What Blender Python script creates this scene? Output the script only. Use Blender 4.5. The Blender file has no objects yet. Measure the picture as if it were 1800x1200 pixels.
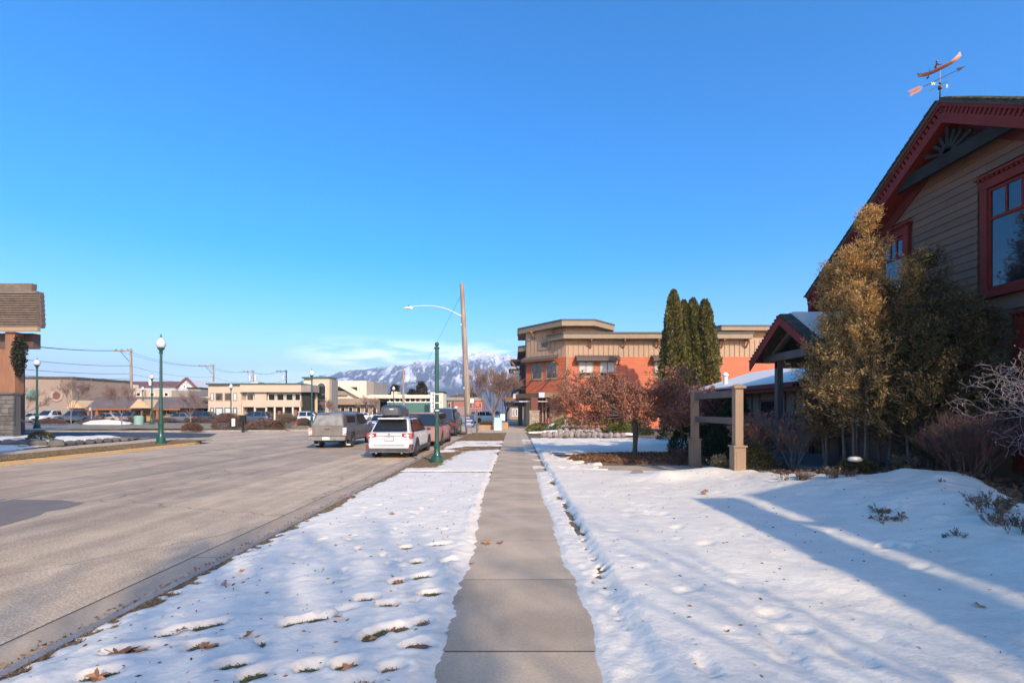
import bpy, math, random
import numpy as np
from mathutils import Vector, Matrix, Euler
R = math.radians
S = bpy.context.scene
C = S.collection
# ---------------------------------------------------------------- camera, sky, sun
F_PX = 850.0; CX = 905.0; CY = 720.0; EYE = 1.8      # pixel units of the 1800 px wide photograph
cam_d = bpy.data.cameras.new('camera'); cam = bpy.data.objects.new('camera', cam_d); C.objects.link(cam)
cam.location = (0, 0, EYE); cam.rotation_euler = (R(90), 0, 0)
cam_d.sensor_width = 36; cam_d.lens = 36 * F_PX / 1800
cam_d.shift_x = -(CX - 900) / 1800; cam_d.shift_y = (CY - 600) / 1800
cam_d.clip_start = .05; cam_d.clip_end = 30000
S.camera = cam
SUN_EL, SUN_AZ = 29.0, 26.0      # azimuth: degrees to the right of straight behind the camera
sd = Vector((math.sin(R(SUN_AZ)) * math.cos(R(SUN_EL)), -math.cos(R(SUN_AZ)) * math.cos(R(SUN_EL)), math.sin(R(SUN_EL))))
world = bpy.data.worlds.new('World'); S.world = world; world.use_nodes = True
wn = world.node_tree; wn.nodes.clear()
wo = wn.nodes.new('ShaderNodeOutputWorld'); bg = wn.nodes.new('ShaderNodeBackground')
sky = wn.nodes.new('ShaderNodeTexSky'); sky.sky_type = 'NISHITA'; sky.sun_disc = False
sky.sun_elevation = R(SUN_EL); sky.sun_rotation = R(180 - SUN_AZ)
sky.altitude = 900; sky.air_density = 1.0; sky.dust_density = 2.2; sky.ozone_density = 3.0
hs = wn.nodes.new('ShaderNodeHueSaturation'); hs.inputs['Saturation'].default_value = 1.5; hs.inputs['Value'].default_value = 1.0
# soft clouds low over the mountains, part of the sky
tc = wn.nodes.new('ShaderNodeTexCoord'); sx = wn.nodes.new('ShaderNodeSeparateXYZ')
mp = wn.nodes.new('ShaderNodeMapping'); mp.inputs['Scale'].default_value = (6, 6, 34)
nz = wn.nodes.new('ShaderNodeTexNoise'); nz.inputs['Scale'].default_value = 1.6; nz.inputs['Detail'].default_value = 7; nz.inputs['Roughness'].default_value = .55
def wmath(op, a, b=None, clamp=False):
    n = wn.nodes.new('ShaderNodeMath'); n.operation = op; n.use_clamp = clamp
    for i, v in enumerate((a, b)):
        if v is None: continue
        if isinstance(v, (int, float)): n.inputs[i].default_value = v
        else: wn.links.new(v, n.inputs[i])
    return n.outputs[0]
def wramp(v, a, b):
    n = wn.nodes.new('ShaderNodeMapRange'); n.interpolation_type = 'SMOOTHSTEP'
    n.inputs['From Min'].default_value = a; n.inputs['From Max'].default_value = b
    wn.links.new(v, n.inputs['Value']); return n.outputs['Result']
wn.links.new(tc.outputs['Generated'], sx.inputs[0]); wn.links.new(tc.outputs['Generated'], mp.inputs[0]); wn.links.new(mp.outputs[0], nz.inputs['Vector'])
band = wmath('MULTIPLY', wramp(sx.outputs['Z'], .150, .105), wramp(sx.outputs['Z'], .02, .06))
azm = wmath('MULTIPLY', wramp(sx.outputs['X'], -.48, -.28), wramp(sx.outputs['X'], .45, .05))
fm = wmath('MULTIPLY', wmath('MULTIPLY', band, azm), wramp(sx.outputs['Y'], .5, .7))
cl = wmath('MULTIPLY', fm, wramp(nz.outputs['Fac'], .40, .62))
cl = wmath('MULTIPLY', cl, .7)
mx = wn.nodes.new('ShaderNodeMixRGB'); mx.inputs[2].default_value = (7.6, 7.9, 8.6, 1)
wn.links.new(sky.outputs[0], hs.inputs['Color']); tn = wn.nodes.new('ShaderNodeMixRGB'); tn.blend_type = 'MULTIPLY'; tn.inputs[0].default_value = 1; tn.inputs[2].default_value = (1.09, .945, .98, 1); wn.links.new(hs.outputs[0], tn.inputs[1]); wn.links.new(tn.outputs[0], mx.inputs[1]); wn.links.new(cl, mx.inputs[0])
wn.links.new(mx.outputs[0], bg.inputs[0]); bg.inputs[1].default_value = .15
wn.links.new(bg.outputs[0], wo.inputs[0])
sl = bpy.data.lights.new('sun', 'SUN'); sl.energy = 2.15; sl.angle = R(.7); sl.color = (1.0, .86, .68)
so = bpy.data.objects.new('sun', sl); C.objects.link(so); so.rotation_euler = sd.to_track_quat('Z', 'Y').to_euler(); so.location = (10, -20, 30)
S.view_settings.view_transform = 'Standard'; S.view_settings.look = 'None'; S.view_settings.gamma = 1
S.view_settings.use_curve_mapping = False; S.view_settings.exposure = 1.15
S.render.film_transparent = False
S.cycles.max_bounces = 6; S.cycles.diffuse_bounces = 3; S.cycles.volume_bounces = 0; S.cycles.transparent_max_bounces = 8

# ---------------------------------------------------------------- helpers
rs = np.random.RandomState(7); rnd = random.Random(11)
def pw(px, py, z=0.0):            # ground point seen at a pixel of the photograph
    Y = (EYE - z) * F_PX / (py - CY); return ((px - CX) * Y / F_PX, Y)
def px_(px, Y): return (px - CX) * Y / F_PX
def pz_(py, Y): return EYE + (CY - py) * Y / F_PX
def _lat(n, seed): return np.random.RandomState(seed).rand(n, n)
_L = {}
def vnoise(x, y, seed):
    if seed not in _L: _L[seed] = _lat(256, seed)
    g = _L[seed]; xi = np.floor(x).astype(int); yi = np.floor(y).astype(int); fx = x - xi; fy = y - yi
    fx = fx * fx * (3 - 2 * fx); fy = fy * fy * (3 - 2 * fy)
    a = g[xi % 256, yi % 256]; b = g[(xi + 1) % 256, yi % 256]; c = g[xi % 256, (yi + 1) % 256]; d = g[(xi + 1) % 256, (yi + 1) % 256]
    return (a * (1 - fx) + b * fx) * (1 - fy) + (c * (1 - fx) + d * fx) * fy
def fbm(x, y, s=1.0, o=4, seed=1, rough=.5):
    x = np.asarray(x, float) * s; y = np.asarray(y, float) * s; t = 0; a = 1; n = 0
    for k in range(o):
        t = t + a * (vnoise(x + 17.3 * k, y - 9.1 * k, seed + k) - .5); n += a; a *= rough; x = x * 2.03; y = y * 2.03
    return t / n * 2
def ss(a, b, x):
    t = np.clip((np.asarray(x, float) - a) / (b - a), 0, 1); return t * t * (3 - 2 * t)

MATS = {}
def mat(name, col, rough=.7, col2=None, scale=4, lo=.35, hi=.65, bump=0, bscale=30, metal=0, stretch=(1, 1, 1), rv=0, spec=None, fine=0, fscale=60, alpha=None, trans=0, detail=6, bdist=.02, coat=0, sub=0):
    if name in MATS: return MATS[name]
    m = bpy.data.materials.new(name); m.use_nodes = True; nt = m.node_tree; p = nt.nodes['Principled BSDF']; N = nt.nodes.new; L = nt.links.new
    p.inputs['Roughness'].default_value = rough; p.inputs['Metallic'].default_value = metal
    if spec is not None: p.inputs['Specular IOR Level'].default_value = spec
    if coat: p.inputs['Coat Weight'].default_value = coat; p.inputs['Coat Roughness'].default_value = .08
    if trans: p.inputs['Transmission Weight'].default_value = trans
    if sub: p.inputs['Subsurface Weight'].default_value = sub; p.inputs['Subsurface Radius'].default_value = (.05, .05, .06)
    c = None
    tcn = N('ShaderNodeTexCoord'); mpn = N('ShaderNodeMapping'); mpn.inputs['Scale'].default_value = stretch; L(tcn.outputs['Object'], mpn.inputs[0])
    rgb = N('ShaderNodeRGB'); rgb.outputs[0].default_value = (*col, 1); c = rgb.outputs[0]
    if col2 is not None:
        n = N('ShaderNodeTexNoise'); n.inputs['Scale'].default_value = scale; n.inputs['Detail'].default_value = detail; L(mpn.outputs[0], n.inputs['Vector'])
        r = N('ShaderNodeMapRange'); r.inputs['From Min'].default_value = lo; r.inputs['From Max'].default_value = hi; L(n.outputs['Fac'], r.inputs['Value'])
        x = N('ShaderNodeMixRGB'); x.inputs[2].default_value = (*col2, 1); L(c, x.inputs[1]); L(r.outputs['Result'], x.inputs[0]); c = x.outputs[0]
    if fine:
        n = N('ShaderNodeTexNoise'); n.inputs['Scale'].default_value = fscale; n.inputs['Detail'].default_value = 3; L(mpn.outputs[0], n.inputs['Vector'])
        r = N('ShaderNodeMapRange'); r.inputs['From Min'].default_value = .3; r.inputs['From Max'].default_value = .7; r.inputs['To Min'].default_value = 1 - fine; r.inputs['To Max'].default_value = 1 + fine
        L(n.outputs['Fac'], r.inputs['Value']); x = N('ShaderNodeVectorMath'); x.operation = 'SCALE'; L(c, x.inputs[0]); L(r.outputs['Result'], x.inputs['Scale']); c = x.outputs[0]
    if rv:
        oi = N('ShaderNodeObjectInfo'); r = N('ShaderNodeMapRange'); r.inputs['To Min'].default_value = 1 - rv; r.inputs['To Max'].default_value = 1 + rv
        L(oi.outputs['Random'], r.inputs['Value']); x = N('ShaderNodeVectorMath'); x.operation = 'SCALE'; L(c, x.inputs[0]); L(r.outputs['Result'], x.inputs['Scale']); c = x.outputs[0]
    L(c, p.inputs['Base Color'])
    if bump:
        n = N('ShaderNodeTexNoise'); n.inputs['Scale'].default_value = bscale; n.inputs['Detail'].default_value = 5; L(mpn.outputs[0], n.inputs['Vector'])
        b = N('ShaderNodeBump'); b.inputs['Strength'].default_value = bump; b.inputs['Distance'].default_value = bdist; L(n.outputs['Fac'], b.inputs['Height']); L(b.outputs[0], p.inputs['Normal'])
    MATS[name] = m; m['p'] = p.name; return m
def leafmat(name, col, col2, rough=.6, trans=.25):
    if name in MATS: return MATS[name]
    m = bpy.data.materials.new(name); m.use_nodes = True; nt = m.node_tree; N = nt.nodes.new; L = nt.links.new
    p = nt.nodes['Principled BSDF']; p.inputs['Roughness'].default_value = rough; p.inputs['Specular IOR Level'].default_value = .25
    g = N('ShaderNodeNewGeometry'); r = N('ShaderNodeMixRGB'); r.inputs[1].default_value = (*col, 1); r.inputs[2].default_value = (*col2, 1)
    L(g.outputs['Random Per Island'], r.inputs[0]); L(r.outputs[0], p.inputs['Base Color'])
    t = N('ShaderNodeBsdfTranslucent'); L(r.outputs[0], t.inputs[0]); a = N('ShaderNodeMixShader'); a.inputs[0].default_value = trans
    L(p.outputs[0], a.inputs[1]); L(t.outputs[0], a.inputs[2]); L(a.outputs[0], nt.nodes['Material Output'].inputs[0])
    MATS[name] = m; return m

ORG = {}
def tag(o, label=None, cat=None, group=None, kind=None):
    if label: o['label'] = label
    if cat: o['category'] = cat
    if group: o['group'] = group
    if kind: o['kind'] = kind
    return o
def thing(name, label, cat, loc=(0, 0, 0), rz=0, group=None):
    o = bpy.data.objects.new(name, None); C.objects.link(o); o.location = loc; o.rotation_euler = (0, 0, rz); o.empty_display_size = .2
    ORG[o.name] = Vector(loc); return tag(o, label, cat, group)
def link(name, me, parent=None, loc=(0, 0, 0), kind=None):
    o = bpy.data.objects.new(name, me); C.objects.link(o); o.location = loc
    if parent is not None: o.parent = parent
    if kind: o['kind'] = kind
    ORG[o.name] = (ORG[parent.name] if parent is not None else Vector((0, 0, 0)))
    return o
def np_obj(name, V, Fq, mats, midx=None, parent=None, smooth=False, kind=None):
    V = np.asarray(V, dtype=np.float32).reshape(-1, 3); Fq = np.asarray(Fq, dtype=np.int32); k = Fq.shape[1]
    if parent is not None: V = V - np.array(ORG[parent.name], dtype=np.float32)
    me = bpy.data.meshes.new(name); me.vertices.add(len(V)); me.vertices.foreach_set('co', V.ravel())
    me.loops.add(Fq.size); me.loops.foreach_set('vertex_index', Fq.ravel()); me.polygons.add(len(Fq))
    me.polygons.foreach_set('loop_start', np.arange(0, Fq.size, k, dtype=np.int32))
    for m in (mats if isinstance(mats, (list, tuple)) else [mats]): me.materials.append(m)
    if midx is not None: me.polygons.foreach_set('material_index', np.asarray(midx, dtype=np.int32))
    me.polygons.foreach_set('use_smooth', np.full(len(Fq), smooth)); me.update(calc_edges=True); me.validate()
    return link(name, me, parent, kind=kind)
class MB:
    def __init__(s): s.v = []; s.f = []; s.m = []; s.k = 0
    def mat(s, k): s.k = k; return s
    def add(s, vs, fs):
        b = len(s.v); s.v += [tuple(v) for v in vs]
        for f in fs: s.f.append(tuple(b + i for i in f)); s.m.append(s.k)
        return s
    def hexa(s, p): return s.add(p, [(3, 2, 1, 0), (4, 5, 6, 7), (0, 1, 5, 4), (1, 2, 6, 5), (2, 3, 7, 6), (3, 0, 4, 7)])
    def box(s, x0, y0, z0, x1, y1, z1):
        return s.hexa([(x0, y0, z0), (x1, y0, z0), (x1, y1, z0), (x0, y1, z0), (x0, y0, z1), (x1, y0, z1), (x1, y1, z1), (x0, y1, z1)])
    def beam(s, a, b, w, h, up=(0, 0, 1)):         # rectangular bar from a to b, w across, h along 'up'
        a = Vector(a); b = Vector(b); d = (b - a).normalized(); sx = d.cross(Vector(up))
        if sx.length < 1e-5: sx = d.cross(Vector((1, 0, 0)))
        sx.normalize(); u = sx.cross(d).normalized(); x = sx * w / 2; u = u * h / 2
        return s.hexa([a - x - u, a + x - u, b + x - u, b - x - u, a - x + u, a + x + u, b + x + u, b - x + u])
    def prism(s, poly, ext):
        n = len(poly); e = Vector(ext); vs = [Vector(p) for p in poly]; vs += [v + e for v in vs]
        return s.add(vs, [tuple(range(n - 1, -1, -1)), tuple(range(n, 2 * n))] + [(i, (i + 1) % n, n + (i + 1) % n, n + i) for i in range(n)])
    def tube(s, pts, r, n=8, cap=True):
        pts = [Vector(p) for p in pts]; rr = r if isinstance(r, (list, tuple)) else [r] * len(pts); vs = []; m = len(pts)
        for i, p in enumerate(pts):
            d = (pts[min(i + 1, m - 1)] - pts[max(i - 1, 0)]).normalized(); a = d.cross(Vector((0, 0, 1)))
            if a.length < .05: a = d.cross(Vector((0, 1, 0)))
            a.normalize(); b = d.cross(a)
            for k in range(n): t = 2 * math.pi * k / n; vs.append(p + (a * math.cos(t) + b * math.sin(t)) * rr[i])
        fs = [(i * n + k, i * n + (k + 1) % n, (i + 1) * n + (k + 1) % n, (i + 1) * n + k) for i in range(m - 1) for k in range(n)]
        if cap: fs += [tuple(range(n - 1, -1, -1)), tuple(range((m - 1) * n, m * n))]
        return s.add(vs, fs)
    def lathe(s, prof, n=16, c=(0, 0, 0), axis='z'):
        vs = []; fs = []; c = Vector(c)
        for r, z in prof:
            for k in range(n):
                t = 2 * math.pi * k / n; a, b = r * math.cos(t), r * math.sin(t)
                vs.append(c + (Vector((a, b, z)) if axis == 'z' else Vector((z, a, b)) if axis == 'x' else Vector((a, z, b))))
        for i in range(len(prof) - 1):
            for k in range(n): fs.append((i * n + k, i * n + (k + 1) % n, (i + 1) * n + (k + 1) % n, (i + 1) * n + k))
        fs += [tuple(range(n - 1, -1, -1)), tuple(range((len(prof) - 1) * n, len(prof) * n))]
        return s.add(vs, fs)
    def ball(s, c, r, n=10, sc=(1, 1, 1)):
        c = Vector(c); vs = []; m = n // 2 + 1
        for i in range(m + 1):
            a = math.pi * i / m
            for k in range(n): t = 2 * math.pi * k / n; vs.append(c + Vector((math.sin(a) * math.cos(t) * r * sc[0], math.sin(a) * math.sin(t) * r * sc[1], -math.cos(a) * r * sc[2])))
        return s.add(vs, [(i * n + k, i * n + (k + 1) % n, (i + 1) * n + (k + 1) % n, (i + 1) * n + k) for i in range(m) for k in range(n)])
    def mesh(s, name, mats, org=Vector((0, 0, 0)), smooth=False):
        me = bpy.data.meshes.new(name); me.from_pydata([(v[0] - org[0], v[1] - org[1], v[2] - org[2]) for v in s.v], [], s.f)
        for m in (mats if isinstance(mats, (list, tuple)) else [mats]): me.materials.append(m)
        me.polygons.foreach_set('material_index', s.m)
        import bmesh
        bm = bmesh.new(); bm.from_mesh(me); bmesh.ops.remove_doubles(bm, verts=bm.verts, dist=1e-5); bmesh.ops.recalc_face_normals(bm, faces=bm.faces)
        if smooth:
            for f in bm.faces: f.smooth = True
            lim = R(smooth if smooth is not True else 35)
            for e in bm.edges:
                if len(e.link_faces) == 2 and e.calc_face_angle(0) > lim: e.smooth = False
        bm.to_mesh(me); bm.free(); return me
    def build(s, name, mats, parent=None, smooth=False, kind=None, bevel=0, label=None):
        o = link(name, s.mesh(name, mats, ORG[parent.name] if parent is not None else Vector((0, 0, 0)), smooth), parent, kind=kind)
        if bevel:
            b = o.modifiers.new('b', 'BEVEL'); b.width = bevel; b.segments = 2; b.limit_method = 'ANGLE'
        if label: o['label'] = label
        return o
def boxo(name, x0, y0, z0, x1, y1, z1, m, parent=None, bevel=0, kind=None): return MB().box(x0, y0, z0, x1, y1, z1).build(name, m, parent, bevel=bevel, kind=kind)
def copy_tree(o, parent=None):
    c = o.copy(); C.objects.link(c)
    if parent is not None: c.parent = parent
    ORG[c.name] = ORG.get(o.name, Vector())
    for ch in list(o.children): copy_tree(ch, c)
    return c
def segs_obj(name, segs, m, parent=None, n=4, kind=None, midx=None):       # segs: list of (p0,p1,r0,r1)
    A = np.array([list(s[0]) + list(s[1]) + [s[2], s[3]] for s in segs]); p0 = A[:, :3]; p1 = A[:, 3:6]; d = p1 - p0
    d /= np.linalg.norm(d, axis=1, keepdims=True) + 1e-9
    up = np.where(np.abs(d[:, 2:3]) > .9, np.array([[1., 0, 0]]), np.array([[0, 0, 1.]])); a = np.cross(d, up); a /= np.linalg.norm(a, axis=1, keepdims=True) + 1e-9; b = np.cross(d, a)
    rings = []
    for p, r in ((p0, A[:, 6:7]), (p1, A[:, 7:8])):
        for k in range(n): t = 2 * math.pi * k / n; rings.append(p + (a * math.cos(t) + b * math.sin(t)) * r)
    V = np.stack(rings, 1); N = len(segs); base = (np.arange(N) * 2 * n)[:, None, None]
    f = np.array([(k, (k + 1) % n, n + (k + 1) % n, n + k) for k in range(n)])[None]
    return np_obj(name, V.reshape(-1, 3), (base + f).reshape(-1, 4), m, parent=parent, smooth=True, kind=kind)
def leaves_obj(name, P, size, mats, parent=None, asp=.5, midx=None, D=None, jit=.4, seed=0, flat=0, kind=None):
    r = np.random.RandomState(seed + 1); P = np.asarray(P, float); N = len(P)
    d = r.normal(size=(N, 3)) if D is None else np.asarray(D) + r.normal(size=(N, 3)) * jit
    d[:, 2] *= (1 - flat); d /= np.linalg.norm(d, axis=1, keepdims=True) + 1e-9
    q = r.normal(size=(N, 3)); a = np.cross(d, q); a /= np.linalg.norm(a, axis=1, keepdims=True) + 1e-9
    s = (size * (.6 + .8 * r.rand(N)))[:, None]; w = s * asp
    V = np.stack([P - a * w * .25, P + d * s * .5 - a * w * .6, P + d * s, P + d * s * .5 + a * w * .6], 1)
    Fq = np.arange(N * 4).reshape(N, 4)
    if midx is None and isinstance(mats, (list, tuple)): midx = r.randint(0, len(mats), N)
    return np_obj(name, V.reshape(-1, 3), Fq, mats, midx, parent, kind=kind)
def grow(rng, p, d, L, r, depth, segs, tips, spread=.6, nch=3, up=.1, shrink=.7, wob=.15, minr=.004, rsh=.62):
    n = 3; q = Vector(p); dd = Vector(d).normalized(); rr = r
    for i in range(n):
        dd = (dd + Vector((rng.gauss(0, wob), rng.gauss(0, wob), rng.gauss(0, wob) + up * .3))).normalized()
        e = q + dd * (L / n); r1 = max(minr, r * (1 - (1 - rsh) * (i + 1) / n)); segs.append((q, e, rr, r1)); q = e; rr = r1
        if depth > 0 and i > 0:
            for c in range(nch if i == n - 1 else max(1, nch - 1)):
                a = Vector((rng.gauss(0, 1), rng.gauss(0, 1), rng.gauss(0, .6))); a = (a - a.dot(dd) * dd).normalized()
                nd = (dd * (1 - spread * .5) + a * spread + Vector((0, 0, up))).normalized()
                grow(rng, q, nd, L * shrink * rng.uniform(.75, 1.15), rr * rsh, depth - 1, segs, tips, spread, nch, up, shrink, wob, minr, rsh)
    if depth == 0: tips.append((q.copy(), dd.copy()))
def text_mesh(txt, size, m, depth=.01, name='lettering'):
    cu = bpy.data.curves.new(name, 'FONT'); cu.body = txt; cu.size = size; cu.extrude = depth; cu.align_x = 'CENTER'; cu.align_y = 'CENTER'
    o = bpy.data.objects.new('tmp', cu); C.objects.link(o); dg = bpy.context.evaluated_depsgraph_get(); me = bpy.data.meshes.new_from_object(o.evaluated_get(dg))
    bpy.data.objects.remove(o); me.name = name; me.materials.clear(); me.materials.append(m); return me
def text_obj(txt, size, m, parent, loc, rot=(R(90), 0, 0), depth=.01, name='lettering'):
    o = link(name, text_mesh(txt, size, m, depth, name), parent); o.location = Vector(loc) - ORG[parent.name]; o.rotation_euler = rot; return o

# ---------------------------------------------------------------- materials
M_snow = mat('snow', (.88, .765, .585), .55, (.81, .70, .535), 1.6, bump=.4, bscale=24, bdist=.02, spec=.3, stretch=(.9, 1.1, 1), fine=.03, fscale=26)
M_snowfar = mat('snow_roof', (.88, .77, .61), .6, (.82, .72, .57), 2, bump=.2, bscale=5)
M_soil = mat('turf', (.22, .15, .085), .95, (.15, .11, .06), 3.5, fine=.5, fscale=45, bump=.9, bscale=55, bdist=.03)
M_mulch = mat('mulch', (.17, .09, .05), .95, (.30, .19, .09), 3, fine=.6, fscale=35, bump=1, bscale=40, bdist=.05)
M_conc = mat('concrete', (.57, .42, .265), .85, (.42, .31, .195), 1.3, .38, .66, fine=.10, fscale=45, bump=.25, bscale=70, bdist=.006, rv=.09)
M_gut = mat('gutter_concrete', (.50, .37, .24), .88, (.39, .29, .185), 1.3, fine=.12, fscale=50, bump=.2, bscale=60, bdist=.005)
M_kerb = mat('kerb_concrete', (.36, .31, .26), .88, (.26, .22, .18), 2.5, fine=.15, fscale=50)
M_ykerb = mat('kerb_paint', (.58, .36, .14), .8, (.42, .31, .20), 3, .45, .75, fine=.15, fscale=30)
M_asph = mat('dark_asphalt', (.13, .125, .12), .9, (.17, .16, .15), .8, fine=.2, fscale=60)
M_green = mat('green_paint', (.010, .062, .040), .4, (.016, .085, .055), 3, coat=.3)
M_dark = mat('black_metal', (.018, .018, .02), .45)
M_steel = mat('galvanised', (.5, .52, .54), .4, metal=.7)
M_glass = mat('window_glass', (.02, .025, .03), .04, spec=1.0)
M_globe = mat('lamp_globe', (.78, .78, .76), .25, (.66, .66, .66), 4, trans=.15)
M_rubber = mat('rubber', (.022, .021, .02), .85, (.07, .06, .05), 6)
M_white = mat('white_paint', (.80, .765, .71), .5)
M_brown = mat('brown_trim', (.155, .115, .088), .7, (.12, .088, .066), 3, stretch=(1, 1, .3), fine=.08, fscale=80, rv=.05)
M_bark = mat('bark', (.16, .13, .105), .9, (.085, .065, .05), 9, stretch=(1, 1, .25), bump=.8, bscale=25)
M_greybark = mat('grey_bark', (.26, .225, .19), .9, (.15, .125, .105), 9, stretch=(1, 1, .25), bump=.6, bscale=25)
M_pole = mat('pole_wood', (.37, .29, .21), .9, (.24, .18, .125), 5, stretch=(1.5, 1.5, .12), fine=.2, fscale=20, bump=.5, bscale=20)
M_blade = leafmat('grass_blade', (.24, .165, .085), (.34, .23, .12))
M_blade_g = leafmat('green_grass_blade', (.10, .13, .03), (.20, .19, .07))
M_dead = leafmat('dead_leaf', (.34, .16, .07), (.22, .10, .05), trans=.15)
# ================================================================ SETTING
# distant terrain sheet
g = MB(); g.add([(-9000, -300, -.2), (9000, -300, -.2), (9000, 9000, -.2), (-9000, 9000, -.2)], [(0, 1, 2, 3)])
g.build('ground', mat('far_ground', (.20, .17, .12), .95, (.13, .13, .08), .02), kind='structure')
# road surface: worn concrete with darker wheel tracks
def road_mat():
    m = bpy.data.materials.new('road_surface'); m.use_nodes = True; nt = m.node_tree; N = nt.nodes.new; L = nt.links.new; p = nt.nodes['Principled BSDF']; p.inputs['Roughness'].default_value = .85
    tcn = N('ShaderNodeTexCoord'); sp = N('ShaderNodeSeparateXYZ'); L(tcn.outputs['Object'], sp.inputs[0])
    def mathn(op, a, b=0, c=0):
        n = N('ShaderNodeMath'); n.operation = op
        for i, v in enumerate((a, b, c)):
            if isinstance(v, (int, float)): n.inputs[i].default_value = v
            else: L(v, n.inputs[i])
        return n.outputs[0]
    def noise(s, det=5, st=None):
        n = N('ShaderNodeTexNoise'); n.inputs['Scale'].default_value = s; n.inputs['Detail'].default_value = det
        if st:
            mm = N('ShaderNodeMapping'); mm.inputs['Scale'].default_value = st; L(tcn.outputs['Object'], mm.inputs[0]); L(mm.outputs[0], n.inputs['Vector'])
        else: L(tcn.outputs['Object'], n.inputs['Vector'])
        return n.outputs['Fac']
    def rng(v, a, b, c=0, d=1):
        n = N('ShaderNodeMapRange'); n.interpolation_type = 'SMOOTHSTEP'; L(v, n.inputs['Value'])
        for k, q in zip(('From Min', 'From Max', 'To Min', 'To Max'), (a, b, c, d)): n.inputs[k].default_value = q
        return n.outputs['Result']
    wob = mathn('MULTIPLY', mathn('SUBTRACT', noise(.35, 3), .5), .7)
    x = mathn('ADD', sp.outputs['X'], wob)
    dark = 0
    for c, w, a in ((-7.9, .55, .8), (-9.6, .6, .8), (-12.3, .6, .7), (-14.1, .6, .7), (-8.8, 1.6, .35), (-13.2, 1.6, .35)):
        d = mathn('ABSOLUTE', mathn('SUBTRACT', x, c)); dark = mathn('MAXIMUM', dark, rng(d, 0, w * 1.25, a, 0))
    edge = rng(x, -7.0, -6.75, .45, 0)
    dark = mathn('MAXIMUM', dark, mathn('MULTIPLY', edge, rng(x, -17.4, -15.6, .1, 1)))
    c1 = N('ShaderNodeMixRGB'); c1.inputs[1].default_value = (.58, .42, .255, 1); c1.inputs[2].default_value = (.35, .26, .165, 1); L(dark, c1.inputs[0])
    big = rng(noise(.5, 6), .35, .7, .86, 1.1)
    stre = mathn('MULTIPLY', rng(noise(1, 5, (3.2, .08, 1)), .3, .7, .86, 1.1), rng(noise(2.6, 7), .35, .7, .9, 1.06))
    spk = mathn('MULTIPLY', rng(noise(42, 4), .3, .72, .70, 1.28), rng(noise(110, 2), .3, .7, .8, 1.2))
    v = mathn('MULTIPLY', mathn('MULTIPLY', big, stre), spk)
    s = N('ShaderNodeVectorMath'); s.operation = 'SCALE'; L(c1.outputs[0], s.inputs[0]); L(v, s.inputs['Scale'])
    # hairline cracks
    vo = N('ShaderNodeTexVoronoi'); vo.feature = 'DISTANCE_TO_EDGE'; vo.inputs['Scale'].default_value = .17
    wv = N('ShaderNodeVectorMath'); wv.operation = 'ADD'; nn = N('ShaderNodeTexNoise'); nn.inputs['Scale'].default_value = 1.4; nn.inputs['Detail'].default_value = 6
    L(tcn.outputs['Object'], nn.inputs['Vector']); sc = N('ShaderNodeVectorMath'); sc.operation = 'SCALE'; sc.inputs['Scale'].default_value = .9; L(nn.outputs['Color'], sc.inputs[0])
    L(tcn.outputs['Object'], wv.inputs[0]); L(sc.outputs[0], wv.inputs[1]); L(wv.outputs[0], vo.inputs['Vector'])
    cr = rng(vo.outputs['Distance'], .0015, .005, .62, 1); s2 = N('ShaderNodeVectorMath'); s2.operation = 'SCALE'; L(s.outputs[0], s2.inputs[0]); L(cr, s2.inputs['Scale'])
    L(s2.outputs[0], p.inputs['Base Color'])
    b = N('ShaderNodeBump'); b.inputs['Strength'].default_value = .4; b.inputs['Distance'].default_value = .006; L(noise(42, 4), b.inputs['Height']); L(b.outputs[0], p.inputs['Normal'])
    return m
M_road = road_mat()
def sheet(name, pts, z, m): return MB().add([(x, y, z) for x, y in pts], [tuple(range(len(pts)))]).build(name, m, kind='structure')
ZR = -.12
sheet('road', [(-17.62, -25), (-4.15, -25), (-4.15, 230), (-17.62, 230)], ZR, M_road)
sheet('side_street', [(-120, 30.6), (-17.62, 28), (-17.62, 44), (-120, 42.5)], ZR - .004, M_road)
sheet('car_park', [(-130, 42), (-19.5, 47), (-19.5, 230), (-130, 230)], ZR - .012, mat('lot_asphalt', (.25, .225, .20), .9, (.19, .175, .16), .3, fine=.2, fscale=20))
sheet('side_road_shaded_asphalt', [(-120, 31.0), (-27, 30.9), (-21.5, 34), (-24, 39), (-30, 41.2), (-120, 41.5)], ZR + .004, mat('shade_toned_asphalt', (.045, .046, .05), .85, (.06, .06, .062), 1, fine=.2, fscale=40))  # dark asphalt, with shade over the side street put into its colour
sheet('cross_street', [(-4.15, 62), (90, 62), (90, 74), (-4.15, 74)], ZR + .002, M_road)
sheet('road_dark_area', [pw(-150, 872, ZR), pw(-20, 877, ZR), pw(110, 879, ZR), pw(148, 884, ZR), pw(118, 893, ZR), pw(80, 899, ZR), pw(70, 905, ZR), pw(0, 925, ZR), pw(-150, 962, ZR)][::-1], ZR + .005, mat('dark_road_tone', (.20, .165, .13), .9, (.17, .14, .115), 2, fine=.12, fscale=70))  # pointed area of darker grey-brown on the road
sheet('gutter', [(-4.17, -25), (-3.58, -25), (-3.58, 60), (-4.17, 60)], ZR + .008, M_gut)
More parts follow.
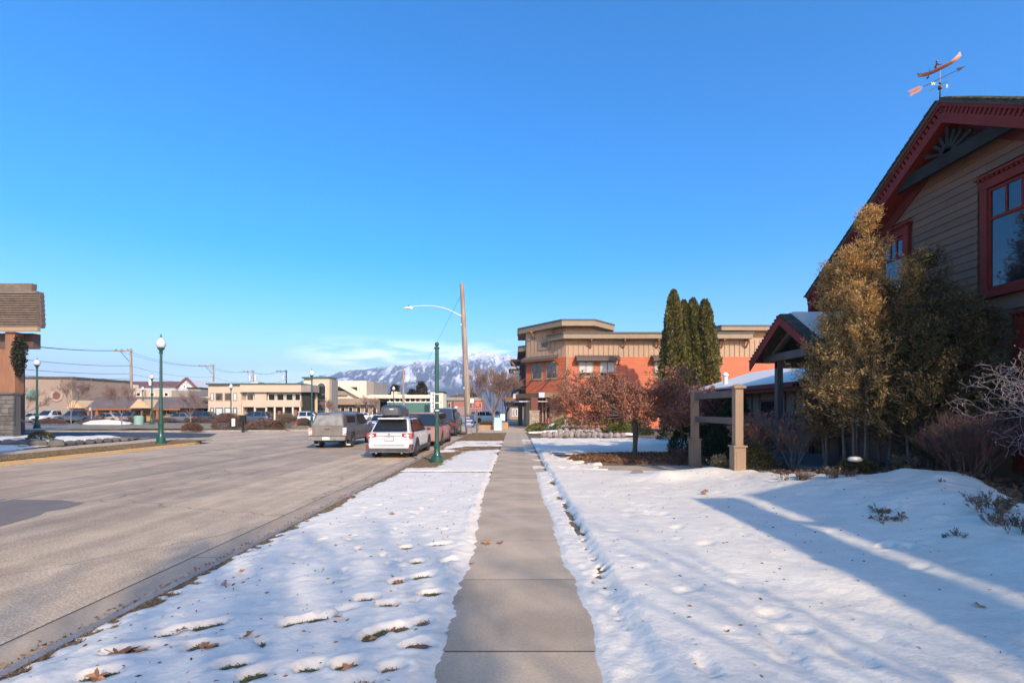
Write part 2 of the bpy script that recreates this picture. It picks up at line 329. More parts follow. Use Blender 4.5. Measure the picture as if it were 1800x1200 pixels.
# yellow centre line: two thin worn stripes
M_yl = bpy.data.materials.new('worn_yellow'); M_yl.use_nodes = True
_p = M_yl.node_tree.nodes['Principled BSDF']; _n = M_yl.node_tree.nodes.new('ShaderNodeTexNoise'); _n.inputs['Scale'].default_value = 14; _n.inputs['Detail'].default_value = 8
_r = M_yl.node_tree.nodes.new('ShaderNodeMapRange'); _r.inputs['From Min'].default_value = .38; _r.inputs['From Max'].default_value = .62
_m = M_yl.node_tree.nodes.new('ShaderNodeMixRGB'); _m.inputs[1].default_value = (.30, .27, .235, 1); _m.inputs[2].default_value = (.46, .33, .17, 1)
_t = M_yl.node_tree.nodes.new('ShaderNodeTexCoord'); M_yl.node_tree.links.new(_t.outputs['Object'], _n.inputs['Vector'])
M_yl.node_tree.links.new(_n.outputs['Fac'], _r.inputs['Value']); M_yl.node_tree.links.new(_r.outputs['Result'], _m.inputs[0]); M_yl.node_tree.links.new(_m.outputs[0], _p.inputs['Base Color']); _p.inputs['Roughness'].default_value = .8
g = MB()
for x in (-11.05, -10.8): g.add([(x - .05, -25, ZR + .006), (x + .05, -25, ZR + .006), (x + .05, 150, ZR + .006), (x - .05, 150, ZR + .006)], [(0, 1, 2, 3)])
g.build('centre_line', M_yl, kind='structure')
# kerbs
def kerb(name, pts, w, z0, z1, m, side=1):
    k = MB(); P = [Vector((x, y, 0)) for x, y in pts]; n = len(P)
    def off(i):
        d = (P[min(i + 1, n - 1)] - P[max(i - 1, 0)]).normalized(); return Vector((-d.y, d.x, 0)) * side * w
    vs = []
    for i in range(n):
        o = off(i); a = P[i]; b = P[i] + o
        vs += [(a.x, a.y, z0), (a.x + o.x * .12, a.y + o.y * .12, z1 - .015), (a.x + o.x * .25, a.y + o.y * .25, z1), (b.x, b.y, z1), (b.x, b.y, z0)]
    fs = [(i * 5 + j, i * 5 + j + 1, (i + 1) * 5 + j + 1, (i + 1) * 5 + j) for i in range(n - 1) for j in range(4)]
    fs += [(0, 1, 2, 3, 4), tuple((n - 1) * 5 + j for j in (4, 3, 2, 1, 0))]
    k.add(vs, fs); return k.build(name, m, kind='structure')
kerb('kerb', [(-3.585, y) for y in range(-25, 39, 4)] + [(-4.0, 40), (-5.2, 41.5), (-6.0, 43.5), (-6.1, 60)], .15, -.18, .004, M_kerb, -1)
def arc(cx, cy, r, a0, a1, n=8): return [(cx + r * math.cos(R(a0 + (a1 - a0) * i / n)), cy + r * math.sin(R(a0 + (a1 - a0) * i / n))) for i in range(n + 1)]
kerb('yellow_kerb', [(-17.6, -25), (-17.6, 10), (-17.6, 26)] + arc(-21.6, 26, 4, 0, 80), .17, -.18, .01, M_ykerb, 1)
kerb('side_street_kerb', [(-120, 31.0)] + [(-30, 30.4), (-21, 29.95)], .17, -.18, .008, M_kerb, -1)
isl = [(-60, 42.6), (-34, 42.2), (-22.6, 43.2)] + arc(-20.8, 46.4, 3.2, -80, 0)[1:] + [(-17.6, 60)]
kerb('island_kerb', isl, .17, -.18, .01, M_kerb, 1)
kerb('far_yellow_kerb', [(-17.6, 60), (-17.6, 160)], .17, -.18, .01, M_ykerb, 1)

# left verge, pavement, bed beside the shingled building
def patch_grid(name, xs, ys, fz, m, kind='structure', smooth=True):
    X, Y = np.meshgrid(xs, ys); Z = fz(X, Y); nx = len(xs); ny = len(ys)
    i = np.arange(ny - 1)[:, None] * nx + np.arange(nx - 1)[None]; Fq = np.stack([i, i + 1, i + 1 + nx, i + nx], -1).reshape(-1, 4)
    return np_obj(name, np.stack([X, Y, Z], -1).reshape(-1, 3), Fq, m, kind=kind, smooth=smooth)
M_lawnL = mat('olive_lawn', (.24, .20, .10), .95, (.15, .17, .06), 2.2, fine=.4, fscale=18, bump=.8, bscale=25, bdist=.04)
patch_grid('left_verge', np.linspace(-20.0, -17.75, 24), np.arange(-20, 28.2, .15), lambda X, Y: .03 + .03 * fbm(X, Y, .8, 3, 40), M_lawnL)
patch_grid('left_verge_snow', np.linspace(-20.0, -17.8, 60), np.arange(10, 28.2, .06), lambda X, Y: .015 + .03 * fbm(X, Y, .8, 3, 40) + .05 * fbm(X * .8, Y * .35, 1.3, 4, 44) - .012 - .05 * ss(-18.6, -18.0, X), M_snow, 'stuff')
sheet('left_pavement', [(-22.1, -25), (-20.0, -25), (-20.0, 28.4), (-21.5, 30.1), (-26, 30.3), (-22.1, 27.8)], .012, M_conc)
sheet('left_corner_pavement', [(-17.7, 28.2 - 2), (-18.6, 28.6), (-20.6, 30.0), (-21.6, 30.1), (-20.0, 26)][::-1], .016, M_conc)
patch_grid('bed_soil', np.linspace(-44, -22.1, 70), np.arange(10, 30.3, .3), lambda X, Y: .25 * ss(-22.3, -24.5, X) * ss(30.2, 28.6, Y) + .06 * fbm(X, Y, .7, 3, 50), M_mulch)
patch_grid('bed_snow', np.linspace(-40, -22.3, 180), np.arange(18, 30.0, .1), lambda X, Y: .25 * ss(-22.3, -24.5, X) * ss(30.2, 28.6, Y) + .06 * fbm(X, Y, .7, 3, 50) + .18 * fbm(X, Y, .45, 5, 54) + .03, M_snow, 'stuff')
patch_grid('island_soil', np.linspace(-44, -17.8, 60), np.arange(43.2, 60, .5), lambda X, Y: np.where(Y < 42.9 + 3.2 * ss(-21, -17.7, X), -.3, .08) + .08 * fbm(X, Y, .5, 3, 60), mat('island_mulch', (.30, .24, .15), .95, (.20, .17, .08), 1, fine=.4, fscale=12))

# ---- right side of the street: verge, pavement slabs, front lawn
def ground_h(x, y):
    h = .44 * ss(3.6, 7.3, x) * (1 - ss(10.6, 14.0, y)) * ss(-4, 1, y)
    h = h + .24 * np.exp(-((x - 7.55) / .8) ** 2 - ((y - 8.7) / 1.1) ** 2) + .13 * np.exp(-((x - 6.4) / 1.0) ** 2 - ((y - 7.2) / .8) ** 2)
    h = h + .17 * np.exp(-((x - 4.6) / 1.3) ** 2 - ((y - 12.3) / .55) ** 2) + .10 * np.exp(-((x - 3.7) / .35) ** 2 - ((y - 12.0) / .4) ** 2)
    h = h + .12 * fbm(x, y, 1.15, 4, 76) * ss(4.2, 6.2, x) * (1 - ss(13.5, 15, y))
    return h + .035 * fbm(x, y, .45, 3, 70) * ss(1.0, 2.2, x)
FP = []      # hollows trodden in the snow: x, y, half length, half width, angle, depth
def fp(px, py, a=.19, b=.085, ang=None, d=.075):
    X, Y = pw(px, py, .04); FP.append((X, Y, a, b, R(35) if ang is None else ang, d))
for p in ((365, 1097), (180, 1182), (415, 1166), (450, 1184), (360, 1132), (232, 1140), (612, 1166), (545, 1172), (690, 1172), (560, 1085), (520, 1092), (705, 1100), (660, 1112), (700, 1020), (745, 1010), (645, 1050), (735, 985), (760, 1040), (715, 960), (790, 985), (770, 955), (745, 1090), (640, 1195), (735, 1130), (680, 1060), (300, 1110)):
    fp(*p, ang=R(rnd.uniform(15, 60)), d=rnd.uniform(.045, .085), a=rnd.uniform(.10, .2))
FPD = [.09, .08, .085, .08, .075, .085, .085, .06]
for i, d in enumerate(FPD): FP[i] = FP[i][:5] + (d,)
for k in range(90): FP.append((rnd.uniform(-3.1, -.8), rnd.uniform(3.5, 15), rnd.uniform(.05, .12), rnd.uniform(.025, .05), rnd.uniform(0, 3), rnd.uniform(.012, .04)))
FR = []
for p, a, b, d in (((1375, 1135), .22, .11, .05), ((1395, 1105), .16, .1, .04), ((1355, 1078), .16, .1, .04), ((1310, 1030), .2, .1, .04), ((1495, 1150), .2, .12, .04), ((1385, 1160), .14, .08, .04), ((1090, 1110), .13, .09, .12), ((1240, 1168), .16, .07, .05), ((1200, 1040), .13, .07, .035), ((1220, 1035), .13, .07, .03), ((1130, 890), .2, .2, .03), ((1150, 905), .25, .2, .04), ((1110, 900), .2, .15, .03), ((1190, 930), .12, .08, .03), ((1080, 935), .12, .06, .04), ((1770, 1170), .25, .15, .06), ((1660, 925), .1, .08, .05), ((1560, 940), .2, .07, .06), ((1600, 945), .12, .05, .06)):
    X, Y = pw(p[0], p[1], .06 + .2 * (p[0] > 1500)); FR.append((X, Y, a, b, rnd.uniform(0, 3), d))
for k in range(90): FR.append((rnd.uniform(1.3, 6.8), rnd.uniform(3.5, 12.5), rnd.uniform(.06, .2), rnd.uniform(.03, .08), rnd.uniform(0, 3), rnd.uniform(.006, .03)))
def pits(X, Y, lst):
    Z = np.zeros_like(X)
    for (cx, cy, a, b, t, d) in lst:
        dx = X - cx; dy = Y - cy; near = (np.abs(dx) < 2.4 * a) & (np.abs(dy) < 2.4 * a)
        if not near.any(): continue
        u = (dx[near] * math.cos(t) + dy[near] * math.sin(t)) / a; v = (-dx[near] * math.sin(t) + dy[near] * math.cos(t)) / b; q = np.sqrt(u * u + v * v)
        Z[near] += -d * (1 - ss(.45, 1.1, q + .35 * fbm(dx[near], dy[near], 14, 2, 7))) + .09 * d * np.exp(-((q - 1.25) / .22) ** 2)
    return Z
def seg_int(y, pts): return np.interp(y, [p[0] for p in pts], [p[1] for p in pts])
def snow_r(X, Y):           # thickness of the snow over the front lawn; below zero where bare
    n1 = fbm(X, Y, 2.2, 4, 80); n2 = fbm(X, Y, 9, 3, 85); n3 = fbm(X, Y, .6, 3, 88)
    t = .085 + .014 * n1 + .008 * n2 + .02 * n3 + .003 * fbm(X, Y, 16, 3, 87)
    e = X - (.60 + .10 * fbm(Y, Y * 0 + 3, 1.2, 4, 91) + .09 * n2)          # ragged rim over the slabs
    thin = .020 * ss(-.02, .05, e) - .02 * (1 - ss(-.10, .0, e)) + .022 * n2 + .008 * n1 - .004
    lawn = ss(.9, 1.1, X)
    groove = -.15 * np.exp(-((X - .93 - .09 * n1 - .03 * n2) / (.04 + .03 * np.abs(n1))) ** 2) * ss(-.05, .5, .8 * n2 + .9 * fbm(X, Y, 1.1, 3, 93) + .1)
    t = thin * (1 - lawn) + t * lawn + groove
    xb = seg_int(Y, [(-5, 6.8), (4, 6.8), (6.4, 6.9), (8.2, 7.95), (9.0, 7.5), (9.8, 6.6), (12, 6.2), (13.2, 5.4), (13.6, 3.2), (14.2, 1.4)]) + .18 * n1
    t = np.where(Y < 14.2, np.minimum(t, (xb - X) * .35), t)
    # beyond the mound: path, mulch, then a snowy lawn
    far = np.where(X < 2.6 - .25 * (Y - 15) * (Y > 15) + .8 * n1, .045, -.05) + .06 * n1 + .03 * n2
    t = np.where((Y >= 13.9) & (Y < 19.6), np.minimum(t, far + .02 * (3 - X)), t)
    lawn2 = .05 + .05 * n1 + .02 * n2 - .10 * np.exp(-((Y - 24.4) / .18) ** 2) - .10 * np.exp(-((Y - 20.1) / .25) ** 2) * (n3 > -.1)
    lawn2 = np.minimum(lawn2, (11.5 - X) * .2)
    t = np.where((Y >= 19.6) & (Y < 30), lawn2, t)
    t = np.where(Y >= 30, .10 * fbm(X, Y, .8, 4, 95) + .02, t)
    t = np.where(X > .95, t, np.where(Y > 14, np.minimum(t, .02 * n1 - .005), t))
    return t + .75 * pits(X, Y, FR) * (X > .95)
def snow_v(X, Y):           # verge between kerb and pavement
    n1 = fbm(X, Y, 2.4, 4, 180); n2 = fbm(X, Y, 10, 3, 185); n3 = fbm(X, Y, .5, 3, 188)
    t = .038 + .016 * n1 + .010 * n2 + .012 * n3 + .004 * fbm(X, Y, 18, 3, 187)
    le = X - (-3.52 + .10 * fbm(Y, Y * 0, .9, 4, 191) + .10 * n1 + .05 * ss(6, 12, Y))
    t = t - .085 * (1 - ss(-.15, .42, le)) + .03 * n2 * (1 - ss(0, .6, le))
    re = (-.62 + .12 * np.clip(8 - Y, -1, 1) * .5 + .06 * fbm(Y, Y * 0 + 9, 1.6, 4, 195) + .05 * n2) - X
    t = np.minimum(t, re * .3 + .002) ; ridge = .03 * np.exp(-((X + .74) / .06) ** 2) * (n1 + .4); t = t + ridge
    t = t - .09 * np.exp(-((Y - 13.9) / (.13 + .1 * n1)) ** 2) * ss(-.6, .1, n2 + .4)
    dirt = np.exp(-((X + 3.0) / .75) ** 2) * ss(14.4, 15.6, Y) * (1 - ss(19.5, 21, Y)); t = t - .085 * dirt + .03 * n2 * dirt
    t = t - .055 * ss(15, 24, Y) * ss(-.2, .5, fbm(X, Y, .9, 4, 205)) - .10 * ss(27, 29, Y) * (1 - .9 * ss(.0, .4, fbm(X, Y, .5, 3, 210)) * (X > -2.2)) - .05 * ss(28, 33, Y)
    return t + pits(X, Y, FP)
YS = [-1.0]
while YS[-1] < 13.9: YS.append(YS[-1] + max(.028, .0058 * YS[-1]))
YS2 = list(np.arange(YS[-1], 30.1, .10)); YS = np.array(YS + YS2[1:])
def xgrid(a, b, d): return np.linspace(a, b, int((b - a) / d) + 1)
patch_grid('verge_soil', xgrid(-3.45, -.66, .09), np.concatenate([np.arange(-20, 37.7, .25)]), lambda X, Y: .004 + 0 * X, M_soil)
XV = xgrid(-3.44, -.36, .03)
patch_grid('verge_snow', XV, YS[YS > 1], lambda X, Y: .006 + snow_v(X, Y), M_snow, 'stuff')
XL = np.concatenate([xgrid(.42, 1.2, .026), xgrid(1.24, 9.4, .045)])
def soil_z(X, Y):
    return np.where(X < .9, 0, .004 + ground_h(X, Y))
patch_grid('lawn_soil', np.concatenate([xgrid(.885, 3, .1), xgrid(3.1, 22, .15)]), np.arange(-12, 45, .2), lambda X, Y: .003 + ground_h(X, Y) - .0, M_soil)
patch_grid('lawn_snow', XL, YS[YS > -1], lambda X, Y: .004 + ground_h(X, Y) * (X > .9) + snow_r(X, Y), M_snow, 'stuff')
patch_grid('yard_snow', xgrid(9.4, 16, .2), np.arange(19.6, 30, .15), lambda X, Y: .02 + ground_h(X, Y) + .06 * fbm(X, Y, .8, 4, 95), M_snow, 'stuff')
# thin left-hand snow and behind-camera snow
patch_grid('back_lawn_snow', xgrid(.9, 8, .3), np.arange(-12, -.7, .3), lambda X, Y: .05 + ground_h(X, Y), M_snow, 'stuff')
patch_grid('mulch_bed', xgrid(1.6, 9.2, .08), np.arange(15.5, 19.9, .08), lambda X, Y: np.where((X - 5.6) ** 2 / 13.5 + (Y - 17.7) ** 2 / 4.2 < 1 + .3 * fbm(X, Y, 1.5, 3, 99), .035 + .05 * fbm(X, Y, 3, 4, 98), -.05), M_mulch)
patch_grid('house_bed_soil', xgrid(5.6, 9.7, .07), np.arange(1, 14.0, .07), lambda X, Y: np.where(X > 6.1, .012, -.05) + ground_h(X, Y) + .03 * fbm(X, Y, 4, 4, 97), M_mulch)
patch_grid('garden_path', xgrid(1.2, 9.3, .3), np.arange(13.95, 15.5, .15), lambda X, Y: .022 + 0 * X, M_conc)
sheet('plaza', [(-6.0, 37.6), (.9, 37.6), (2.2, 44), (2.2, 61.8), (-6.0, 61.8)], .012, M_conc)
sheet('building_forecourt', [(.9, 44.5), (26, 44.5), (26, 47.5), (.9, 47.5)], .009, M_conc)
# pavement of cast slabs
pv = bpy.data.objects.new('pavement', None); C.objects.link(pv); pv['kind'] = 'structure'; ORG['pavement'] = Vector((0, 0, 0))
sb = MB(); W, Lh = .766, .757
sb.add([(-W, -Lh, -.1), (W, -Lh, -.1), (W, Lh, -.1), (-W, Lh, -.1), (-W, -Lh, -.003), (W, -Lh, -.003), (W, Lh, -.003), (-W, Lh, -.003), (-W + .003, -Lh + .003, 0), (W - .003, -Lh + .003, 0), (W - .003, Lh - .003, 0), (-W + .003, Lh - .003, 0)],
       [(3, 2, 1, 0), (0, 1, 5, 4), (1, 2, 6, 5), (2, 3, 7, 6), (3, 0, 4, 7), (4, 5, 9, 8), (5, 6, 10, 9), (6, 7, 11, 10), (7, 4, 8, 11), (8, 9, 10, 11)])
sb.m = [0] + [1] * 8 + [0]
sme = sb.mesh('paving_slab', [M_conc, mat('joint_dirt', (.10, .08, .06), .95)])
g = MB().add([(-4.185, -25, ZR + .0125), (-4.165, -25, ZR + .0125), (-4.165, 60, ZR + .0125), (-4.185, 60, ZR + .0125)], [(0, 1, 2, 3)])
for k_ in range(-8, 19): y_ = 3.2 + 3.05 * k_; g.add([(-4.165, y_, ZR + .0125), (-3.585, y_, ZR + .0125), (-3.585, y_ + .012, ZR + .0125), (-4.165, y_ + .012, ZR + .0125)], [(0, 1, 2, 3)])
g.build('gutter_seam', MATS['joint_dirt'], kind='structure')
for k in range(-9, 23):
    y = 3.6 + 1.524 * k + .762; o = link('paving_slab', sme, pv, (.11, y, .002 + rnd.uniform(0, .003))); o.rotation_euler = (rnd.uniform(-.001, .001), rnd.uniform(-.0015, .0015), 0)
sheet('slab_bed', [(-.66, -20), (.885, -20), (.885, 38), (-.66, 38)], .0008, mat('joint_dirt', (.10, .08, .06), .95))

# grass blades where the turf shows, leaf litter, single leaves
def blades(name, P, h, m, seed=1, wid=.008, kind='stuff'):
    r = np.random.RandomState(seed); N = len(P); a = r.rand(N) * 6.28; ln = np.stack([np.cos(a), np.sin(a), 0 * a], 1); l2 = r.normal(size=(N, 3)) * 1.1; l2[:, 2] = .8; hh = (h * (.4 + r.rand(N)))[:, None]
    P = np.asarray(P); T = P + l2 * hh; V = np.stack([P - ln * wid, P + ln * wid, T], 1)
    return np_obj(name, V.reshape(-1, 3), np.arange(3 * N).reshape(N, 3), m, kind=kind)
r = np.random.RandomState(3); X = r.uniform(-3.45, -.7, 260000); Y = 2.3 + r.rand(260000) ** 1.6 * 34; t = snow_v(X, Y); k = t < .004
X, Y = X[k], Y[k]; gsel = (fbm(X, Y, 1.1, 3, 300) > -.1 + .02 * np.abs(Y - 4)) & (X > -3.1) & (Y < 9); far_ = Y / 8
P = np.stack([X, Y, X * 0 + .004], 1)
blades('verge_grass', P[~gsel], .022, M_blade, 1, .006); blades('verge_green_grass', P[gsel], .022, M_blade_g, 2, .006)
X = r.uniform(.9, 9.5, 120000); Y = 2.5 + r.rand(120000) ** 1.3 * 28; t = snow_r(X, Y); k = (t < .002) & ((Y < 13.9) & (X < 6.6) | (Y > 19))
P = np.stack([X[k], Y[k], ground_h(X[k], Y[k])], 1); blades('lawn_grass', P, .04, M_blade, 4, .007)
# left verge grass
X = r.uniform(-20, -17.75, 30000); Y = r.uniform(14, 28.5, 30000)
blades('left_verge_grass', np.stack([X, Y, .03 + .03 * fbm(X, Y, .8, 3, 40)], 1), .035, M_blade, 5, .015)
# kerb-side leaf litter
X = -3.63 + .10 * r.normal(size=9000) * (.6 + .4 * r.rand(9000)) ; Y = 1.5 + r.rand(9000) ** 1.5 * 26; X = np.clip(X, -4.0, -3.595 - .03 * r.rand(9000))
leaves_obj('gutter_litter', np.stack([X, Y, X * 0 + ZR + .016 + .02 * r.rand(9000)], 1), .035, [leafmat('litter_a', (.36, .25, .13), (.20, .12, .06)), M_dead], flat=.8, seed=5, kind='stuff')
X = r.uniform(5.6, 9.6, 14000); Y = r.uniform(3, 13.8, 14000); t = snow_r(X, Y); k = (t < 0) & (X > 6.0)
leaves_obj('bed_leaf_litter', np.stack([X[k], Y[k], ground_h(X[k], Y[k]) + .03 + .03 * r.rand(k.sum())], 1), .07, [leafmat('litter_b', (.20, .11, .07), (.11, .06, .04)), M_dead], flat=.5, seed=6, asp=.7, kind='stuff')
a = r.rand(16000) * 6.28; q = np.sqrt(r.rand(16000)); X = 5.6 + 3.6 * q * np.cos(a); Y = 17.7 + 2.0 * q * np.sin(a)
leaves_obj('mulch_litter', np.stack([X, Y, .05 + .05 * r.rand(16000)], 1), .06, [leafmat('litter_c', (.36, .22, .09), (.20, .10, .05)), leafmat('litter_d', (.30, .13, .07), (.18, .08, .05))], flat=.4, seed=7, asp=.6, kind='stuff')
X = np.concatenate([r.uniform(-3.2, -.7, 420), r.uniform(1.0, 6.5, 420)]); Y = 2.4 + r.rand(840) ** 1.4 * 11
zz = np.where(X < 0, .006 + snow_v(X, Y), .004 + ground_h(X, Y) + snow_r(X, Y)) + .006
leaves_obj('snow_litter', np.stack([X, Y, zz], 1), .035, [leafmat('litter_e', (.15, .09, .06), (.07, .05, .04)), M_dead], flat=.85, seed=8, asp=.35, kind='stuff')
# leaf with lobes
def leaf_mesh(seed):
    r_ = random.Random(seed); k = []; n = 20
    for i in range(n):
        t = 2 * math.pi * i / n; rad = .055 * (1 if i % 4 == 0 else .72 if i % 2 else .42) * r_.uniform(.8, 1.2); k.append((rad * math.cos(t), rad * math.sin(t), .018 * abs(math.sin(t * 1.5)) + r_.uniform(0, .008)))
    m = MB(); m.add([(0, 0, .004)] + k, [(0, 1 + i, 1 + (i + 1) % n) for i in range(n)])
    m.beam((-.0, 0, .005), (-.09, .01, .012), .003, .003); return m.mesh('fallen_leaf', M_leaf1)
M_leaf1 = mat('maple_leaf', (.48, .22, .085), .7, (.33, .14, .06), 14, rv=.25)
LM = [leaf_mesh(s) for s in range(4)]
lf = [(225, 1140, 1.3), (240, 1147, 1.2), (205, 1145, 1.1), (320, 1112, .9), (365, 1140, 1), (358, 1130, .9), (437, 1115, .9), (700, 1020, 1), (655, 1118, .9), (600, 1175, 1.0), (612, 1170, 1.0), (690, 1105, .9), (595, 1088, .8), (425, 1005, .8), (170, 1195, 1.1), (600, 870, 1), (690, 905, 1), (1240, 868, 1.5), (1235, 872, 1.5), (1720, 1078, .9), (855, 951, 1.2), (880, 951, 1), (395, 1028, .7), (830, 987, .7)]
for i, (a, b, s) in enumerate(lf):
    X, Y = pw(a, b, .04); xx = np.array([X]); yy = np.array([Y]); z = float((.006 + snow_v(xx, yy) if X < -.5 else .004 + ground_h(xx, yy) + snow_r(xx, yy) if X > .9 else xx * 0)[0]); z = max(z, .004) + .012
    o = link('fallen_leaf', LM[i % 4], None, (X, Y, z)); o.rotation_euler = (rnd.uniform(-.4, .4), rnd.uniform(-.4, .4), rnd.uniform(0, 6)); o.scale = (s, s, s)
    tag(o, 'dry orange brown leaf fallen on the snow beside the pavement', 'leaf', 'dry leaves fallen on the snow')
# mountains with snow runs, far behind the town
prof = [(-1400, 712), (-200, 706), (300, 703), (440, 701), (500, 693), (545, 676), (590, 664), (625, 658), (660, 655), (700, 647), (745, 641), (780, 642), (815, 634), (850, 626), (880, 630), (905, 641), (960, 655), (1060, 668), (1200, 672), (1500, 680), (2200, 700), (3400, 712)]
us = np.concatenate([np.linspace(-1400, 400, 90), np.linspace(404, 1100, 420), np.linspace(1110, 3400, 90)]); vs = np.linspace(0, 1.25, 120)
U, V = np.meshgrid(us, vs); D = 2600 + 2600 * V; top = (720 - np.interp(U, [p[0] for p in prof], [p[1] for p in prof])) * 5200 / 850
Xm = (U - 905) / 850 * D
rid = fbm(Xm, D, .0016, 6, 401, .55); sh = np.where(V < 1, ss(0, 1, V) ** 1.15, 1 - (V - 1) * 2.2)
rid2 = 1 - np.abs(fbm(Xm, D * .5, .0035, 5, 421, .55)) * 2
Zm = top * sh * (1 + .30 * rid * ss(1.0, .6, V) ) + 70 * rid2 * ss(.05, .3, V) * ss(1.0, .75, V) + 6 * fbm(Xm, D, .03, 3, 430) - 2
i = np.arange(119)[:, None] * 600 + np.arange(599)[None]; Fq = np.stack([i, i + 1, i + 601, i + 600], -1).reshape(-1, 4)
def mtn_mat():
    m = bpy.data.materials.new('forest_and_snow'); m.use_nodes = True; nt = m.node_tree; N = nt.nodes.new; L = nt.links.new; p = nt.nodes['Principled BSDF']; p.inputs['Roughness'].default_value = .9; p.inputs['Specular IOR Level'].default_value = .1
    g = N('ShaderNodeTexCoord'); sp = N('ShaderNodeSeparateXYZ'); L(g.outputs['Object'], sp.inputs[0])
    def mp_(s, rot=0): 
        q = N('ShaderNodeMapping'); q.inputs['Scale'].default_value = s; q.inputs['Rotation'].default_value = (0, rot, 0); L(g.outputs['Object'], q.inputs[0]); return q.outputs[0]
    def nz_(v, s, d=6, ro=.55): 
        n = N('ShaderNodeTexNoise'); n.inputs['Scale'].default_value = s; n.inputs['Detail'].default_value = d; n.inputs['Roughness'].default_value = ro; L(v, n.inputs['Vector']); return n.outputs['Fac']
    def rg(v, a, b, c=0, d=1):
        n = N('ShaderNodeMapRange'); L(v, n.inputs['Value'])
        for k, q in zip(('From Min', 'From Max', 'To Min', 'To Max'), (a, b, c, d)): n.inputs[k].default_value = q
        return n.outputs['Result']
    def mt(op, a, b):
        n = N('ShaderNodeMath'); n.operation = op
        for i_, v in enumerate((a, b)):
            if isinstance(v, (int, float)): n.inputs[i_].default_value = v
            else: L(v, n.inputs[i_])
        return n.outputs[0]
    st1 = nz_(mp_((1, .15, .22), .75), .011, 5); st2 = nz_(mp_((1, .15, .2), -.6), .016, 5); blob = nz_(mp_((1, .3, 1.4)), .0045, 4); spk = nz_(mp_((1, .5, 1)), .035, 6, .7)
    alt = rg(sp.outputs['Z'], 120, 560)
    runs = mt('MAXIMUM', rg(st1, .53, .57), rg(st2, .555, .60)); runs = mt('MULTIPLY', runs, rg(blob, .40, .52)); runs = mt('MULTIPLY', runs, rg(sp.outputs['Z'], 150, 250))
    capv = mt('ADD', alt, mt('MULTIPLY', mt('SUBTRACT', spk, .5), 1.1)); cap = rg(capv, .64, .80)
    low = mt('MULTIPLY', rg(mt('ADD', spk, mt('MULTIPLY', mt('SUBTRACT', blob, .5), .6)), .60, .68), .7)
    s = mt('MAXIMUM', mt('MAXIMUM', runs, cap), low)
    c = N('ShaderNodeMixRGB'); c.inputs[1].default_value = (.055, .065, .06, 1); c.inputs[2].default_value = (.88, .88, .9, 1); L(s, c.inputs[0]); L(c.outputs[0], p.inputs['Base Color']); return m
np_obj('mountain_range', np.stack([Xm, D, Zm], -1).reshape(-1, 3), Fq, mtn_mat(), kind='structure', smooth=True)
# the air between here and the mountains
hz = MB().box(-8500, -250, -1.3, 8500, 6600, 620).build('haze', bpy.data.materials.new('haze_air'), kind='stuff')
hm = hz.data.materials[0]; hm.use_nodes = True; hm.node_tree.nodes.clear(); ho = hm.node_tree.nodes.new('ShaderNodeOutputMaterial'); hv = hm.node_tree.nodes.new('ShaderNodeVolumePrincipled')
hv.inputs['Color'].default_value = (.62, .78, 1, 1); hv.inputs['Density'].default_value = .00019; hv.inputs['Anisotropy'].default_value = 0; hm.node_tree.links.new(hv.outputs[0], ho.inputs['Volume'])
# ================================================================ THE DARK SIDED HOUSE (right)
M_sid = mat('house_siding', (.24, .13, .08), .75, (.185, .112, .076), 1.6, stretch=(1, .5, 3), spec=.2, fine=.12, fscale=70, bump=.25, bscale=40, bdist=.006, rv=.06)
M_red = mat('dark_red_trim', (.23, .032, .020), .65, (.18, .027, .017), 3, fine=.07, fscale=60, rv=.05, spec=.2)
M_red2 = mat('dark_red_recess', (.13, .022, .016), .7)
M_char = mat('charcoal_timber', (.032, .030, .025), .9, (.045, .042, .034), 4, spec=.1)
M_shing = mat('old_shingles', (.075, .07, .06), .9, (.11, .10, .08), 6, fine=.25, fscale=40, rv=.12)
M_moss = mat('mossy_shingles', (.06, .065, .04), .95, (.10, .09, .07), 5, .4, .6, fine=.3, fscale=30, bump=.6, bscale=20, bdist=.03)
HX = 9.75; RX = 9.30; PK = 10.54; PZ = 8.50; SL = .66; EN = 5.73; EF = 15.35
def rz_(y): return PZ - SL * abs(y - PK)
house = thing('gabled_house', 'large dark brown lap sided house with dark red trimmed gable', 'house', (12, PK, 0))
wall = boxo('wall', HX + .05, EN + .45, -.1, 19, EF - .45, 5.0, M_sid, house)
MB().prism([(HX + .05, EN + .45, 5.0), (HX + .05, EF - .45, 5.0), (HX + .05, PK, rz_(PK) - .25)], (9.2, 0, 0)).build('gable_wall', M_sid, house)
WIN = [(8.15, 10.1, 4.22, 6.52), (11.95, 12.95, 4.5, 6.35), (7.6, 9.38, .75, 3.6)]
yN, yF = EN + .4, EF - .4; ex = .172; k = 0; z = .0
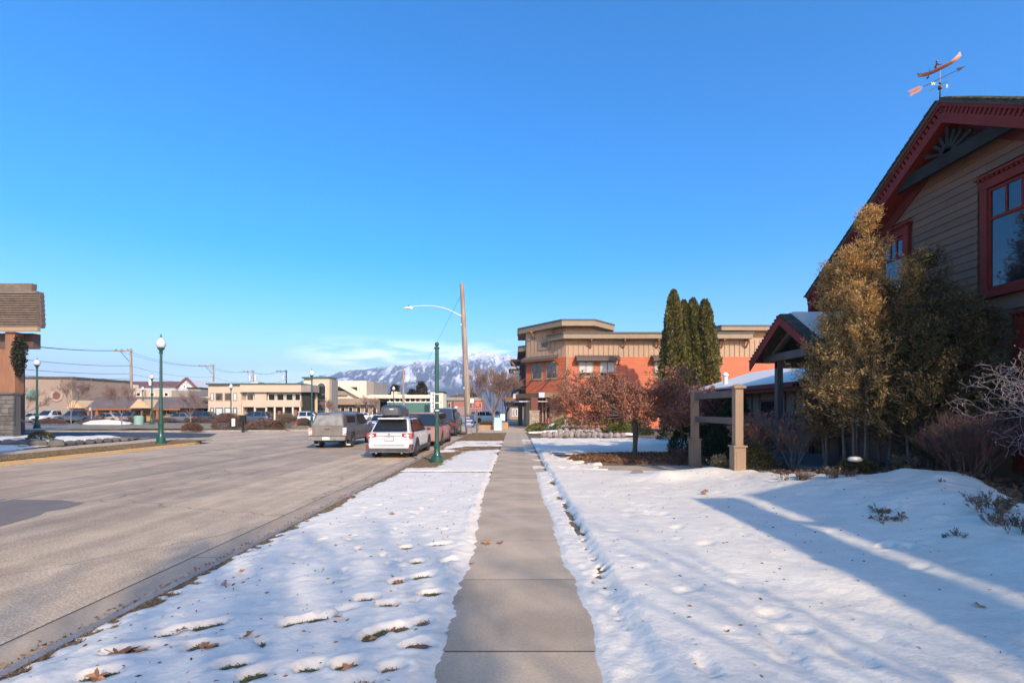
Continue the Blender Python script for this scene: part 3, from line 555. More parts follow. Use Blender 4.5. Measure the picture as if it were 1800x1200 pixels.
while z < rz_(PK) - .3:
    z1 = z + ex; h = (PZ - .28 - z1 - .0) / SL; a = max(yN, PK - h); b = min(yF, PK + h)
    if b - a > .15:
        cuts = [(a, b)]
        for (w0, w1, z0, zz) in WIN:
            if z + ex > z0 - .12 and z < zz + .16:
                nc = []
                for c0, c1 in cuts:
                    if w1 + .1 <= c0 or w0 - .1 >= c1: nc.append((c0, c1)); continue
                    if w0 - .1 > c0: nc.append((c0, w0 - .1))
                    if w1 + .1 < c1: nc.append((w1 + .1, c1))
                cuts = nc
        for c0, c1 in cuts:
            pieces = [(c0, c1)]
            if c1 - c0 > 3.6: q = rnd.uniform(c0 + 1.2, c1 - 1.2); pieces = [(c0, q - .002), (q + .002, c1)]
            for c0_, c1_ in pieces:
                MB().prism([(HX + .05, c0_, z), (HX - .002, c0_, z), (HX + .022, c0_, z1 + .02), (HX + .05, c0_, z1 + .02)], (0, c1_ - c0_, 0)).build('siding_board', M_sid, house)
    z = z1
# roof: two slopes with thickness, edge shingle courses
for s in (-1, 1):
    ye = PK + s * (PK - EN); n = Vector((0, s * SL, 1)).normalized(); rf = MB()
    a = Vector((RX - .06, PK, PZ)); b = Vector((RX - .06, ye, rz_(ye))); off = n * .07
    rf.prism([a, b, b + off, a + off], (10.3, 0, 0)); rf.build('roof', M_moss if s < 0 else M_shing, house)
    L_ = (b - a).length; d = (b - a).normalized(); m = MB(); t = 0; q = 0
    while t < L_ - .05:
        m.hexa([a + d * t + n * .071 + Vector((-.03 - .02 * rnd.random(), 0, 0)), a + d * (t + .2) + n * .085 + Vector((-.03 - .02 * rnd.random(), 0, 0)), a + d * (t + .2) + n * .085 + Vector((.7, 0, 0)), a + d * t + n * .071 + Vector((.7, 0, 0)),
                a + d * t + n * .08 + Vector((-.04, 0, 0)), a + d * (t + .2) + n * (.10 + .012 * rnd.random()) + Vector((-.04, 0, 0)), a + d * (t + .2) + n * .12 + Vector((.7, 0, 0)), a + d * t + n * .08 + Vector((.7, 0, 0))]); t += .16
    m.build('shingle_course', M_shing if s > 0 else M_moss, house, kind='stuff')
    # rake boards
    def rk(name, x0, x1, d0, d1, m_, L0=0., L1=1.):
        p = a + (b - a) * L0; e = a + (b - a) * L1
        dn = Vector((0, 0, -1)); f = 1 / math.cos(math.atan(SL))
        k_ = MB(); k_.prism([(x0, p.y, p.z - d0 * f), (x0, e.y, e.z - d0 * f), (x0, e.y, e.z - d1 * f), (x0, p.y, p.z - d1 * f)], (x1 - x0, 0, 0)); return k_.build(name, m_, house)
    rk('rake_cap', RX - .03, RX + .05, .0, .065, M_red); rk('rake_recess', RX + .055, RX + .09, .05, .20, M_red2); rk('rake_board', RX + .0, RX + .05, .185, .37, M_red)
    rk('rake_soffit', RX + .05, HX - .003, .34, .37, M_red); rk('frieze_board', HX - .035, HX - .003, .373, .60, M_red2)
    dm = MB().box(-.03, -.035, -.062, .03, .035, .062).mesh('dentil', M_red)
    nd = int(L_ / .115)
    for i in range(nd):
        c = a + d * (.08 + i * .115) - n * .125; o = link('dentil', dm, house, Vector((RX + .028, c.y, c.z)) - ORG[house.name]); o.rotation_euler = (math.atan2(d.z, d.y), 0, 0)
# eave boards and soffits at both ends
for ye, s in ((EN, 1), (EF, -1)):
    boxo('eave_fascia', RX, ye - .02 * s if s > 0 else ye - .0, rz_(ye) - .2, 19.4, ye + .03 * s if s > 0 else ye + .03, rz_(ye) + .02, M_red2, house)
    boxo('eave_soffit', RX + .06, min(ye + .035 * s, ye + .42 * s), rz_(ye) - .21, 19.3, max(ye + .035 * s, ye + .42 * s), rz_(ye) - .185, M_brown, house)
# truss in the gable peak
tr = MB().box(RX + .10, PK - 1.42, 7.12, RX + .20, PK + 1.42, 7.40); MB().prism([(RX + .10, PK - 1.68, 7.12), (RX + .10, PK + 1.68, 7.12), (RX + .10, PK + 1.30, 7.40), (RX + .10, PK - 1.30, 7.40)], (.1, 0, 0)).build('truss_tie', M_char, house)
for ang in (20, 45, 68, 90, 112, 135, 160):
    l = .2
    while l < 1.3 and 7.40 + math.sin(R(ang)) * (l + .05) < rz_(PK + math.cos(R(ang)) * (l + .05)) - .50: l += .03
    MB().beam((RX + .15, PK, 7.38), (RX + .15, PK + math.cos(R(ang)) * l, 7.38 + math.sin(R(ang)) * l), .07, .075, up=(1, 0, 0)).build('truss_ray', M_char, house)
# windows
def window(y0, y1, z0, z1, npane, head=True):
    fr = MB(); cw = .15
    x0, x1 = HX - .045, HX + .05
    fr.box(x0, y0 - .0, z0, x1, y0 + cw, z1 - .18).box(x0, y1 - cw, z0, x1, y1, z1 - .18).box(x0 - .01, y0 - .02, z1 - .18, x1, y1 + .02, z1).box(x0 - .03, y0 - .03, z0 - .13, x1, y1 + .03, z0)
    f = fr.build('window', M_red, house)
    MB().box(x0 - .07, y0 - .07, z1 + .045, x1, y1 + .07, z1 + .09).build('head_cap', M_red, f)
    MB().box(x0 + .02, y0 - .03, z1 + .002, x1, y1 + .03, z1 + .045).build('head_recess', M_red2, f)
    dd = MB().box(-.03, -.028, -.02, .03, .028, .02).mesh('window_dentil', M_red); n = int((y1 - y0 + .06) / .095)
    for i in range(n): link('window_dentil', dd, f, Vector((x0 - .012, y0 - .02 + .05 + i * .095, z1 + .022)) - ORG[house.name])
    ya, yb, za, zb = y0 + cw, y1 - cw, z0 + .02, z1 - .20; zm = zb - .30 * (zb - za)
    sa = MB(); sx0, sx1 = HX - .015, HX + .03; w = .055
    for a_, b_, c_, e_ in ((ya, ya + w, za, zb), (yb - w, yb, za, zb), (ya + w, yb - w, za, za + .07), (ya + w, yb - w, zb - w, zb), (ya + w, yb - w, zm - .03, zm + .03)): sa.box(sx0, a_, c_, sx1, b_, e_)
    for i in range(1, npane):
        yy = ya + w + (yb - ya - 2 * w) * i / npane; sa.box(sx0 + .004, yy - .022, zm + .03, sx1 - .004, yy + .022, zb - w)
    sa.build('sash', M_red, f)
    for i in range(npane):
        p0 = ya + w + (yb - ya - 2 * w) * i / npane + .01; p1 = ya + w + (yb - ya - 2 * w) * (i + 1) / npane - .01
        boxo('pane', HX + .008, p0, zm + .02, HX + .014, p1, zb - w + .01, M_glass, f)
    boxo('pane', HX + .008, ya + w - .01, za + .06, HX + .014, yb - w + .01, zm - .02, M_glass, f)
window(*WIN[0][:2], WIN[0][2], WIN[0][3], 5); window(*WIN[1][:2], WIN[1][2], WIN[1][3], 3); window(*WIN[2][:2], WIN[2][2], WIN[2][3], 3)
# weathervane on the gable peak
WVX, WVY = 9.27, PK; wv = thing('weathervane', 'copper canoe weathervane with an arrow and compass letters on the gable peak', 'weathervane', (WVX, WVY, PZ + .05))
M_cop = mat('copper', (.40, .17, .10), .38, (.22, .10, .075), 8, metal=.55); M_copd = mat('dark_copper', (.12, .07, .06), .4, metal=.6); M_copl = mat('bright_copper', (.75, .36, .24), .35, (.6, .28, .18), 6, metal=.3)
M_verd = mat('brass_letter', (.35, .38, .10), .4, metal=.4); M_gr = mat('green_letter', (.03, .12, .09), .5)
MB().tube([(WVX, WVY, PZ), (WVX, WVY, PZ + .16), (WVX, WVY, PZ + .34)], [.03, .022, .012], 8).build('post', M_dark, wv)
MB().tube([(WVX, WVY, PZ + .34), (WVX, WVY, PZ + .82)], .007, 6).build('rod', M_cop, wv)
MB().ball((WVX, WVY, PZ + .36), .055, 12).build('ball', M_copd, wv, smooth=60)
MB().ball((WVX, WVY, PZ + .475), .032, 10).build('small_ball', M_copd, wv, smooth=60)
# arrow lies across the view, tilted by perspective only
ad = Vector((.84, -.50, .0)).normalized(); ac = Vector((WVX, WVY, PZ + .60)) 
tl = Vector((0, 0, .27)); ad = (ad + tl * 1.0).normalized()
MB().tube([ac - ad * .60, ac + ad * .42], .008, 6).build('arrow_shaft', M_copd, wv)
sd_ = Vector((0, 0, 1)) - ad * ad.z; sd_.normalize(); nn_ = ad.cross(sd_) * .008
MB().prism([ac + ad * .56, ac + ad * .36 + sd_ * .055, ac + ad * .40, ac + ad * .36 - sd_ * .055], nn_).build('arrow_head', M_copd, wv)
for s in (1, -1):
    MB().prism([ac - ad * .38, ac - ad * .46 + sd_ * .075 * s, ac - ad * .72 + sd_ * .085 * s, ac - ad * .68 + sd_ * .012 * s], nn_).build('arrow_feather', M_copl, wv)
cc = Vector((WVX, WVY, PZ + .86)); cn = MB(); pts = []; nS = 14; L2 = .48; ring = []
lat = ad.cross(sd_).normalized()
for i in range(nS + 1):
    t = -1 + 2 * i / nS; e = abs(t) ** 3.2; base = cc + ad * (t * L2) + sd_ * (.10 * e - .045); wdt = .055 * (1 - abs(t) ** 2.5) + .002; hgt = .075 + .045 * e
    ring += [base, base + lat * wdt * .8 + sd_ * hgt * .4, base + lat * wdt + sd_ * hgt, base + lat * wdt * .7 + sd_ * hgt * .85, base - lat * wdt * .7 + sd_ * hgt * .85, base - lat * wdt + sd_ * hgt, base - lat * wdt * .8 + sd_ * hgt * .4]
cn.add(ring, [(i * 7 + j, i * 7 + (j + 1) % 7, (i + 1) * 7 + (j + 1) % 7, (i + 1) * 7 + j) for i in range(nS) for j in range(7)] + [tuple(range(7)), tuple(range(nS * 7 + 6, nS * 7 - 1, -1))])
cn.build('canoe', M_cop, wv, smooth=50)
pb = cc - ad * .06 + sd_ * .03
pm = MB().tube([pb, pb + sd_ * .07 + ad * .0, pb + sd_ * .14 + ad * .03], [.038, .034, .022], 8).ball(pb + sd_ * .19 + ad * .045, .032, 8).tube([pb + sd_ * .125 + ad * .03, pb + sd_ * .07 + ad * .08, pb + sd_ * .06 + ad * .12], [.016, .013, .01], 6).tube([pb + sd_ * .12, pb + sd_ * .06 - ad * .05, pb + sd_ * .05 + ad * .02 + lat * .03], [.016, .013, .01], 6)
pm.build('paddler', M_cop, wv, smooth=60)
MB().tube([pb + sd_ * .13 - ad * .12 - lat * .06, pb - sd_ * .06 - ad * .20 - lat * .07], .006, 5).prism([pb - sd_ * .04 - ad * .18 - lat * .07, pb - sd_ * .06 - ad * .24 - lat * .07, pb - sd_ * .11 - ad * .25 - lat * .07, pb - sd_ * .10 - ad * .20 - lat * .07], lat * .006).build('paddle', M_copd, wv)
cz = Vector((WVX, WVY, PZ + .43)); dirs = {'N': (-.55, -.55, 0), 'S': (.55, .55, 0), 'W': (-.72, .45, 0), 'E': (.72, -.45, 0)}
dirs = {'S': (.62, -.35, .25), 'N': (-.62, .35, -.25), 'W': (-.80, -.1, .05), 'E': (.80, .1, -.05)}
for ch, dv in dirs.items():
    dv = Vector(dv).normalized(); col_ = M_verd if ch in 'WE' else M_gr; rr_ = .20
    MB().tube([cz, cz + dv * (rr_ - .03)], .006, 5).build('compass_arm', col_, wv)
    text_obj(ch, .12, col_, wv, cz + dv * (rr_ + .02), depth=.004, name='compass_letter')
wv.scale = (.78, .78, .84)

# entry porch with its own gable
M_post = mat('porch_post', (.135, .105, .088), .7, (.105, .08, .066), 3, stretch=(1, 1, .3), fine=.08, fscale=60)
PX, PC, PH, PE, PP = 7.35, 13.43, 1.70, 3.25, 4.40
porch = thing('entry_porch', 'gabled entry porch with red bargeboards on square brown posts beside the house', 'porch', (8.4, PC, .3))
psl = (PP - PE) / PH
for s in (-1, 1):
    a = Vector((PX, PC, PP)); b = Vector((PX, PC + s * PH, PE)); nrm = Vector((0, s * psl, 1)).normalized()
    MB().prism([a, b, b + nrm * .07, a + nrm * .07], (2.6, 0, 0)).build('porch_roof', M_moss, porch)
    if True: MB().prism([a + nrm * .075 + Vector((.3, 0, 0)), a + (b - a) * .8 + nrm * .075 + Vector((.3, 0, 0)), a + (b - a) * .8 + nrm * .12 + Vector((.3, 0, 0)), a + nrm * .13 + Vector((.3, 0, 0))], (2.2, 0, 0)).build('roof_snow', M_snowfar, porch)
    f = 1 / math.cos(math.atan(psl))
    MB().prism([a + Vector((-.02, 0, -.0)), b + Vector((-.02, 0, 0)), b + Vector((-.02, 0, -.2 * f)), a + Vector((-.02, 0, -.2 * f))], (.04, 0, 0)).build('bargeboard', M_red, porch)
    n = 15
    for i in range(n):
        c = a + (b - a) * ((i + .5) / n); MB().box(c.x - .05, c.y - .03, c.z + .0, c.x - .02, c.y + .03, c.z + .055).build('bargeboard_dentil', M_red2, porch)
boxo('tie_beam', PX + .34, PC - PH + .18, PE - .02, PX + .52, PC + PH - .18, PE + .2, M_post, porch)
MB().beam((PX + .40, PC - PH * .62, PE + .2), (PX + .40, PC, PP - .35), .09, .12, up=(1, 0, 0)).build('brace', M_post, porch); MB().beam((PX + .40, PC + PH * .62, PE + .2), (PX + .40, PC, PP - .35), .09, .12, up=(1, 0, 0)).build('brace', M_post, porch)
for yy in (11.87, 14.26):
    for xx in (7.75, 9.55):
        p = boxo('post', xx, yy, .44, xx + .16, yy + .17, PE - .02, M_post, porch)
        boxo('post_base', xx - .03, yy - .03, .44, xx + .19, yy + .2, .62 if xx > 9 else 1.75 if yy < 12 else .6, M_post, p)
boxo('side_beam', PX + .4, 11.9, PE - .22, 9.7, 12.02, PE - .022, M_post, porch); boxo('side_beam', PX + .4, 14.28, PE - .22, 9.7, 14.4, PE - .022, M_post, porch)
boxo('deck', 7.1, 11.45, .2, 9.75, 15.2, .43, mat('deck_boards', (.17, .15, .13), .8, (.13, .11, .10), 3, stretch=(1, 6, 1)), porch)
boxo('step', 6.6, 12.1, -.02, 7.098, 14.8, .21, M_conc, porch)
stn = thing('garden_boulder', 'large pale flat boulder lying in front of the porch steps', 'boulder', (6.5, 12.2, .1))
def rock(mb, c, sx_, sy_, sz_, seed, n=8):
    r_ = random.Random(seed); vs = []; m = 5
    for i in range(m + 1):
        a = math.pi * i / m
        for k in range(n):
            t = 2 * math.pi * k / n; q = r_.uniform(.82, 1.1); vs.append((c[0] + math.sin(a) ** .7 * math.cos(t) * sx_ * q, c[1] + math.sin(a) ** .7 * math.sin(t) * sy_ * q, c[2] - math.cos(a) * sz_ * r_.uniform(.9, 1.08)))
    mb.add(vs, [(i * n + k, i * n + (k + 1) % n, (i + 1) * n + (k + 1) % n, (i + 1) * n + k) for i in range(m) for k in range(n)]); return mb
M_rock = mat('grey_stone', (.30, .27, .235), .9, (.20, .17, .15), 4, fine=.2, fscale=30, bump=.6, bscale=12, rv=.15)
rock(MB(), (6.5, 12.25, .12), .62, .5, .2, 5, 10).build('boulder_body', M_rock, stn, smooth=30)
# wrought iron fence behind the porch
fe = thing('iron_fence', 'black wrought iron picket fence behind the porch', 'fence', (8.4, 15.6, 0))
for z in (.75, 1.55): MB().box(7.3, 15.62, z, 9.6, 15.65, z + .04).build('rail', M_dark, fe)
pk = MB().box(-.009, -.009, 0, .009, .009, 1.35).tube([(0, 0, 1.35), (0, 0, 1.42)], [.016, .002], 6).mesh('picket', M_dark)
for i in range(23): link('picket', pk, fe, Vector((7.32 + i * .10, 15.635, .35)) - ORG[fe.name])
for x in (7.28, 9.62): boxo('fence_post', x - .03, 15.6, .1, x + .03, 15.66, 1.9, M_dark, fe)

# low wing with the snowy roof
lw = thing('low_wing', 'low timber wing with a snow covered red edged roof behind the house', 'building', (12, 20, 0))
M_tan = mat('tan_boards', (.30, .235, .165), .75, (.25, .19, .13), 3, stretch=(1, 4, .3), rv=.06)
boxo('wall', 9.65, 15.9, 0, 15, 24.4, 2.6, M_tan, lw)
MB().prism([(9.65, 15.9, 2.6), (12.0, 15.9, 3.45), (15, 15.9, 2.6)], (0, 8.5, 0)).build('gable_wall', M_tan, lw)
MB().prism([(9.0, 15.42, 2.62), (12.1, 15.42, 3.55), (12.1, 15.42, 3.63), (9.0, 15.42, 2.70)], (0, 9.4, 0)).build('roof', M_shing, lw)
MB().prism([(15.2, 15.42, 2.62), (12.1, 15.42, 3.55), (12.1, 15.42, 3.63), (15.2, 15.42, 2.70)], (0, 9.4, 0)).build('roof', M_shing, lw)
MB().prism([(9.08, 15.45, 2.72), (12.1, 15.45, 3.635), (12.1, 15.45, 3.71), (9.12, 15.45, 2.80)], (0, 9.35, 0)).build('roof_snow', M_snowfar, lw)
boxo('fascia', 8.955, 15.42, 2.42, 8.998, 24.85, 2.71, M_red, lw); boxo('gutter', 8.86, 15.42, 2.55, 8.95, 24.85, 2.64, M_red2, lw)
MB().prism([(9.0, 24.83, 2.40), (12.1, 24.83, 3.33), (12.1, 24.83, 3.55), (9.0, 24.83, 2.62)], (0, .05, 0)).build('bargeboard', M_brown, lw)
for i in range(14):
    if i in (3, 4, 8, 9): continue
    boxo('wall_board', 9.60, 16.0 + i * .6, 0, 9.65, 16.06 + i * .6, 2.5, M_brown, lw)
for y in (17.85, 20.85):
    w = boxo('window', 9.61, y, .9, 9.648, y + 1.1, 2.2, M_brown, lw); boxo('pane', 9.60, y + .08, .98, 9.609, y + 1.02, 2.12, M_glass, w)
vp = thing('roof_vent', 'white metal vent pipe standing on the snowy low roof', 'vent', (0, 0, 0)); X = px_(1275, 22.5)
z0 = 2.7 + (X - 9.0) * .303
MB().tube([(X, 22.5, z0 - .1), (X, 22.5, z0 + .42)], .10, 12).build('pipe', M_white, vp, smooth=True); MB().tube([(X, 22.5, z0 + .44), (X, 22.5, z0 + .50), (X, 22.5, z0 + .6)], [.15, .15, .06], 12).build('cap', M_white, vp, smooth=True)

# empty sign frame
sf = thing('sign_frame', 'empty brown timber sign frame of two boxed posts with crossbars in the snow', 'sign frame', (5.6, 13.6, 0))
M_sf = mat('frame_timber', (.36, .23, .14), .7, (.30, .19, .11), 3, stretch=(1, 1, .2), fine=.08, fscale=50)
for x, y, zb in ((5.62, 12.2, .0), (5.60, 15.05, -.02)):
    p = boxo('post', x - .10, y - .10, .9, x + .10, y + .10, 2.34, M_sf, sf, bevel=.006)
    boxo('post_sleeve', x - .145, y - .145, zb, x + .145, y + .145, .86, M_sf, p, bevel=.006); boxo('sleeve_cap', x - .175, y - .175, .862, x + .175, y + .175, .91, M_sf, p, bevel=.008)
    boxo('sleeve_panel', x - .09, y - .152, zb + .1, x + .09, y - .147, .75, M_sf, p)
    cp = MB().box(x - .15, y - .15, 2.342, x + .15, y + .15, 2.39); cp.prism([(x - .15, y - .15, 2.392), (x + .15, y - .15, 2.392), (x, y - .15 + .15, 2.46)], (0, .002, 0)); boxo('post_cap', x - .15, y - .15, 2.342, x + .15, y + .15, 2.39, M_sf, p)
    c = MB(); c.add([(x - .15, y - .15, 2.39), (x + .15, y - .15, 2.39), (x + .15, y + .15, 2.39), (x - .15, y + .15, 2.39), (x, y, 2.46)], [(0, 1, 4), (1, 2, 4), (2, 3, 4), (3, 0, 4)]); c.build('cap_point', M_sf, p)
boxo('crossbar', 5.56, 12.302, 2.12, 5.66, 14.948, 2.30, M_brown, sf, bevel=.005); boxo('crossbar', 5.57, 12.302, 1.43, 5.65, 14.948, 1.60, M_brown, sf, bevel=.005)

# rail and stone edging in the yard
tf = thing('rail_fence', 'short weathered rail between two square posts among junipers', 'fence', (4.6, 33, 0)); M_wea = mat('weathered_wood', (.42, .36, .29), .85, (.30, .25, .2), 4, fine=.15)
for x in (3.5, 5.65): boxo('post', x - .11, 32.9, 0, x + .11, 33.12, 1.15, M_wea, tf)
boxo('rail', 3.2, 32.8, .64, 6.1, 32.898, .78, M_wea, tf); boxo('rail', 3.62, 32.95, .2, 5.53, 33.05, .3, M_wea, tf)
sw = thing('stone_edging', 'row of rounded pinkish stones edging the juniper bed', 'stone edging', (4.2, 31.6, 0)); M_pst = mat('pink_stone', (.36, .28, .24), .9, (.26, .215, .19), 3, fine=.15, rv=.2)
rr = random.Random(4)
for i in range(15):
    x = 1.9 + i * .36 + rr.uniform(-.06, .06); rock(MB(), (x, 31.4 + .3 * math.sin(i * .4) + rr.uniform(-.1, .1), .16), rr.uniform(.19, .27), .2, rr.uniform(.16, .27), i, 7).build('stone', M_pst, sw, smooth=30)
for i in range(7):
    x = 3.0 + i * .42; rock(MB(), (x, 31.9, .40), .22, .18, .14, 40 + i, 7).build('stone', M_pst, sw, smooth=30)
bo = thing('hitching_post', 'small weathered grey wooden post with a side block in the yard', 'post', (9.2, 27.6, 0)); boxo('shaft', 9.1, 27.5, 0, 9.38, 27.75, .95, M_wea, bo); boxo('side_block', 8.9, 27.5, .7, 9.098, 27.7, .95, M_wea, bo)
for (a, b, s, lab) in ((1420, 853, .16, 'low grey rock half buried in snow right of the sign frame'), (1120, 832, .13, 'dark rock at the left edge of the snow mound'), (1370, 822, .2, 'tan stone at the foot of the porch shrubs')):
    zz = .2 if a > 1200 else .12; X, Y = pw(a, b, zz); o = rock(MB(), (0, 0, 0), s * 1.5, s, s * .55, a, 9).build('garden_rock', M_rock, smooth=30); o.location = (X, Y, float(ground_h(np.array([X]), np.array([Y]))[0]) + .09); tag(o, lab, 'rock')

# unseen house added behind the camera on the right, shaped to shade the lawn
nb = thing('unseen_shade_house', 'unseen brown house added behind the viewpoint on the right to shade the lawn', 'house', (13, -4, 0))
boxo('wall', 9.1, -11, 0, 16, .6, 5.1, M_sid, nb)
MB().prism([(8.62, -11.5, 5.35), (12.0, -11.5, 6.2), (16.6, -11.5, 5.25)], (0, 12.5, 0)).build('roof', M_shing, nb)
boxo('awning', 7.55, -11.5, 5.2, 8.3, 1.0, 5.28, M_shing, nb)  # slab and gap added to cast the lawn's shade band and sun streak
for y_ in (-11, -6, -1): boxo('shade_slab_arm', 8.25, y_, 5.0, 9.1, y_ + .1, 5.18, M_brown, nb)
# ================================================================ THE RED AND TAN TWO-STOREY BUILDING (307)
M_rs = mat('orange_red_siding', (.60, .155, .06), .7, (.50, .125, .05), 2.5, stretch=(.4, .4, 3), fine=.06, fscale=30)
M_bb = mat('tan_battens', (.46, .30, .18), .75, (.40, .26, .155), 3, stretch=(3, 3, .3), fine=.06, fscale=30)
M_fas = mat('olive_fascia', (.32, .235, .145), .7, (.27, .20, .125), 4)
M_fas2 = mat('olive_fascia_dark', (.10, .085, .062), .7)
M_orw = mat('orange_timber', (.34, .145, .06), .65, (.26, .11, .05), 5, stretch=(1, 1, .4))
M_mroof = mat('standing_seam', (.14, .115, .095), .5, (.11, .09, .075), 4)
M_stone = mat('buff_stone', (.42, .33, .23), .9, (.30, .235, .17), 3, fine=.15, rv=.22, bump=.5, bscale=15)
M_blind = mat('blind', (.55, .52, .46), .8)
B = thing('corner_building', 'two storey office building with orange red lap siding and tan upper boards numbered 307', 'building', (14, 54, 0))
YF = 48.0; X1 = 5.08; XL, YL = 1.20, 51.4; XR = 27.5; ZR1 = 7.05; ZT = 8.75
def lapwall(name, p0, p1, z0, z1, ex, m, par, th=.07):
    k = MB(); a = Vector((p0[0], p0[1], 0)); b = Vector((p1[0], p1[1], 0)); d = (b - a).normalized(); n = Vector((d.y, -d.x, 0)); z = z0
    while z < z1 - .01:
        t = min(z + ex, z1); k.prism([a + Vector((0, 0, z)), a + n * th + Vector((0, 0, z)), a + n * (th - .045) + Vector((0, 0, t)), a + Vector((0, 0, t))], b - a); z = t
    return k.build(name, m, par, kind='stuff')
def battens(name, p0, p1, z0, z1, st, m, par):
    k = MB(); a = Vector((p0[0], p0[1], 0)); b = Vector((p1[0], p1[1], 0)); d = (b - a).normalized(); n = Vector((d.y, -d.x, 0)); L_ = (b - a).length; t = st / 2
    while t < L_:
        c = a + d * t; k.beam(c + n * .06 + Vector((0, 0, z0)), c + n * .06 + Vector((0, 0, z1)), .04, .02, up=n); t += st
    return k.build(name, m, par, kind='stuff')
body = MB().prism([(X1, YF, 0), (XR, YF, 0), (XR, 68, 0), (XL, 68, 0), (XL, YL, 0)], (0, 0, ZT)); body.build('wall', M_bb, B)
tow = MB().prism([(X1, YF, ZT), (7.5, YF, ZT), (9.3, 50, ZT), (9.3, 56, ZT), (XL, 56, ZT), (XL, YL, ZT)], (0, 0, 1.2)); tow.build('tower_wall', M_bb, B)
boxo('raised_wall', 20.3, 49.2, ZT, 29, 58, 9.7, M_bb, B)
lapwall('lap_siding', (X1, YF), (XR, YF), .0, ZR1, .21, M_rs, B); lapwall('lap_siding', (XL, YL), (X1, YF), 3.15, ZR1, .21, M_rs, B)
battens('battens', (X1, YF), (XR, YF), ZR1, ZT - .02, .50, M_bb, B); battens('battens', (XL, YL), (X1, YF), ZR1, 9.9, .50, M_bb, B); battens('battens', (X1, YF), (7.5, YF), ZT + .7, 9.9, .50, M_bb, B)
# vertical corner board
boxo('corner_board', X1 - .02, YF - .1, 2.6, X1 + .22, YF - .052, ZR1, M_fas, B)
# flat roofs as stepped fascias
def slab(name, poly, z0, z1, par):
    o = MB().prism([(x, y, z0) for x, y in poly], (0, 0, z1 - z0)).build(name, M_fas, par)
    cx = sum(p[0] for p in poly) / len(poly); cy = sum(p[1] for p in poly) / len(poly)
    MB().prism([(cx + (x - cx) * 1.012, cy + (y - cy) * 1.012, z1 + .002) for x, y in poly], (0, 0, .14)).build('roof_cap', M_fas2, o); return o
slab('tower_roof', [(4.55, 46.9), (7.75, 46.9), (10.25, 49.8), (10.25, 57), (.35, 57), (.35, 52.2)], 9.95, 10.45, B)
slab('main_roof', [(4.75, 47.1), (23.2, 47.1), (23.2, 68.4), (9.5, 68.4), (9.5, 51), (3.3, 49.0)], ZT, 9.22, B)
slab('side_roof', [(.35, 52.5), (2.05, 50.9), (2.2, 52), (1.2, 56), (1.2, 68), (.3, 68)], 8.1, 8.55, B)
slab('raised_roof', [(20.6, 48.2), (29.5, 48.2), (29.5, 59), (19.8, 59), (19.8, 50)], 9.72, 10.1, B)
def bracket(x, y, zt, d=(0, -1), s=1.0):
    a = Vector((x, y, zt)); n = Vector((d[0], d[1], 0)).normalized()
    return MB().beam(a, a + n * .75 * s, .14, .14).beam(a + Vector((0, 0, -.7 * s)), a + n * .62 * s + Vector((0, 0, -.06)), .12, .12).build('bracket', M_orw, B)
for px in (1038, 1096, 1155, 1268): bracket(px_(px, 47.95), 47.93, 8.64)
bracket(22.9, 47.93, 8.64)
dA = Vector((YF - YL, -(X1 - XL), 0)).normalized(); dA = (-abs(dA.x), -abs(dA.y))
for t in (.22, .75): bracket(XL + (X1 - XL) * t, YL + (YF - YL) * t, 9.9, dA)
# windows
def win307(p0, p1, z0, z1, kind='blind', par=B):
    a = Vector((p0[0], p0[1], 0)); b = Vector((p1[0], p1[1], 0)); d = (b - a).normalized(); n = Vector((d.y, -d.x, 0)); L_ = (b - a).length
    def bx(mb, t0, t1, za, zb, o0, o1): 
        q = [a + d * t0 + n * o0, a + d * t1 + n * o0, a + d * t1 + n * o1, a + d * t0 + n * o1]
        return mb.hexa([(v.x, v.y, za) for v in q] + [(v.x, v.y, zb) for v in q])
    fr = MB(); w = .12
    bx(fr, 0, w, z0, z1, .0, .10); bx(fr, L_ - w, L_, z0, z1, .0, .10); bx(fr, w, L_ - w, z0, z0 + w, .0, .10); bx(fr, w, L_ - w, z1 - w, z1, .0, .10); bx(fr, -.05, L_ + .05, z0 - .1, z0 - .002, .0, .13)
    f = fr.build('window', M_fas, par)
    bx(MB(), w, L_ - w, z0 + w, z1 - w, .055, .065).build('pane', M_glass, f)
    bx(MB(), L_ / 2 - .025, L_ / 2 + .025, z0 + w, z1 - w, .066, .085).build('mullion', M_fas2, f)
    if kind == 'blind':
        h = (z1 - z0 - 2 * w); bx(MB(), w + .02, L_ / 2 - .03, z0 + w + .22 * h, z1 - w - .05, .066, .070).build('blind', M_blind, f); bx(MB(), L_ / 2 + .03, L_ - w - .02, z0 + w + .22 * h, z1 - w - .05, .066, .070).build('blind', M_blind, f)
def awn(p0, p1, z, d=.85, par=B):
    a = Vector((p0[0], p0[1], 0)); b = Vector((p1[0], p1[1], 0)); dd = (b - a).normalized(); n = Vector((dd.y, -dd.x, 0)); L_ = (b - a).length
    k = MB(); k.prism([a + n * .06 + Vector((0, 0, z)), a + n * d + Vector((0, 0, z - .38)), a + n * d + Vector((0, 0, z - .43)), a + n * .06 + Vector((0, 0, z - .06))], b - a)
    t = .0
    while t <= L_ + .01: k.beam(a + dd * t + n * .08 + Vector((0, 0, z + .02)), a + dd * t + n * d + Vector((0, 0, z - .36)), .03, .05); t += .3
    o = k.build('awning', M_mroof, par); MB().beam(a + n * (d - .08) + Vector((0, 0, z - .53)), b + n * (d - .08) + Vector((0, 0, z - .53)), .12, .16).build('awning_beam', mat('awning_timber', (.15, .085, .05), .7), o)
    for q in (a + dd * .1, b - dd * .1): MB().beam(q + n * .06 + Vector((0, 0, z - .95)), q + n * (d - .12) + Vector((0, 0, z - .5)), .1, .1).build('awning_strut', MATS['awning_timber'], o)
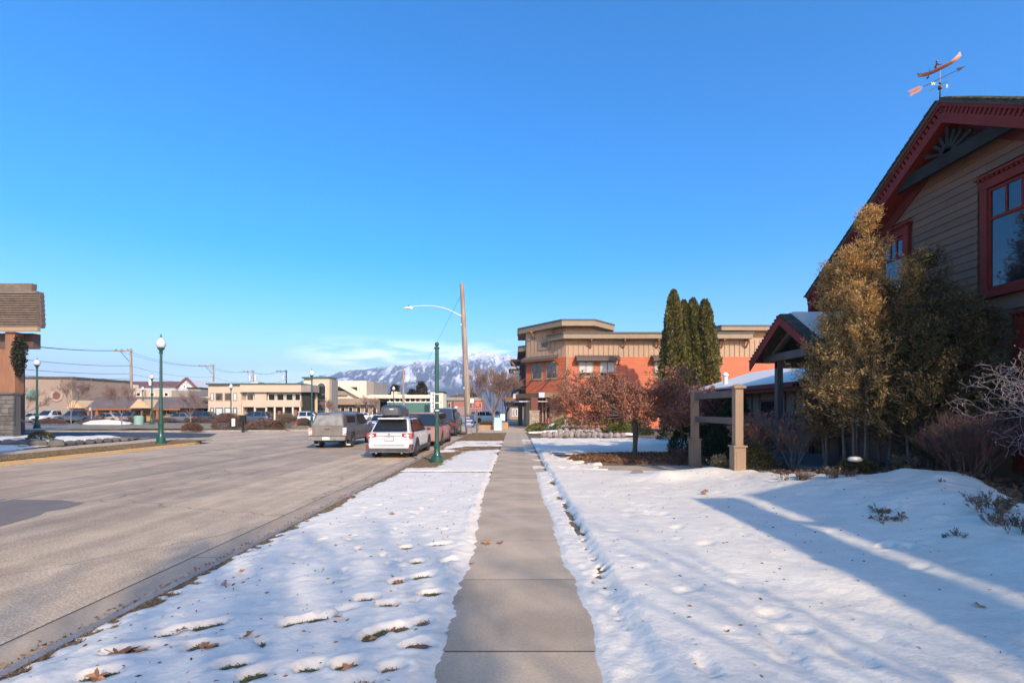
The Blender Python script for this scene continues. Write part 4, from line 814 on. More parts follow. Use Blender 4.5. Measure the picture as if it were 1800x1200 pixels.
def T(px): return px_(px, YF)
for a_, b_ in ((1016, 1044), (1053, 1082), (1149, 1176), (1186, 1214)): win307((T(a_), YF), (T(b_), YF), 5.05, 6.72)
awn((T(1012), YF), (T(1088), YF), 7.2); awn((T(1145), YF), (T(1218), YF), 7.2)
def A(t): return (XL + (X1 - XL) * t, YL + (YF - YL) * t)
win307(A(.16), A(.43), 4.95, 6.65, 'dark'); win307(A(.52), A(.80), 4.95, 6.65, 'dark'); awn(A(.0), A(.84), 7.35)
# number board
nb_ = thing('number_board', 'tan number board reading 307 on the angled upper wall', 'sign', (A(.5)[0], A(.5)[1], 7.9)); 
ra = math.atan2(YF - YL, X1 - XL); n_ = Vector((math.sin(ra), -math.cos(ra), 0))
pa = Vector((*A(.33), 0)) + n_ * .09; pb_ = Vector((*A(.64), 0)) + n_ * .09
MB().hexa([(v.x, v.y, z) for z, q in ((7.95, 0), (8.85, 0)) for v in (pa, pb_, pb_ - n_ * .08, pa - n_ * .08)]).build('board', M_fas, nb_)
o = text_obj('307', .62, mat('number_bronze', (.07, .055, .04), .5), nb_, (pa + pb_) / 2 + n_ * .015 + Vector((0, 0, 8.42)), rot=(R(90), 0, ra), depth=.02, name='number')
# entrance canopy: timber beams with steel straps, rods
def canopy(pts, z0, z1):
    c = thing('entrance_canopy', 'timber and steel entrance canopy over the corner door', 'canopy', (3, 49, z0)); P = [Vector((x, y, 0)) for x, y in pts]
    M_cb = mat('canopy_timber', (.26, .165, .095), .7, (.20, .125, .07), 3)
    for i in range(len(P) - 1): MB().beam(P[i] + Vector((0, 0, (z0 + z1) / 2)), P[i + 1] + Vector((0, 0, (z0 + z1) / 2)), .2, z1 - z0).build('beam', M_cb, c)
    for p in P: MB().box(p.x - .28, p.y - .16, z0 - .02, p.x + .28, p.y + .16, z1 + .03).build('steel_strap', M_steel, c)
    MB().prism([(v.x, v.y, z0 + .1) for v in P] + [(X1 + .3, YF - .1, z0 + .1), (XL, YL - .1, z0 + .1), (XL - .4, YL + 2, z0 + .1)], (0, 0, .08)).build('canopy_deck', M_fas2, c)
    for t in (.2, .65): q = Vector((*A(t), 5.0)) + n_ * .06; MB().tube([q, q + n_ * 1.8 + Vector((0, 0, -1.35))], .03, 5).tube([q, q + n_ * 1.5 + Vector((-1.2, .2, -1.35))], .03, 5).build('tie_rod', M_dark, c)
    MB().box(P[1].x - 2.2, P[1].y - .1, z0 - .42, P[1].x + .6, P[1].y - .02, z0 - .36).build('sign_shelf', M_white, c); return c
canopy([(.1, 50.6), (2.6, 46.9), (5.7, 46.9)], 3.0, 3.45)
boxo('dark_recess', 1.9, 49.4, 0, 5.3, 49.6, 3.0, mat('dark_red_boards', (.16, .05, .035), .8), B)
# ground floor: stone clad pillar of separate stones, dark entry
pl = thing('stone_pillar', 'buff stone clad pillar at the building corner', 'pillar', (1.85, 46.2, 0)); boxo('core', 1.42, 46.1, 0, 2.32, 46.9, 1.66, M_stone, pl)
boxo('cap', 1.36, 46.02, 1.66, 2.38, 46.98, 1.74, M_stone, pl); boxo('upper_post', 1.55, 46.2, 1.742, 2.2, 46.8, 2.98, mat('dark_red_boards', (.16, .05, .035)), pl)
rr = random.Random(8); z = .02
while z < 1.6:
    h = min(rr.uniform(.14, .26), 1.65 - z); x = 1.4
    while x < 2.32:
        w = rr.uniform(.16, .36); w = min(w, 2.34 - x); 
        if w > .05: boxo('stone', x, 46.05 - rr.uniform(.0, .03), z, x + w - .015, 46.097, z + h - .015, M_stone, pl)
        x += w
    z += h
for x in (2.75, 3.1, 4.0, 4.6): boxo('door_post', x, 49.2, 0, x + .14, 49.38, 2.98, M_tan, B)
boxo('door_panel', 3.35, 49.3, 0, 3.9, 49.38, 1.0, M_rs, B); boxo('door_glass', 3.3, 49.34, 1.0, 3.95, 49.39, 2.3, M_glass, B)
# street side: projecting dark storey, balconies, hanging boards
sdw = MB().prism([(.55, 53.5, 3.3), (XL, 53.5, 3.3), (XL, 67, 3.3), (.55, 67, 3.3)], (0, 0, 3.9)); sdw.build('side_bay', mat('dark_siding', (.06, .045, .04), .8), B)
boxo('street_canopy', -1.0, 54, 3.05, XL, 67.5, 3.35, M_fas2, B); boxo('canopy_edge', -1.06, 53.6, 2.75, XL, 53.95, 3.2, M_orw, B); boxo('canopy_underbeam', -1.2, 53.2, 2.2, XL, 53.55, 2.62, M_dark, B)
boxo('canopy_column', .35, 53.3, 0, .85, 53.9, 2.2, M_dark, B)
boxo('side_awning', -.5, 54, 7.2, .55, 60, 7.45, M_mroof, B); MB().beam((.5, 54, 6.2), (-.35, 54, 7.1), .16, .16).build('side_bracket', M_orw, B); MB().beam((.5, 55, 4.2), (-.3, 55, 5.0), .16, .16).build('side_bracket', M_orw, B); boxo('side_ledge', -.7, 54.2, 6.25, .55, 60, 6.4, M_dark, B)
hs_ = thing('yellow_hanging_sign', 'pale yellow board sign hung from the street side of the corner building', 'sign', (0, 54, 6)); boxo('board', px_(903, 54), 53.9, 5.85, px_(920, 54), 53.98, 6.15, mat('pale_yellow', (.72, .6, .36), .6), hs_)
hs_ = thing('grey_hanging_sign', 'small grey box sign hung above the pavement canopy', 'sign', (0, 55, 4)); boxo('box', px_(901, 55), 54.8, 3.85, px_(914, 55), 55.6, 4.5, mat('grey_panel', (.2, .24, .28), .5), hs_); boxo('end_panel', px_(899, 55), 54.78, 3.8, px_(901, 55) - .003, 55.6, 4.55, M_white, hs_)
# ================================================================ VEHICLES
M_tyre = mat('tyre', (.02, .02, .02), .85, (.06, .052, .045), 5)
M_rim = mat('rim', (.42, .42, .43), .35, metal=.6); M_plast = mat('dark_cladding', (.05, .05, .052), .65, (.085, .08, .075), 4)
M_tail = mat('tail_lamp', (.38, .02, .02), .15, coat=.6); M_clear = mat('clear_lamp', (.7, .68, .66), .15, coat=.5); M_chrome = mat('chrome', (.6, .6, .6), .2, metal=.9)
M_tint = mat('car_glass', (.015, .018, .02), .06, spec=.9); M_plate = mat('licence_plate', (.62, .62, .6), .5, (.25, .27, .3), 30, .5, .6)
def paint(name, c, dust=.25, dcol=(.33, .29, .24), metal=.2, rough=.32):
    m = mat(name, c, rough, tuple(c[i] * (1 - dust) + dcol[i] * dust for i in range(3)), 1.6, .3, .7, metal=metal, coat=.5 if dust < .5 else .05); return m
def car(name, label, cat, spec, x, y, rz=0, z=ZR, group=None):
    L_, W, H = spec['L'], spec['W'], spec['H']; zb = spec.get('zb', .22); hw = W / 2; zbelt = spec.get('belt', .98); PM = spec['paint']; lowm = spec.get('low', PM); far = spec.get('far', False)
    root = thing(name, label, cat, (0, 0, 0), 0, group)
    deck = spec['deck']          # list of (y fraction, z) for the top of the lower body
    plan = spec.get('plan', [(0, .84), (.03, .95), (.12, .99), (.3, 1), (.7, 1), (.88, .97), (.96, .88), (1.0, .70)])
    ys = sorted(set([0, .015, .05, .12, .2, .3, .45, .6, .7, .78, .86, .93, .975, 1.0] + [d[0] for d in deck]))
    wr = spec.get('wheel_r', .34); wy = spec.get('axles', (.2, .785)); V = []; n = 0
    def lo(yf):
        z_ = zb
        for a in wy:
            d = abs(yf - a) * L_
            if d < wr + .07: z_ = max(z_, wr - .0 + math.sqrt(max(0, (wr + .07) ** 2 - d * d)) )
        return z_
    for a in wy: ys += [a + q * (wr + .07) / L_ for q in (-1.001, -.999, -.85, -.6, -.3, 0, .3, .6, .85, .999, 1.001)]
    ys = sorted(set(ys)); rings = []
    for yf in ys:
        w = hw * np.interp(yf, [p[0] for p in plan], [p[1] for p in plan]); zt = np.interp(yf, [p[0] for p in deck], [p[1] for p in deck]); l = lo(yf)
        yy = yf * L_; zend = zb + (.12 if yf in (0, 1.0) else 0); l0 = max(l, zend)
        zm = min(max(l0 + .02, .62 * zt + .02), zt - .12)
        rings.append([(w * .55, yy, zend + .02), (w * .93, yy, l0), (w * .985, yy, max(l0 + .005, min(zt - .3, .36))), (w, yy, max(l0 + .01, zm)), (w * .985, yy, zt - .09), (w * .955, yy, zt - .03), (w * .90, yy, zt), (0, yy, zt + .02)])
    mb = MB(); m = len(rings[0]); vs = []; 
    for r_ in rings: vs += r_ + [(-p[0], p[1], p[2]) for p in r_[::-1]]
    k = 2 * m; mb.add(vs, [(i * k + j, i * k + (j + 1) % k, (i + 1) * k + (j + 1) % k, (i + 1) * k + j) for i in range(len(rings) - 1) for j in range(k)] + [tuple(range(k)), tuple(range((len(rings) - 1) * k + k - 1, (len(rings) - 1) * k - 1, -1))])
    body = mb.build('body', PM, root, smooth=32)
    # greenhouse
    g0, g1, r0, r1 = spec['cab']; zc = np.interp(g0, [p[0] for p in deck], [p[1] for p in deck]); bw, rw = hw * .90, hw * spec.get('roofw', .72)
    def station(yb, yr, t, inset=0): return (yb + (yr - yb) * t)
    cols = [];
    for (tb, tr_) in ((0, 0), (.33, .33), (.66, .66), (1, 1)):
        yb = (g0 + (g1 - g0) * tb) * L_; yr = (r0 + (r1 - r0) * tr_) * L_; cols.append((yb, yr))
    gb = MB(); vs = []
    for i, (yb, yr) in enumerate(cols):
        e = .93 if i in (0, 3) else 1.0; zz = float(np.interp(yb / L_, [p[0] for p in deck], [p[1] for p in deck]))
        hgt = H - (.035 if i in (0, 3) else 0)
        rg = [(bw * e, yb, zz - .03), (bw * e * .35 + rw * e * .65 + .015, yb * .35 + yr * .65, zz * .35 + hgt * .65), (rw * e + .0, yr, hgt - .05), (rw * e * .9, yr, hgt - .008), (0, yr, hgt + .012)]
        vs += rg + [(-p[0], p[1], p[2]) for p in rg[::-1]]
    gb.add(vs, [(i * 10 + j, i * 10 + (j + 1) % 10, (i + 1) * 10 + (j + 1) % 10, (i + 1) * 10 + j) for i in range(3) for j in range(10)] + [tuple(range(10)), tuple(range(39, 29, -1))])
    gb.build('cabin', spec.get('cabm', PM), root, smooth=40)
    def pane(a, b, c, d, off, nm='window_pane', mm=M_tint):      # quad inset slightly proud
        n_ = (Vector(b) - Vector(a)).cross(Vector(d) - Vector(a)).normalized() * off; q = [Vector(v) + n_ for v in (a, b, c, d)]
        return MB().prism([v - n_ * .5 for v in q], n_ * .5).build(nm, mm, root)
    zr = H - .075; z0_ = float(np.interp(g0, [p[0] for p in deck], [p[1] for p in deck])) + .03
    yb, yr = g0 * L_, r0 * L_; i_ = .90
    fz = lambda t, za, zb_: za + (zb_ - za) * t
    # rear screen
    e = .93; off = .014
    pane((-bw * e * i_, yb - .002, z0_), (bw * e * i_, yb - .002, z0_), (rw * e * .94, yb + (yr - yb) * .93, zr), (-rw * e * .94, yb + (yr - yb) * .93, zr), .03, 'rear_window', spec.get('rearglass', M_tint))
    yb1, yr1 = g1 * L_, r1 * L_; z1_ = float(np.interp(g1, [p[0] for p in deck], [p[1] for p in deck])) + .03
    pane((bw * e * i_, yb1, z1_), (-bw * e * i_, yb1, z1_), (-rw * e * .92, yb1 + (yr1 - yb1) * .93, zr), (rw * e * .92, yb1 + (yr1 - yb1) * .93, zr), .03, 'windscreen')
    # side windows
    zs = zbelt + .02
    for sgn in (1, -1):
        for (a, b, c, d) in spec['side']:      # fractions: bottom y0,y1, top y0,y1 of length
            def X_(zv): t = (zv - zs + .03) / (H - .05 - zs + .03); return sgn * (bw + (rw - bw) * t + .018)
            q = [(X_(zs), a * L_, zs), (X_(zs), b * L_, zs), (X_(zr), d * L_, zr), (X_(zr), c * L_, zr)]
            if sgn < 0: q = [q[1], q[0], q[3], q[2]]
            pane(*q, .02, 'side_window')
    # wheels
    for a in wy:
        for sgn in (1, -1):
            cx = sgn * (hw - .12); w = MB(); w.lathe([(wr * .55, -.10), (wr * .96, -.105), (wr, -.06), (wr, .06), (wr * .96, .105), (wr * .62, .11)], 20, (cx, a * L_, wr), 'x'); wh = w.build('wheel', M_tyre, root, smooth=40)
            rm = MB(); fx = cx + sgn * .09; rm.lathe([(wr * .64, 0), (wr * .62, sgn * .018), (wr * .54, sgn * .018), (wr * .52, -sgn * .03)], 20, (fx, a * L_, wr), 'x')
            if not far:
                for q in range(5): t = 2 * math.pi * q / 5 + .3; rm.beam((fx + sgn * .012, a * L_, wr), (fx + sgn * .005, a * L_ + math.cos(t) * wr * .56, wr + math.sin(t) * wr * .56), .055, .02, up=(1, 0, 0))
            rm.build('rim', M_rim, wh)
            MB().lathe([(.01, 0), (wr + .05, 0), (wr + .05, .012), (.01, .012)], 18, (sgn * (hw - .28), a * L_, wr + .0), 'x').build('wheel_well', M_dark, root)
            if spec.get('arch'):
                ar = MB(); r0_, r1_ = wr + .05, wr + .115
                for q in range(9):
                    t0, t1 = math.pi * q / 9, math.pi * (q + 1) / 9; P_ = [(a * L_ + math.cos(t) * rr_, wr + math.sin(t) * rr_) for t, rr_ in ((t0, r0_), (t1, r0_), (t1, r1_), (t0, r1_))]
                    ar.prism([(sgn * (hw - .03), p_[0], p_[1]) for p_ in P_], (sgn * .035, 0, 0))
                ar.build('wheel_arch', spec['arch'], root)
    for f_ in spec.get('extra', []): f_(root, L_, hw, H)
    root.location = (x, y, z); root.rotation_euler = (0, 0, rz); return root
def bx_(name, m, x0, y0, z0, x1, y1, z1, bev=.01):
    return lambda root, L_, hw, H: boxo(name, x0, y0, z0, x1, y1, z1, m, root, bevel=bev)
WAG = [(0, 1.0), (.05, 1.04), (.2, 1.04), (.60, 1.0), (.68, .99), (.85, .90), (.95, .80), (1, .62)]
M_wp = paint('white_pearl', (.80, .765, .71), .12)
def outback_extras(root, L_, hw, H):
    # wrap-around tail lamps, bumper, plate, hatch line, rails, roof box
    for s in (1, -1):
        MB().hexa([(s * .50, -.018, .86), (s * .50, .1, .86), (s * .50, .1, .98), (s * .50, -.018, .99), (s * .90, .02, .80), (s * .905, .30, .84), (s * .90, .34, 1.0), (s * .88, .03, 1.01)]).build('tail_lamp', M_tail, root)
        boxo('reversing_lamp', min(s * .60, s * .80), -.028, .885, max(s * .60, s * .80), -.012, .93, M_clear, root)
        boxo('reflector', min(s * .76, s * .86), -.052, .35, max(s * .76, s * .86), -.04, .50, M_tail, root)
        MB().prism([(s * .66, -.045, .30), (s * .90, -.045, .30), (s * .93, -.045, .56), (s * .78, -.045, .56)], (0, .2, 0)).build('bumper_corner', M_plast, root)
        boxo('roof_rail', s * .60 - .02, 1.0, H - .02, s * .60 + .02, 3.0, H + .045, M_plast, root, bevel=.01)
        MB().ball((s * 1.0, 3.12, 1.06), .095, 8, (1.1, .6, .8)).build('door_mirror', M_plast, root, smooth=60)
        boxo('sill_cladding', min(s * .88, s * .94), .9, .24, max(s * .88, s * .94), 3.5, .42, M_plast, root, bevel=.01)
        for y_ in (1.75, 2.55): boxo('door_handle', min(s * .915, s * .94), y_, .84, max(s * .915, s * .94), y_ + .18, .88, M_wp, root)
    boxo('bumper', -.84, -.06, .27, .84, .25, .40, M_plast, root, bevel=.02); boxo('bumper_lip', -.80, -.055, .402, .80, .1, .60, M_wp, root, bevel=.03)
    boxo('bumper_groove', -.62, -.062, .505, .62, -.0555, .535, M_plast, root)
    boxo('licence_plate', -.17, -.030, .70, .17, -.022, .86, M_plate, root); boxo('plate_frame', -.18, -.022, .69, .18, -.002, .87, M_plast, root)
    boxo('tailgate_trim', -.48, -.028, .895, .48, -.004, .915, M_chrome, root)
    MB().lathe([(.05, -.0), (.05, .02)], 14, (0, -.035, .955), 'y').build('badge', M_chrome, root)
    MB().tube([(.0, .04, 1.06), (.02, .10, 1.10), (.42, .16, 1.16)], .012, 5).build('wiper', M_dark, root)
    MB().tube([(0, 1.2, H + .0), (0, 1.05, H + .10)], [.03, .008], 6).build('antenna', M_plast, root)
    boxo('spoiler', -.52, .22, H - .06, .52, .62, H - .0, M_wp, root, bevel=.02)
    for y_ in (1.35, 2.45): boxo('crossbar', -.62, y_, H + .045, .62, y_ + .06, H + .085, M_plast, root)
    MB().tube([(-.5, .05, .22), (-.5, -.06, .22)], .035, 8).tube([(.5, .05, .22), (.5, -.06, .22)], .035, 8).build('exhaust_pipe', M_chrome, root)
SP_OUT = dict(L=4.8, W=1.84, H=1.60, paint=M_wp, belt=1.0, deck=[(0, .98), (.03, 1.03), (.10, 1.04), (.5, 1.0), (.68, .99), (.85, .92), (.95, .84), (1, .66)], cab=(.025, .72, .13, .56), roofw=.70, axles=(.20, .775), wheel_r=.35,
    side=[(.10, .20, .155, .20), (.215, .415, .215, .41), (.43, .66, .43, .55)], arch=M_plast, extra=[outback_extras])
car('white_wagon', 'white station wagon with dark roof cargo box parked at the kerb behind the green post', 'car', SP_OUT, -4.95, 19.05)
# roof box on the wagon: rests on its crossbars
rb = thing('roof_cargo_box', 'charcoal roof cargo box with a silver rear panel on the white wagon', 'roof box', (-4.95, 20.0, ZR + 1.69))
def loft(name, sects, m, par, smooth=45):
    mb = MB(); k = len(sects[0]); mb.add([p for s in sects for p in s], [(i * k + j, i * k + (j + 1) % k, (i + 1) * k + (j + 1) % k, (i + 1) * k + j) for i in range(len(sects) - 1) for j in range(k)] + [tuple(range(k)), tuple(range(len(sects) * k - 1, (len(sects) - 1) * k - 1, -1))]); return mb.build(name, m, par, smooth=smooth)
x0, y0, z0 = -5.12, 19.95, ZR + 1.69
def sec(y, w, h, zo=0): return [(x0 - w, y, z0 + zo + .06), (x0 - w * .8, y, z0 + zo), (x0 + w * .8, y, z0 + zo), (x0 + w, y, z0 + zo + .06), (x0 + w * .95, y, z0 + zo + h * .75), (x0 + w * .72, y, z0 + zo + h), (x0 - w * .72, y, z0 + zo + h), (x0 - w * .95, y, z0 + zo + h * .75)]
loft('box_shell', [sec(y0, .40, .34), sec(y0 + .12, .45, .42), sec(y0 + .9, .46, .44), sec(y0 + 1.5, .42, .36), sec(y0 + 1.9, .3, .2)], mat('box_plastic', (.05, .052, .055), .35, coat=.3), rb)
loft('rear_panel', [sec(y0 - .012, .26, .26, .03), sec(y0 - .001, .30, .28, .03)], mat('grey_plastic', (.09, .09, .09), .5), rb); boxo('box_badge', x0 - .05, y0 - .02, z0 + .24, x0 + .12, y0 - .013, z0 + .27, M_white, rb)
# grey pickup with a canopy
M_pk = paint('dusty_grey_paint', (.085, .082, .078), .2, (.30, .255, .2), .2, .4)
M_dst = mat('road_dust_paint', (.22, .19, .15), .7, (.16, .14, .115), 2.5, .35, .65)
M_dustglass = mat('dusty_glass', (.27, .26, .22), .45, (.15, .15, .14), 3, .4, .65)
def pickup_extras(root, L_, hw, H):
    # canopy over the bed
    c = .04; zt = 1.10; sects = []
    for y_, w, h in ((.02, .74, .0), (.30, .66, .66), (2.05, .66, .68), (2.12, .64, .66)):
        pass
    q = lambda y_, wb, wt, h: [(-wb, y_, zt), (wb, y_, zt), (wt + .03, y_, zt + h * .85), (wt * .86, y_, zt + h), (-wt * .86, y_, zt + h), (-wt - .03, y_, zt + h * .85)]
    mb = MB(); s0 = [(-.80, .03, zt), (.80, .03, zt), (.70, .26, zt + .58), (.60, .30, zt + .66), (-.60, .30, zt + .66), (-.70, .26, zt + .58)]
    MB().hexa([(-.79, .02, zt), (.79, .02, zt), (.79, .10, zt), (-.79, .10, zt), (-.60, .285, zt + .63), (.60, .285, zt + .63), (.60, .33, zt + .63), (-.60, .33, zt + .63)]).build('canopy_door', M_dst, root)
    loft('canopy', [s0, q(.5, .81, .70, .69), q(1.9, .81, .70, .70), q(2.0, .80, .70, .68)], M_pk, root, 30)
    MB().hexa([(-.72, .022, zt + .05), (.72, .022, zt + .05), (.72, .10, zt + .05), (-.72, .10, zt + .05), (-.60, .225, zt + .55), (.60, .225, zt + .55), (.64, .28, zt + .55), (-.64, .28, zt + .55)]).build('rear_window', M_dustglass, root)
    for s in (1, -1):
        xs = s * .80; MB().prism([(s * .795, .55, zt + .16), (s * .795, 1.75, zt + .16), (s * .735, 1.75, zt + .50), (s * .735, .55, zt + .50)], (s * .014, 0, 0)).build('canopy_side_window', M_tint, root)
        MB().box(min(s * .76, s * .93), -.02, .66, max(s * .76, s * .93), .16, 1.04).build('tail_lamp', mat('pickup_lamp', (.55, .16, .13), .2, (.75, .66, .62), 3, .4, .5, coat=.4), root)
        MB().ball((s * 1.06, 3.55, 1.15), .12, 8, (1.0, .5, .9)).build('door_mirror', M_plast, root, smooth=60)
        boxo('mudflap', s * .78 - .13, .66, .12, s * .78 + .13, .69, .42, M_white, root)
        for y_ in (2.3, 3.15): boxo('door_handle', min(s * .93, s * .965), y_, .93, max(s * .93, s * .965), y_ + .16, .97, M_pk, root)
    boxo('tailgate', -.755, -.035, .62, .755, .0, 1.09, M_dst, root, bevel=.012); boxo('tailgate_handle', -.13, -.048, .93, .13, -.036, .99, M_plast, root)
    boxo('bumper', -.92, -.20, .40, .92, -.04, .60, mat('dull_chrome', (.34, .32, .29), .4, (.24, .22, .2), 4, metal=.4), root, bevel=.03); boxo('licence_plate', -.18, -.212, .44, .18, -.202, .58, M_white, root)
    MB().tube([(-.05, -.05, .36), (-.05, -.24, .36)], .03, 8).build('tow_hitch', M_dark, root); boxo('rack_bar', -.66, 2.7, H, .66, 2.76, H + .06, M_plast, root)
    boxo('underbody', -.6, .4, .30, .6, 4.6, .5, M_dark, root)
SP_PK = dict(L=5.3, W=1.90, H=1.78, zb=.42, paint=M_pk, belt=1.16, deck=[(0, 1.09), (.38, 1.10), (.70, 1.12), (.74, 1.10), (.93, 1.02), (1, .85)], cab=(.385, .775, .415, .64), roofw=.70, axles=(.185, .79), wheel_r=.38,
    plan=[(0, .97), (.02, 1), (.9, 1), (.97, .92), (1, .8)], side=[(.405, .52, .425, .52), (.53, .69, .53, .63)], arch=M_pk, extra=[pickup_extras])
car('canopy_pickup', 'dusty grey double cab pickup with canopy driving away left of the white wagon', 'pickup truck', SP_PK, -9.30, 24.0)
# dusty red minivan
M_dr = paint('salt_dusted_red', (.34, .12, .09), .65, (.42, .36, .30), 0, .6)
def van_extras(root, L_, hw, H):
    for s in (1, -1):
        boxo('tail_lamp', min(s * .78, s * .93), -.03, .78, max(s * .78, s * .93), .12, 1.18, M_tail, root); MB().ball((s * 1.04, 3.7, 1.1), .11, 8, (1, .6, .8)).build('door_mirror', M_plast, root, smooth=60)
        boxo('side_step', min(s * .9, s * 1.0), 1.5, .24, max(s * .9, s * 1.0), 3.7, .30, M_plast, root)
    boxo('bumper', -.9, -.08, .3, .9, .1, .55, M_dr, root, bevel=.03); boxo('licence_plate', -.17, -.03, .75, .17, -.01, .9, M_plate, root)
SP_VAN = dict(L=5.1, W=1.95, H=1.78, zb=.25, paint=M_dr, belt=1.05, deck=[(0, 1.05), (.7, 1.04), (.8, 1.0), (.93, .88), (1, .7)], cab=(.005, .84, .06, .66), roofw=.78, axles=(.2, .8), wheel_r=.36,
    side=[(.05, .22, .085, .22), (.235, .45, .235, .45), (.465, .70, .465, .64)], extra=[van_extras])
car('dusty_minivan', 'salt dusted pale red minivan parked ahead of the white wagon', 'car', SP_VAN, -4.85, 25.0)
# generic far cars
def spec_far(kind, pm, **k):
    d = dict(suv=dict(L=4.6, W=1.85, H=1.70, belt=1.05, deck=[(0, 1.0), (.05, 1.05), (.66, 1.03), (.85, .98), (.95, .88), (1, .7)], cab=(.02, .74, .10, .56), side=[(.08, .2, .12, .2), (.22, .42, .22, .42), (.44, .68, .44, .55)]),
             sedan=dict(L=4.7, W=1.8, H=1.45, belt=.92, deck=[(0, .92), (.03, .97), (.2, .98), (.65, .94), (.85, .86), (.95, .76), (1, .6)], cab=(.13, .76, .28, .58), side=[(.2, .42, .30, .42), (.44, .7, .44, .57)]),
             pickup=dict(L=5.5, W=1.95, H=1.85, zb=.45, belt=1.15, deck=[(0, 1.1), (.38, 1.1), (.74, 1.12), (.93, 1.05), (1, .85)], cab=(.39, .78, .42, .64), side=[(.41, .53, .43, .53), (.54, .7, .54, .63)], wheel_r=.39, plan=[(0, .97), (.02, 1), (.9, 1), (.97, .92), (1, .8)]))[kind]
    d = dict(d, paint=pm, far=True, axles=(.19, .79)); 
    def ex(root, L_, hw, H):
        for s in (1, -1): boxo('tail_lamp', min(s * .6, s * .86), -.03, .78, max(s * .6, s * .86), .1, .95, M_tail, root); boxo('headlamp', min(s * .5, s * .8), L_ - .12, .62, max(s * .5, s * .8), L_ + .005, .76, M_clear, root)
        boxo('bumper', -.8, -.07, .3, .8, .05, .5, k.get('bump', M_plast), root); boxo('licence_plate', -.16, -.03, .68, .16, -.012, .8, M_plate, root); boxo('front_grille', -.45, L_ - .06, .5, .45, L_ + .02, .7, M_dark, root)
    d['extra'] = [ex]; return d
P_sil = paint('silver_paint', (.42, .42, .41), .2); P_wh = paint('white_car_paint', (.74, .74, .73), .1); P_bl = paint('black_car_paint', (.03, .032, .036), .15); P_nv = paint('navy_car_paint', (.05, .065, .09), .2); P_bg = paint('beige_car_paint', (.46, .38, .29), .25); P_gy = paint('grey_car_paint', (.13, .14, .145), .2); P_mr = paint('maroon_car_paint', (.10, .035, .04), .2)
car('silver_car', 'silver hatchback with red tail lamps driving away beyond the minivan', 'car', spec_far('suv', P_sil, bump=P_sil), -7.6, 57.5)
car('white_suv', 'white sport utility vehicle crossing behind the utility pole', 'car', spec_far('suv', P_wh), -6.5, 72, R(-60))
car('dark_van', 'tall dark van parked on the street beyond the minivan', 'car', dict(spec_far('suv', P_bl), H=2.05, belt=1.2, deck=[(0, 1.2), (.7, 1.2), (.85, 1.1), (1, .8)], cab=(.01, .85, .04, .66)), -5.15, 34.5)
car('black_sedan', 'black sedan parked beyond the pickup truck', 'car', spec_far('sedan', P_bl), -16.2, 63, R(8))
car('white_sedan', 'white sedan driving towards the viewer beyond the pickup truck', 'car', spec_far('sedan', P_wh), -12.6, 48, R(180))
car('dark_parked_sedan', 'black sedan parked on the far right kerb behind the blue sign', 'car', spec_far('sedan', P_bl), -6.5, 82, R(-70))
def fc(name, label, cat, kind, pm, px, Y, rz, **k):
    X = px_(px, Y); s = spec_far(kind, pm); L_ = s['L']; return car(name, label, cat, s, X + L_ / 2 * math.sin(rz), Y - L_ / 2 * math.cos(rz), rz, ZR, 'cars parked in the lot across the street')
fc('parked_suv', 'dark sport utility vehicle parked side on before the beige office', 'car', 'suv', P_nv, 447, 70, R(93))
fc('parked_white_car', 'white car behind the green street lamp at the arched tower', 'car', 'suv', P_wh, 547, 66, R(-88))
fc('parked_white_truck', 'white pickup nose on beside the round window wall', 'pickup truck', 'pickup', P_wh, 93, 72, R(180))
fc('parked_pickup', 'dark blue grey pickup parked side on below the round window', 'pickup truck', 'pickup', P_nv, 138, 68, R(95))
fc('parked_wagon', 'beige estate car parked under the bare tree before the brown roof', 'car', 'sedan', P_bg, 190, 70, R(87))
fc('parked_hatchback', 'grey car parked just right of the beige estate', 'car', 'suv', P_gy, 232, 74, R(178))
fc('parked_grey_sedan', 'dark grey sedan parked near the end of the brown roof', 'car', 'sedan', P_gy, 318, 73, R(90))
fc('parked_black_car', 'black car parked at the left end of the beige office', 'car', 'suv', P_bl, 366, 74, R(-90))
fc('parked_silver_car', 'silver car parked at the far left edge behind the stone pillar', 'car', 'sedan', P_sil, 45, 72, R(178))
fc('parked_maroon_car', 'maroon car parked in front of the office lower windows', 'car', 'sedan', P_mr, 405, 74, R(-92))
for i, (px, Y, k, pm, lb) in enumerate(((596, 84, 'suv', P_bl, 'black car parked before the white building with a ramp'), (636, 86, 'sedan', P_wh, 'white car parked left of the roof cargo box'), (668, 88, 'sedan', P_gy, 'grey car parked behind the wagon roof'), (848, 95, 'sedan', P_wh, 'white car parked at the far end of the street'), (872, 104, 'suv', P_bl, 'black car parked under the bare street tree'), (852, 120, 'suv', P_sil, 'tiny silver car furthest down the street'))):
    fc('distant_car', lb, 'car', k, pm, px, Y, R(80 + 20 * i) if i < 3 else R(178))
# ================================================================ LEFT SIDE AND TOWN
def bwin(par, x0, x1, z0, z1, y, m=M_glass, frame=M_white, t=.12):
    f = MB(); f.box(x0, y - .06, z0, x0 + t, y, z1).box(x1 - t, y - .06, z0, x1, y, z1).box(x0 + t, y - .06, z0, x1 - t, y, z0 + t).box(x0 + t, y - .06, z1 - t, x1 - t, y, z1)
    w = f.build('window', frame, par); boxo('pane', x0 + t, y - .03, z0 + t, x1 - t, y - .012, z1 - t, m, w); return w
def PXR(a, b, Y): return px_(a, Y), px_(b, Y)
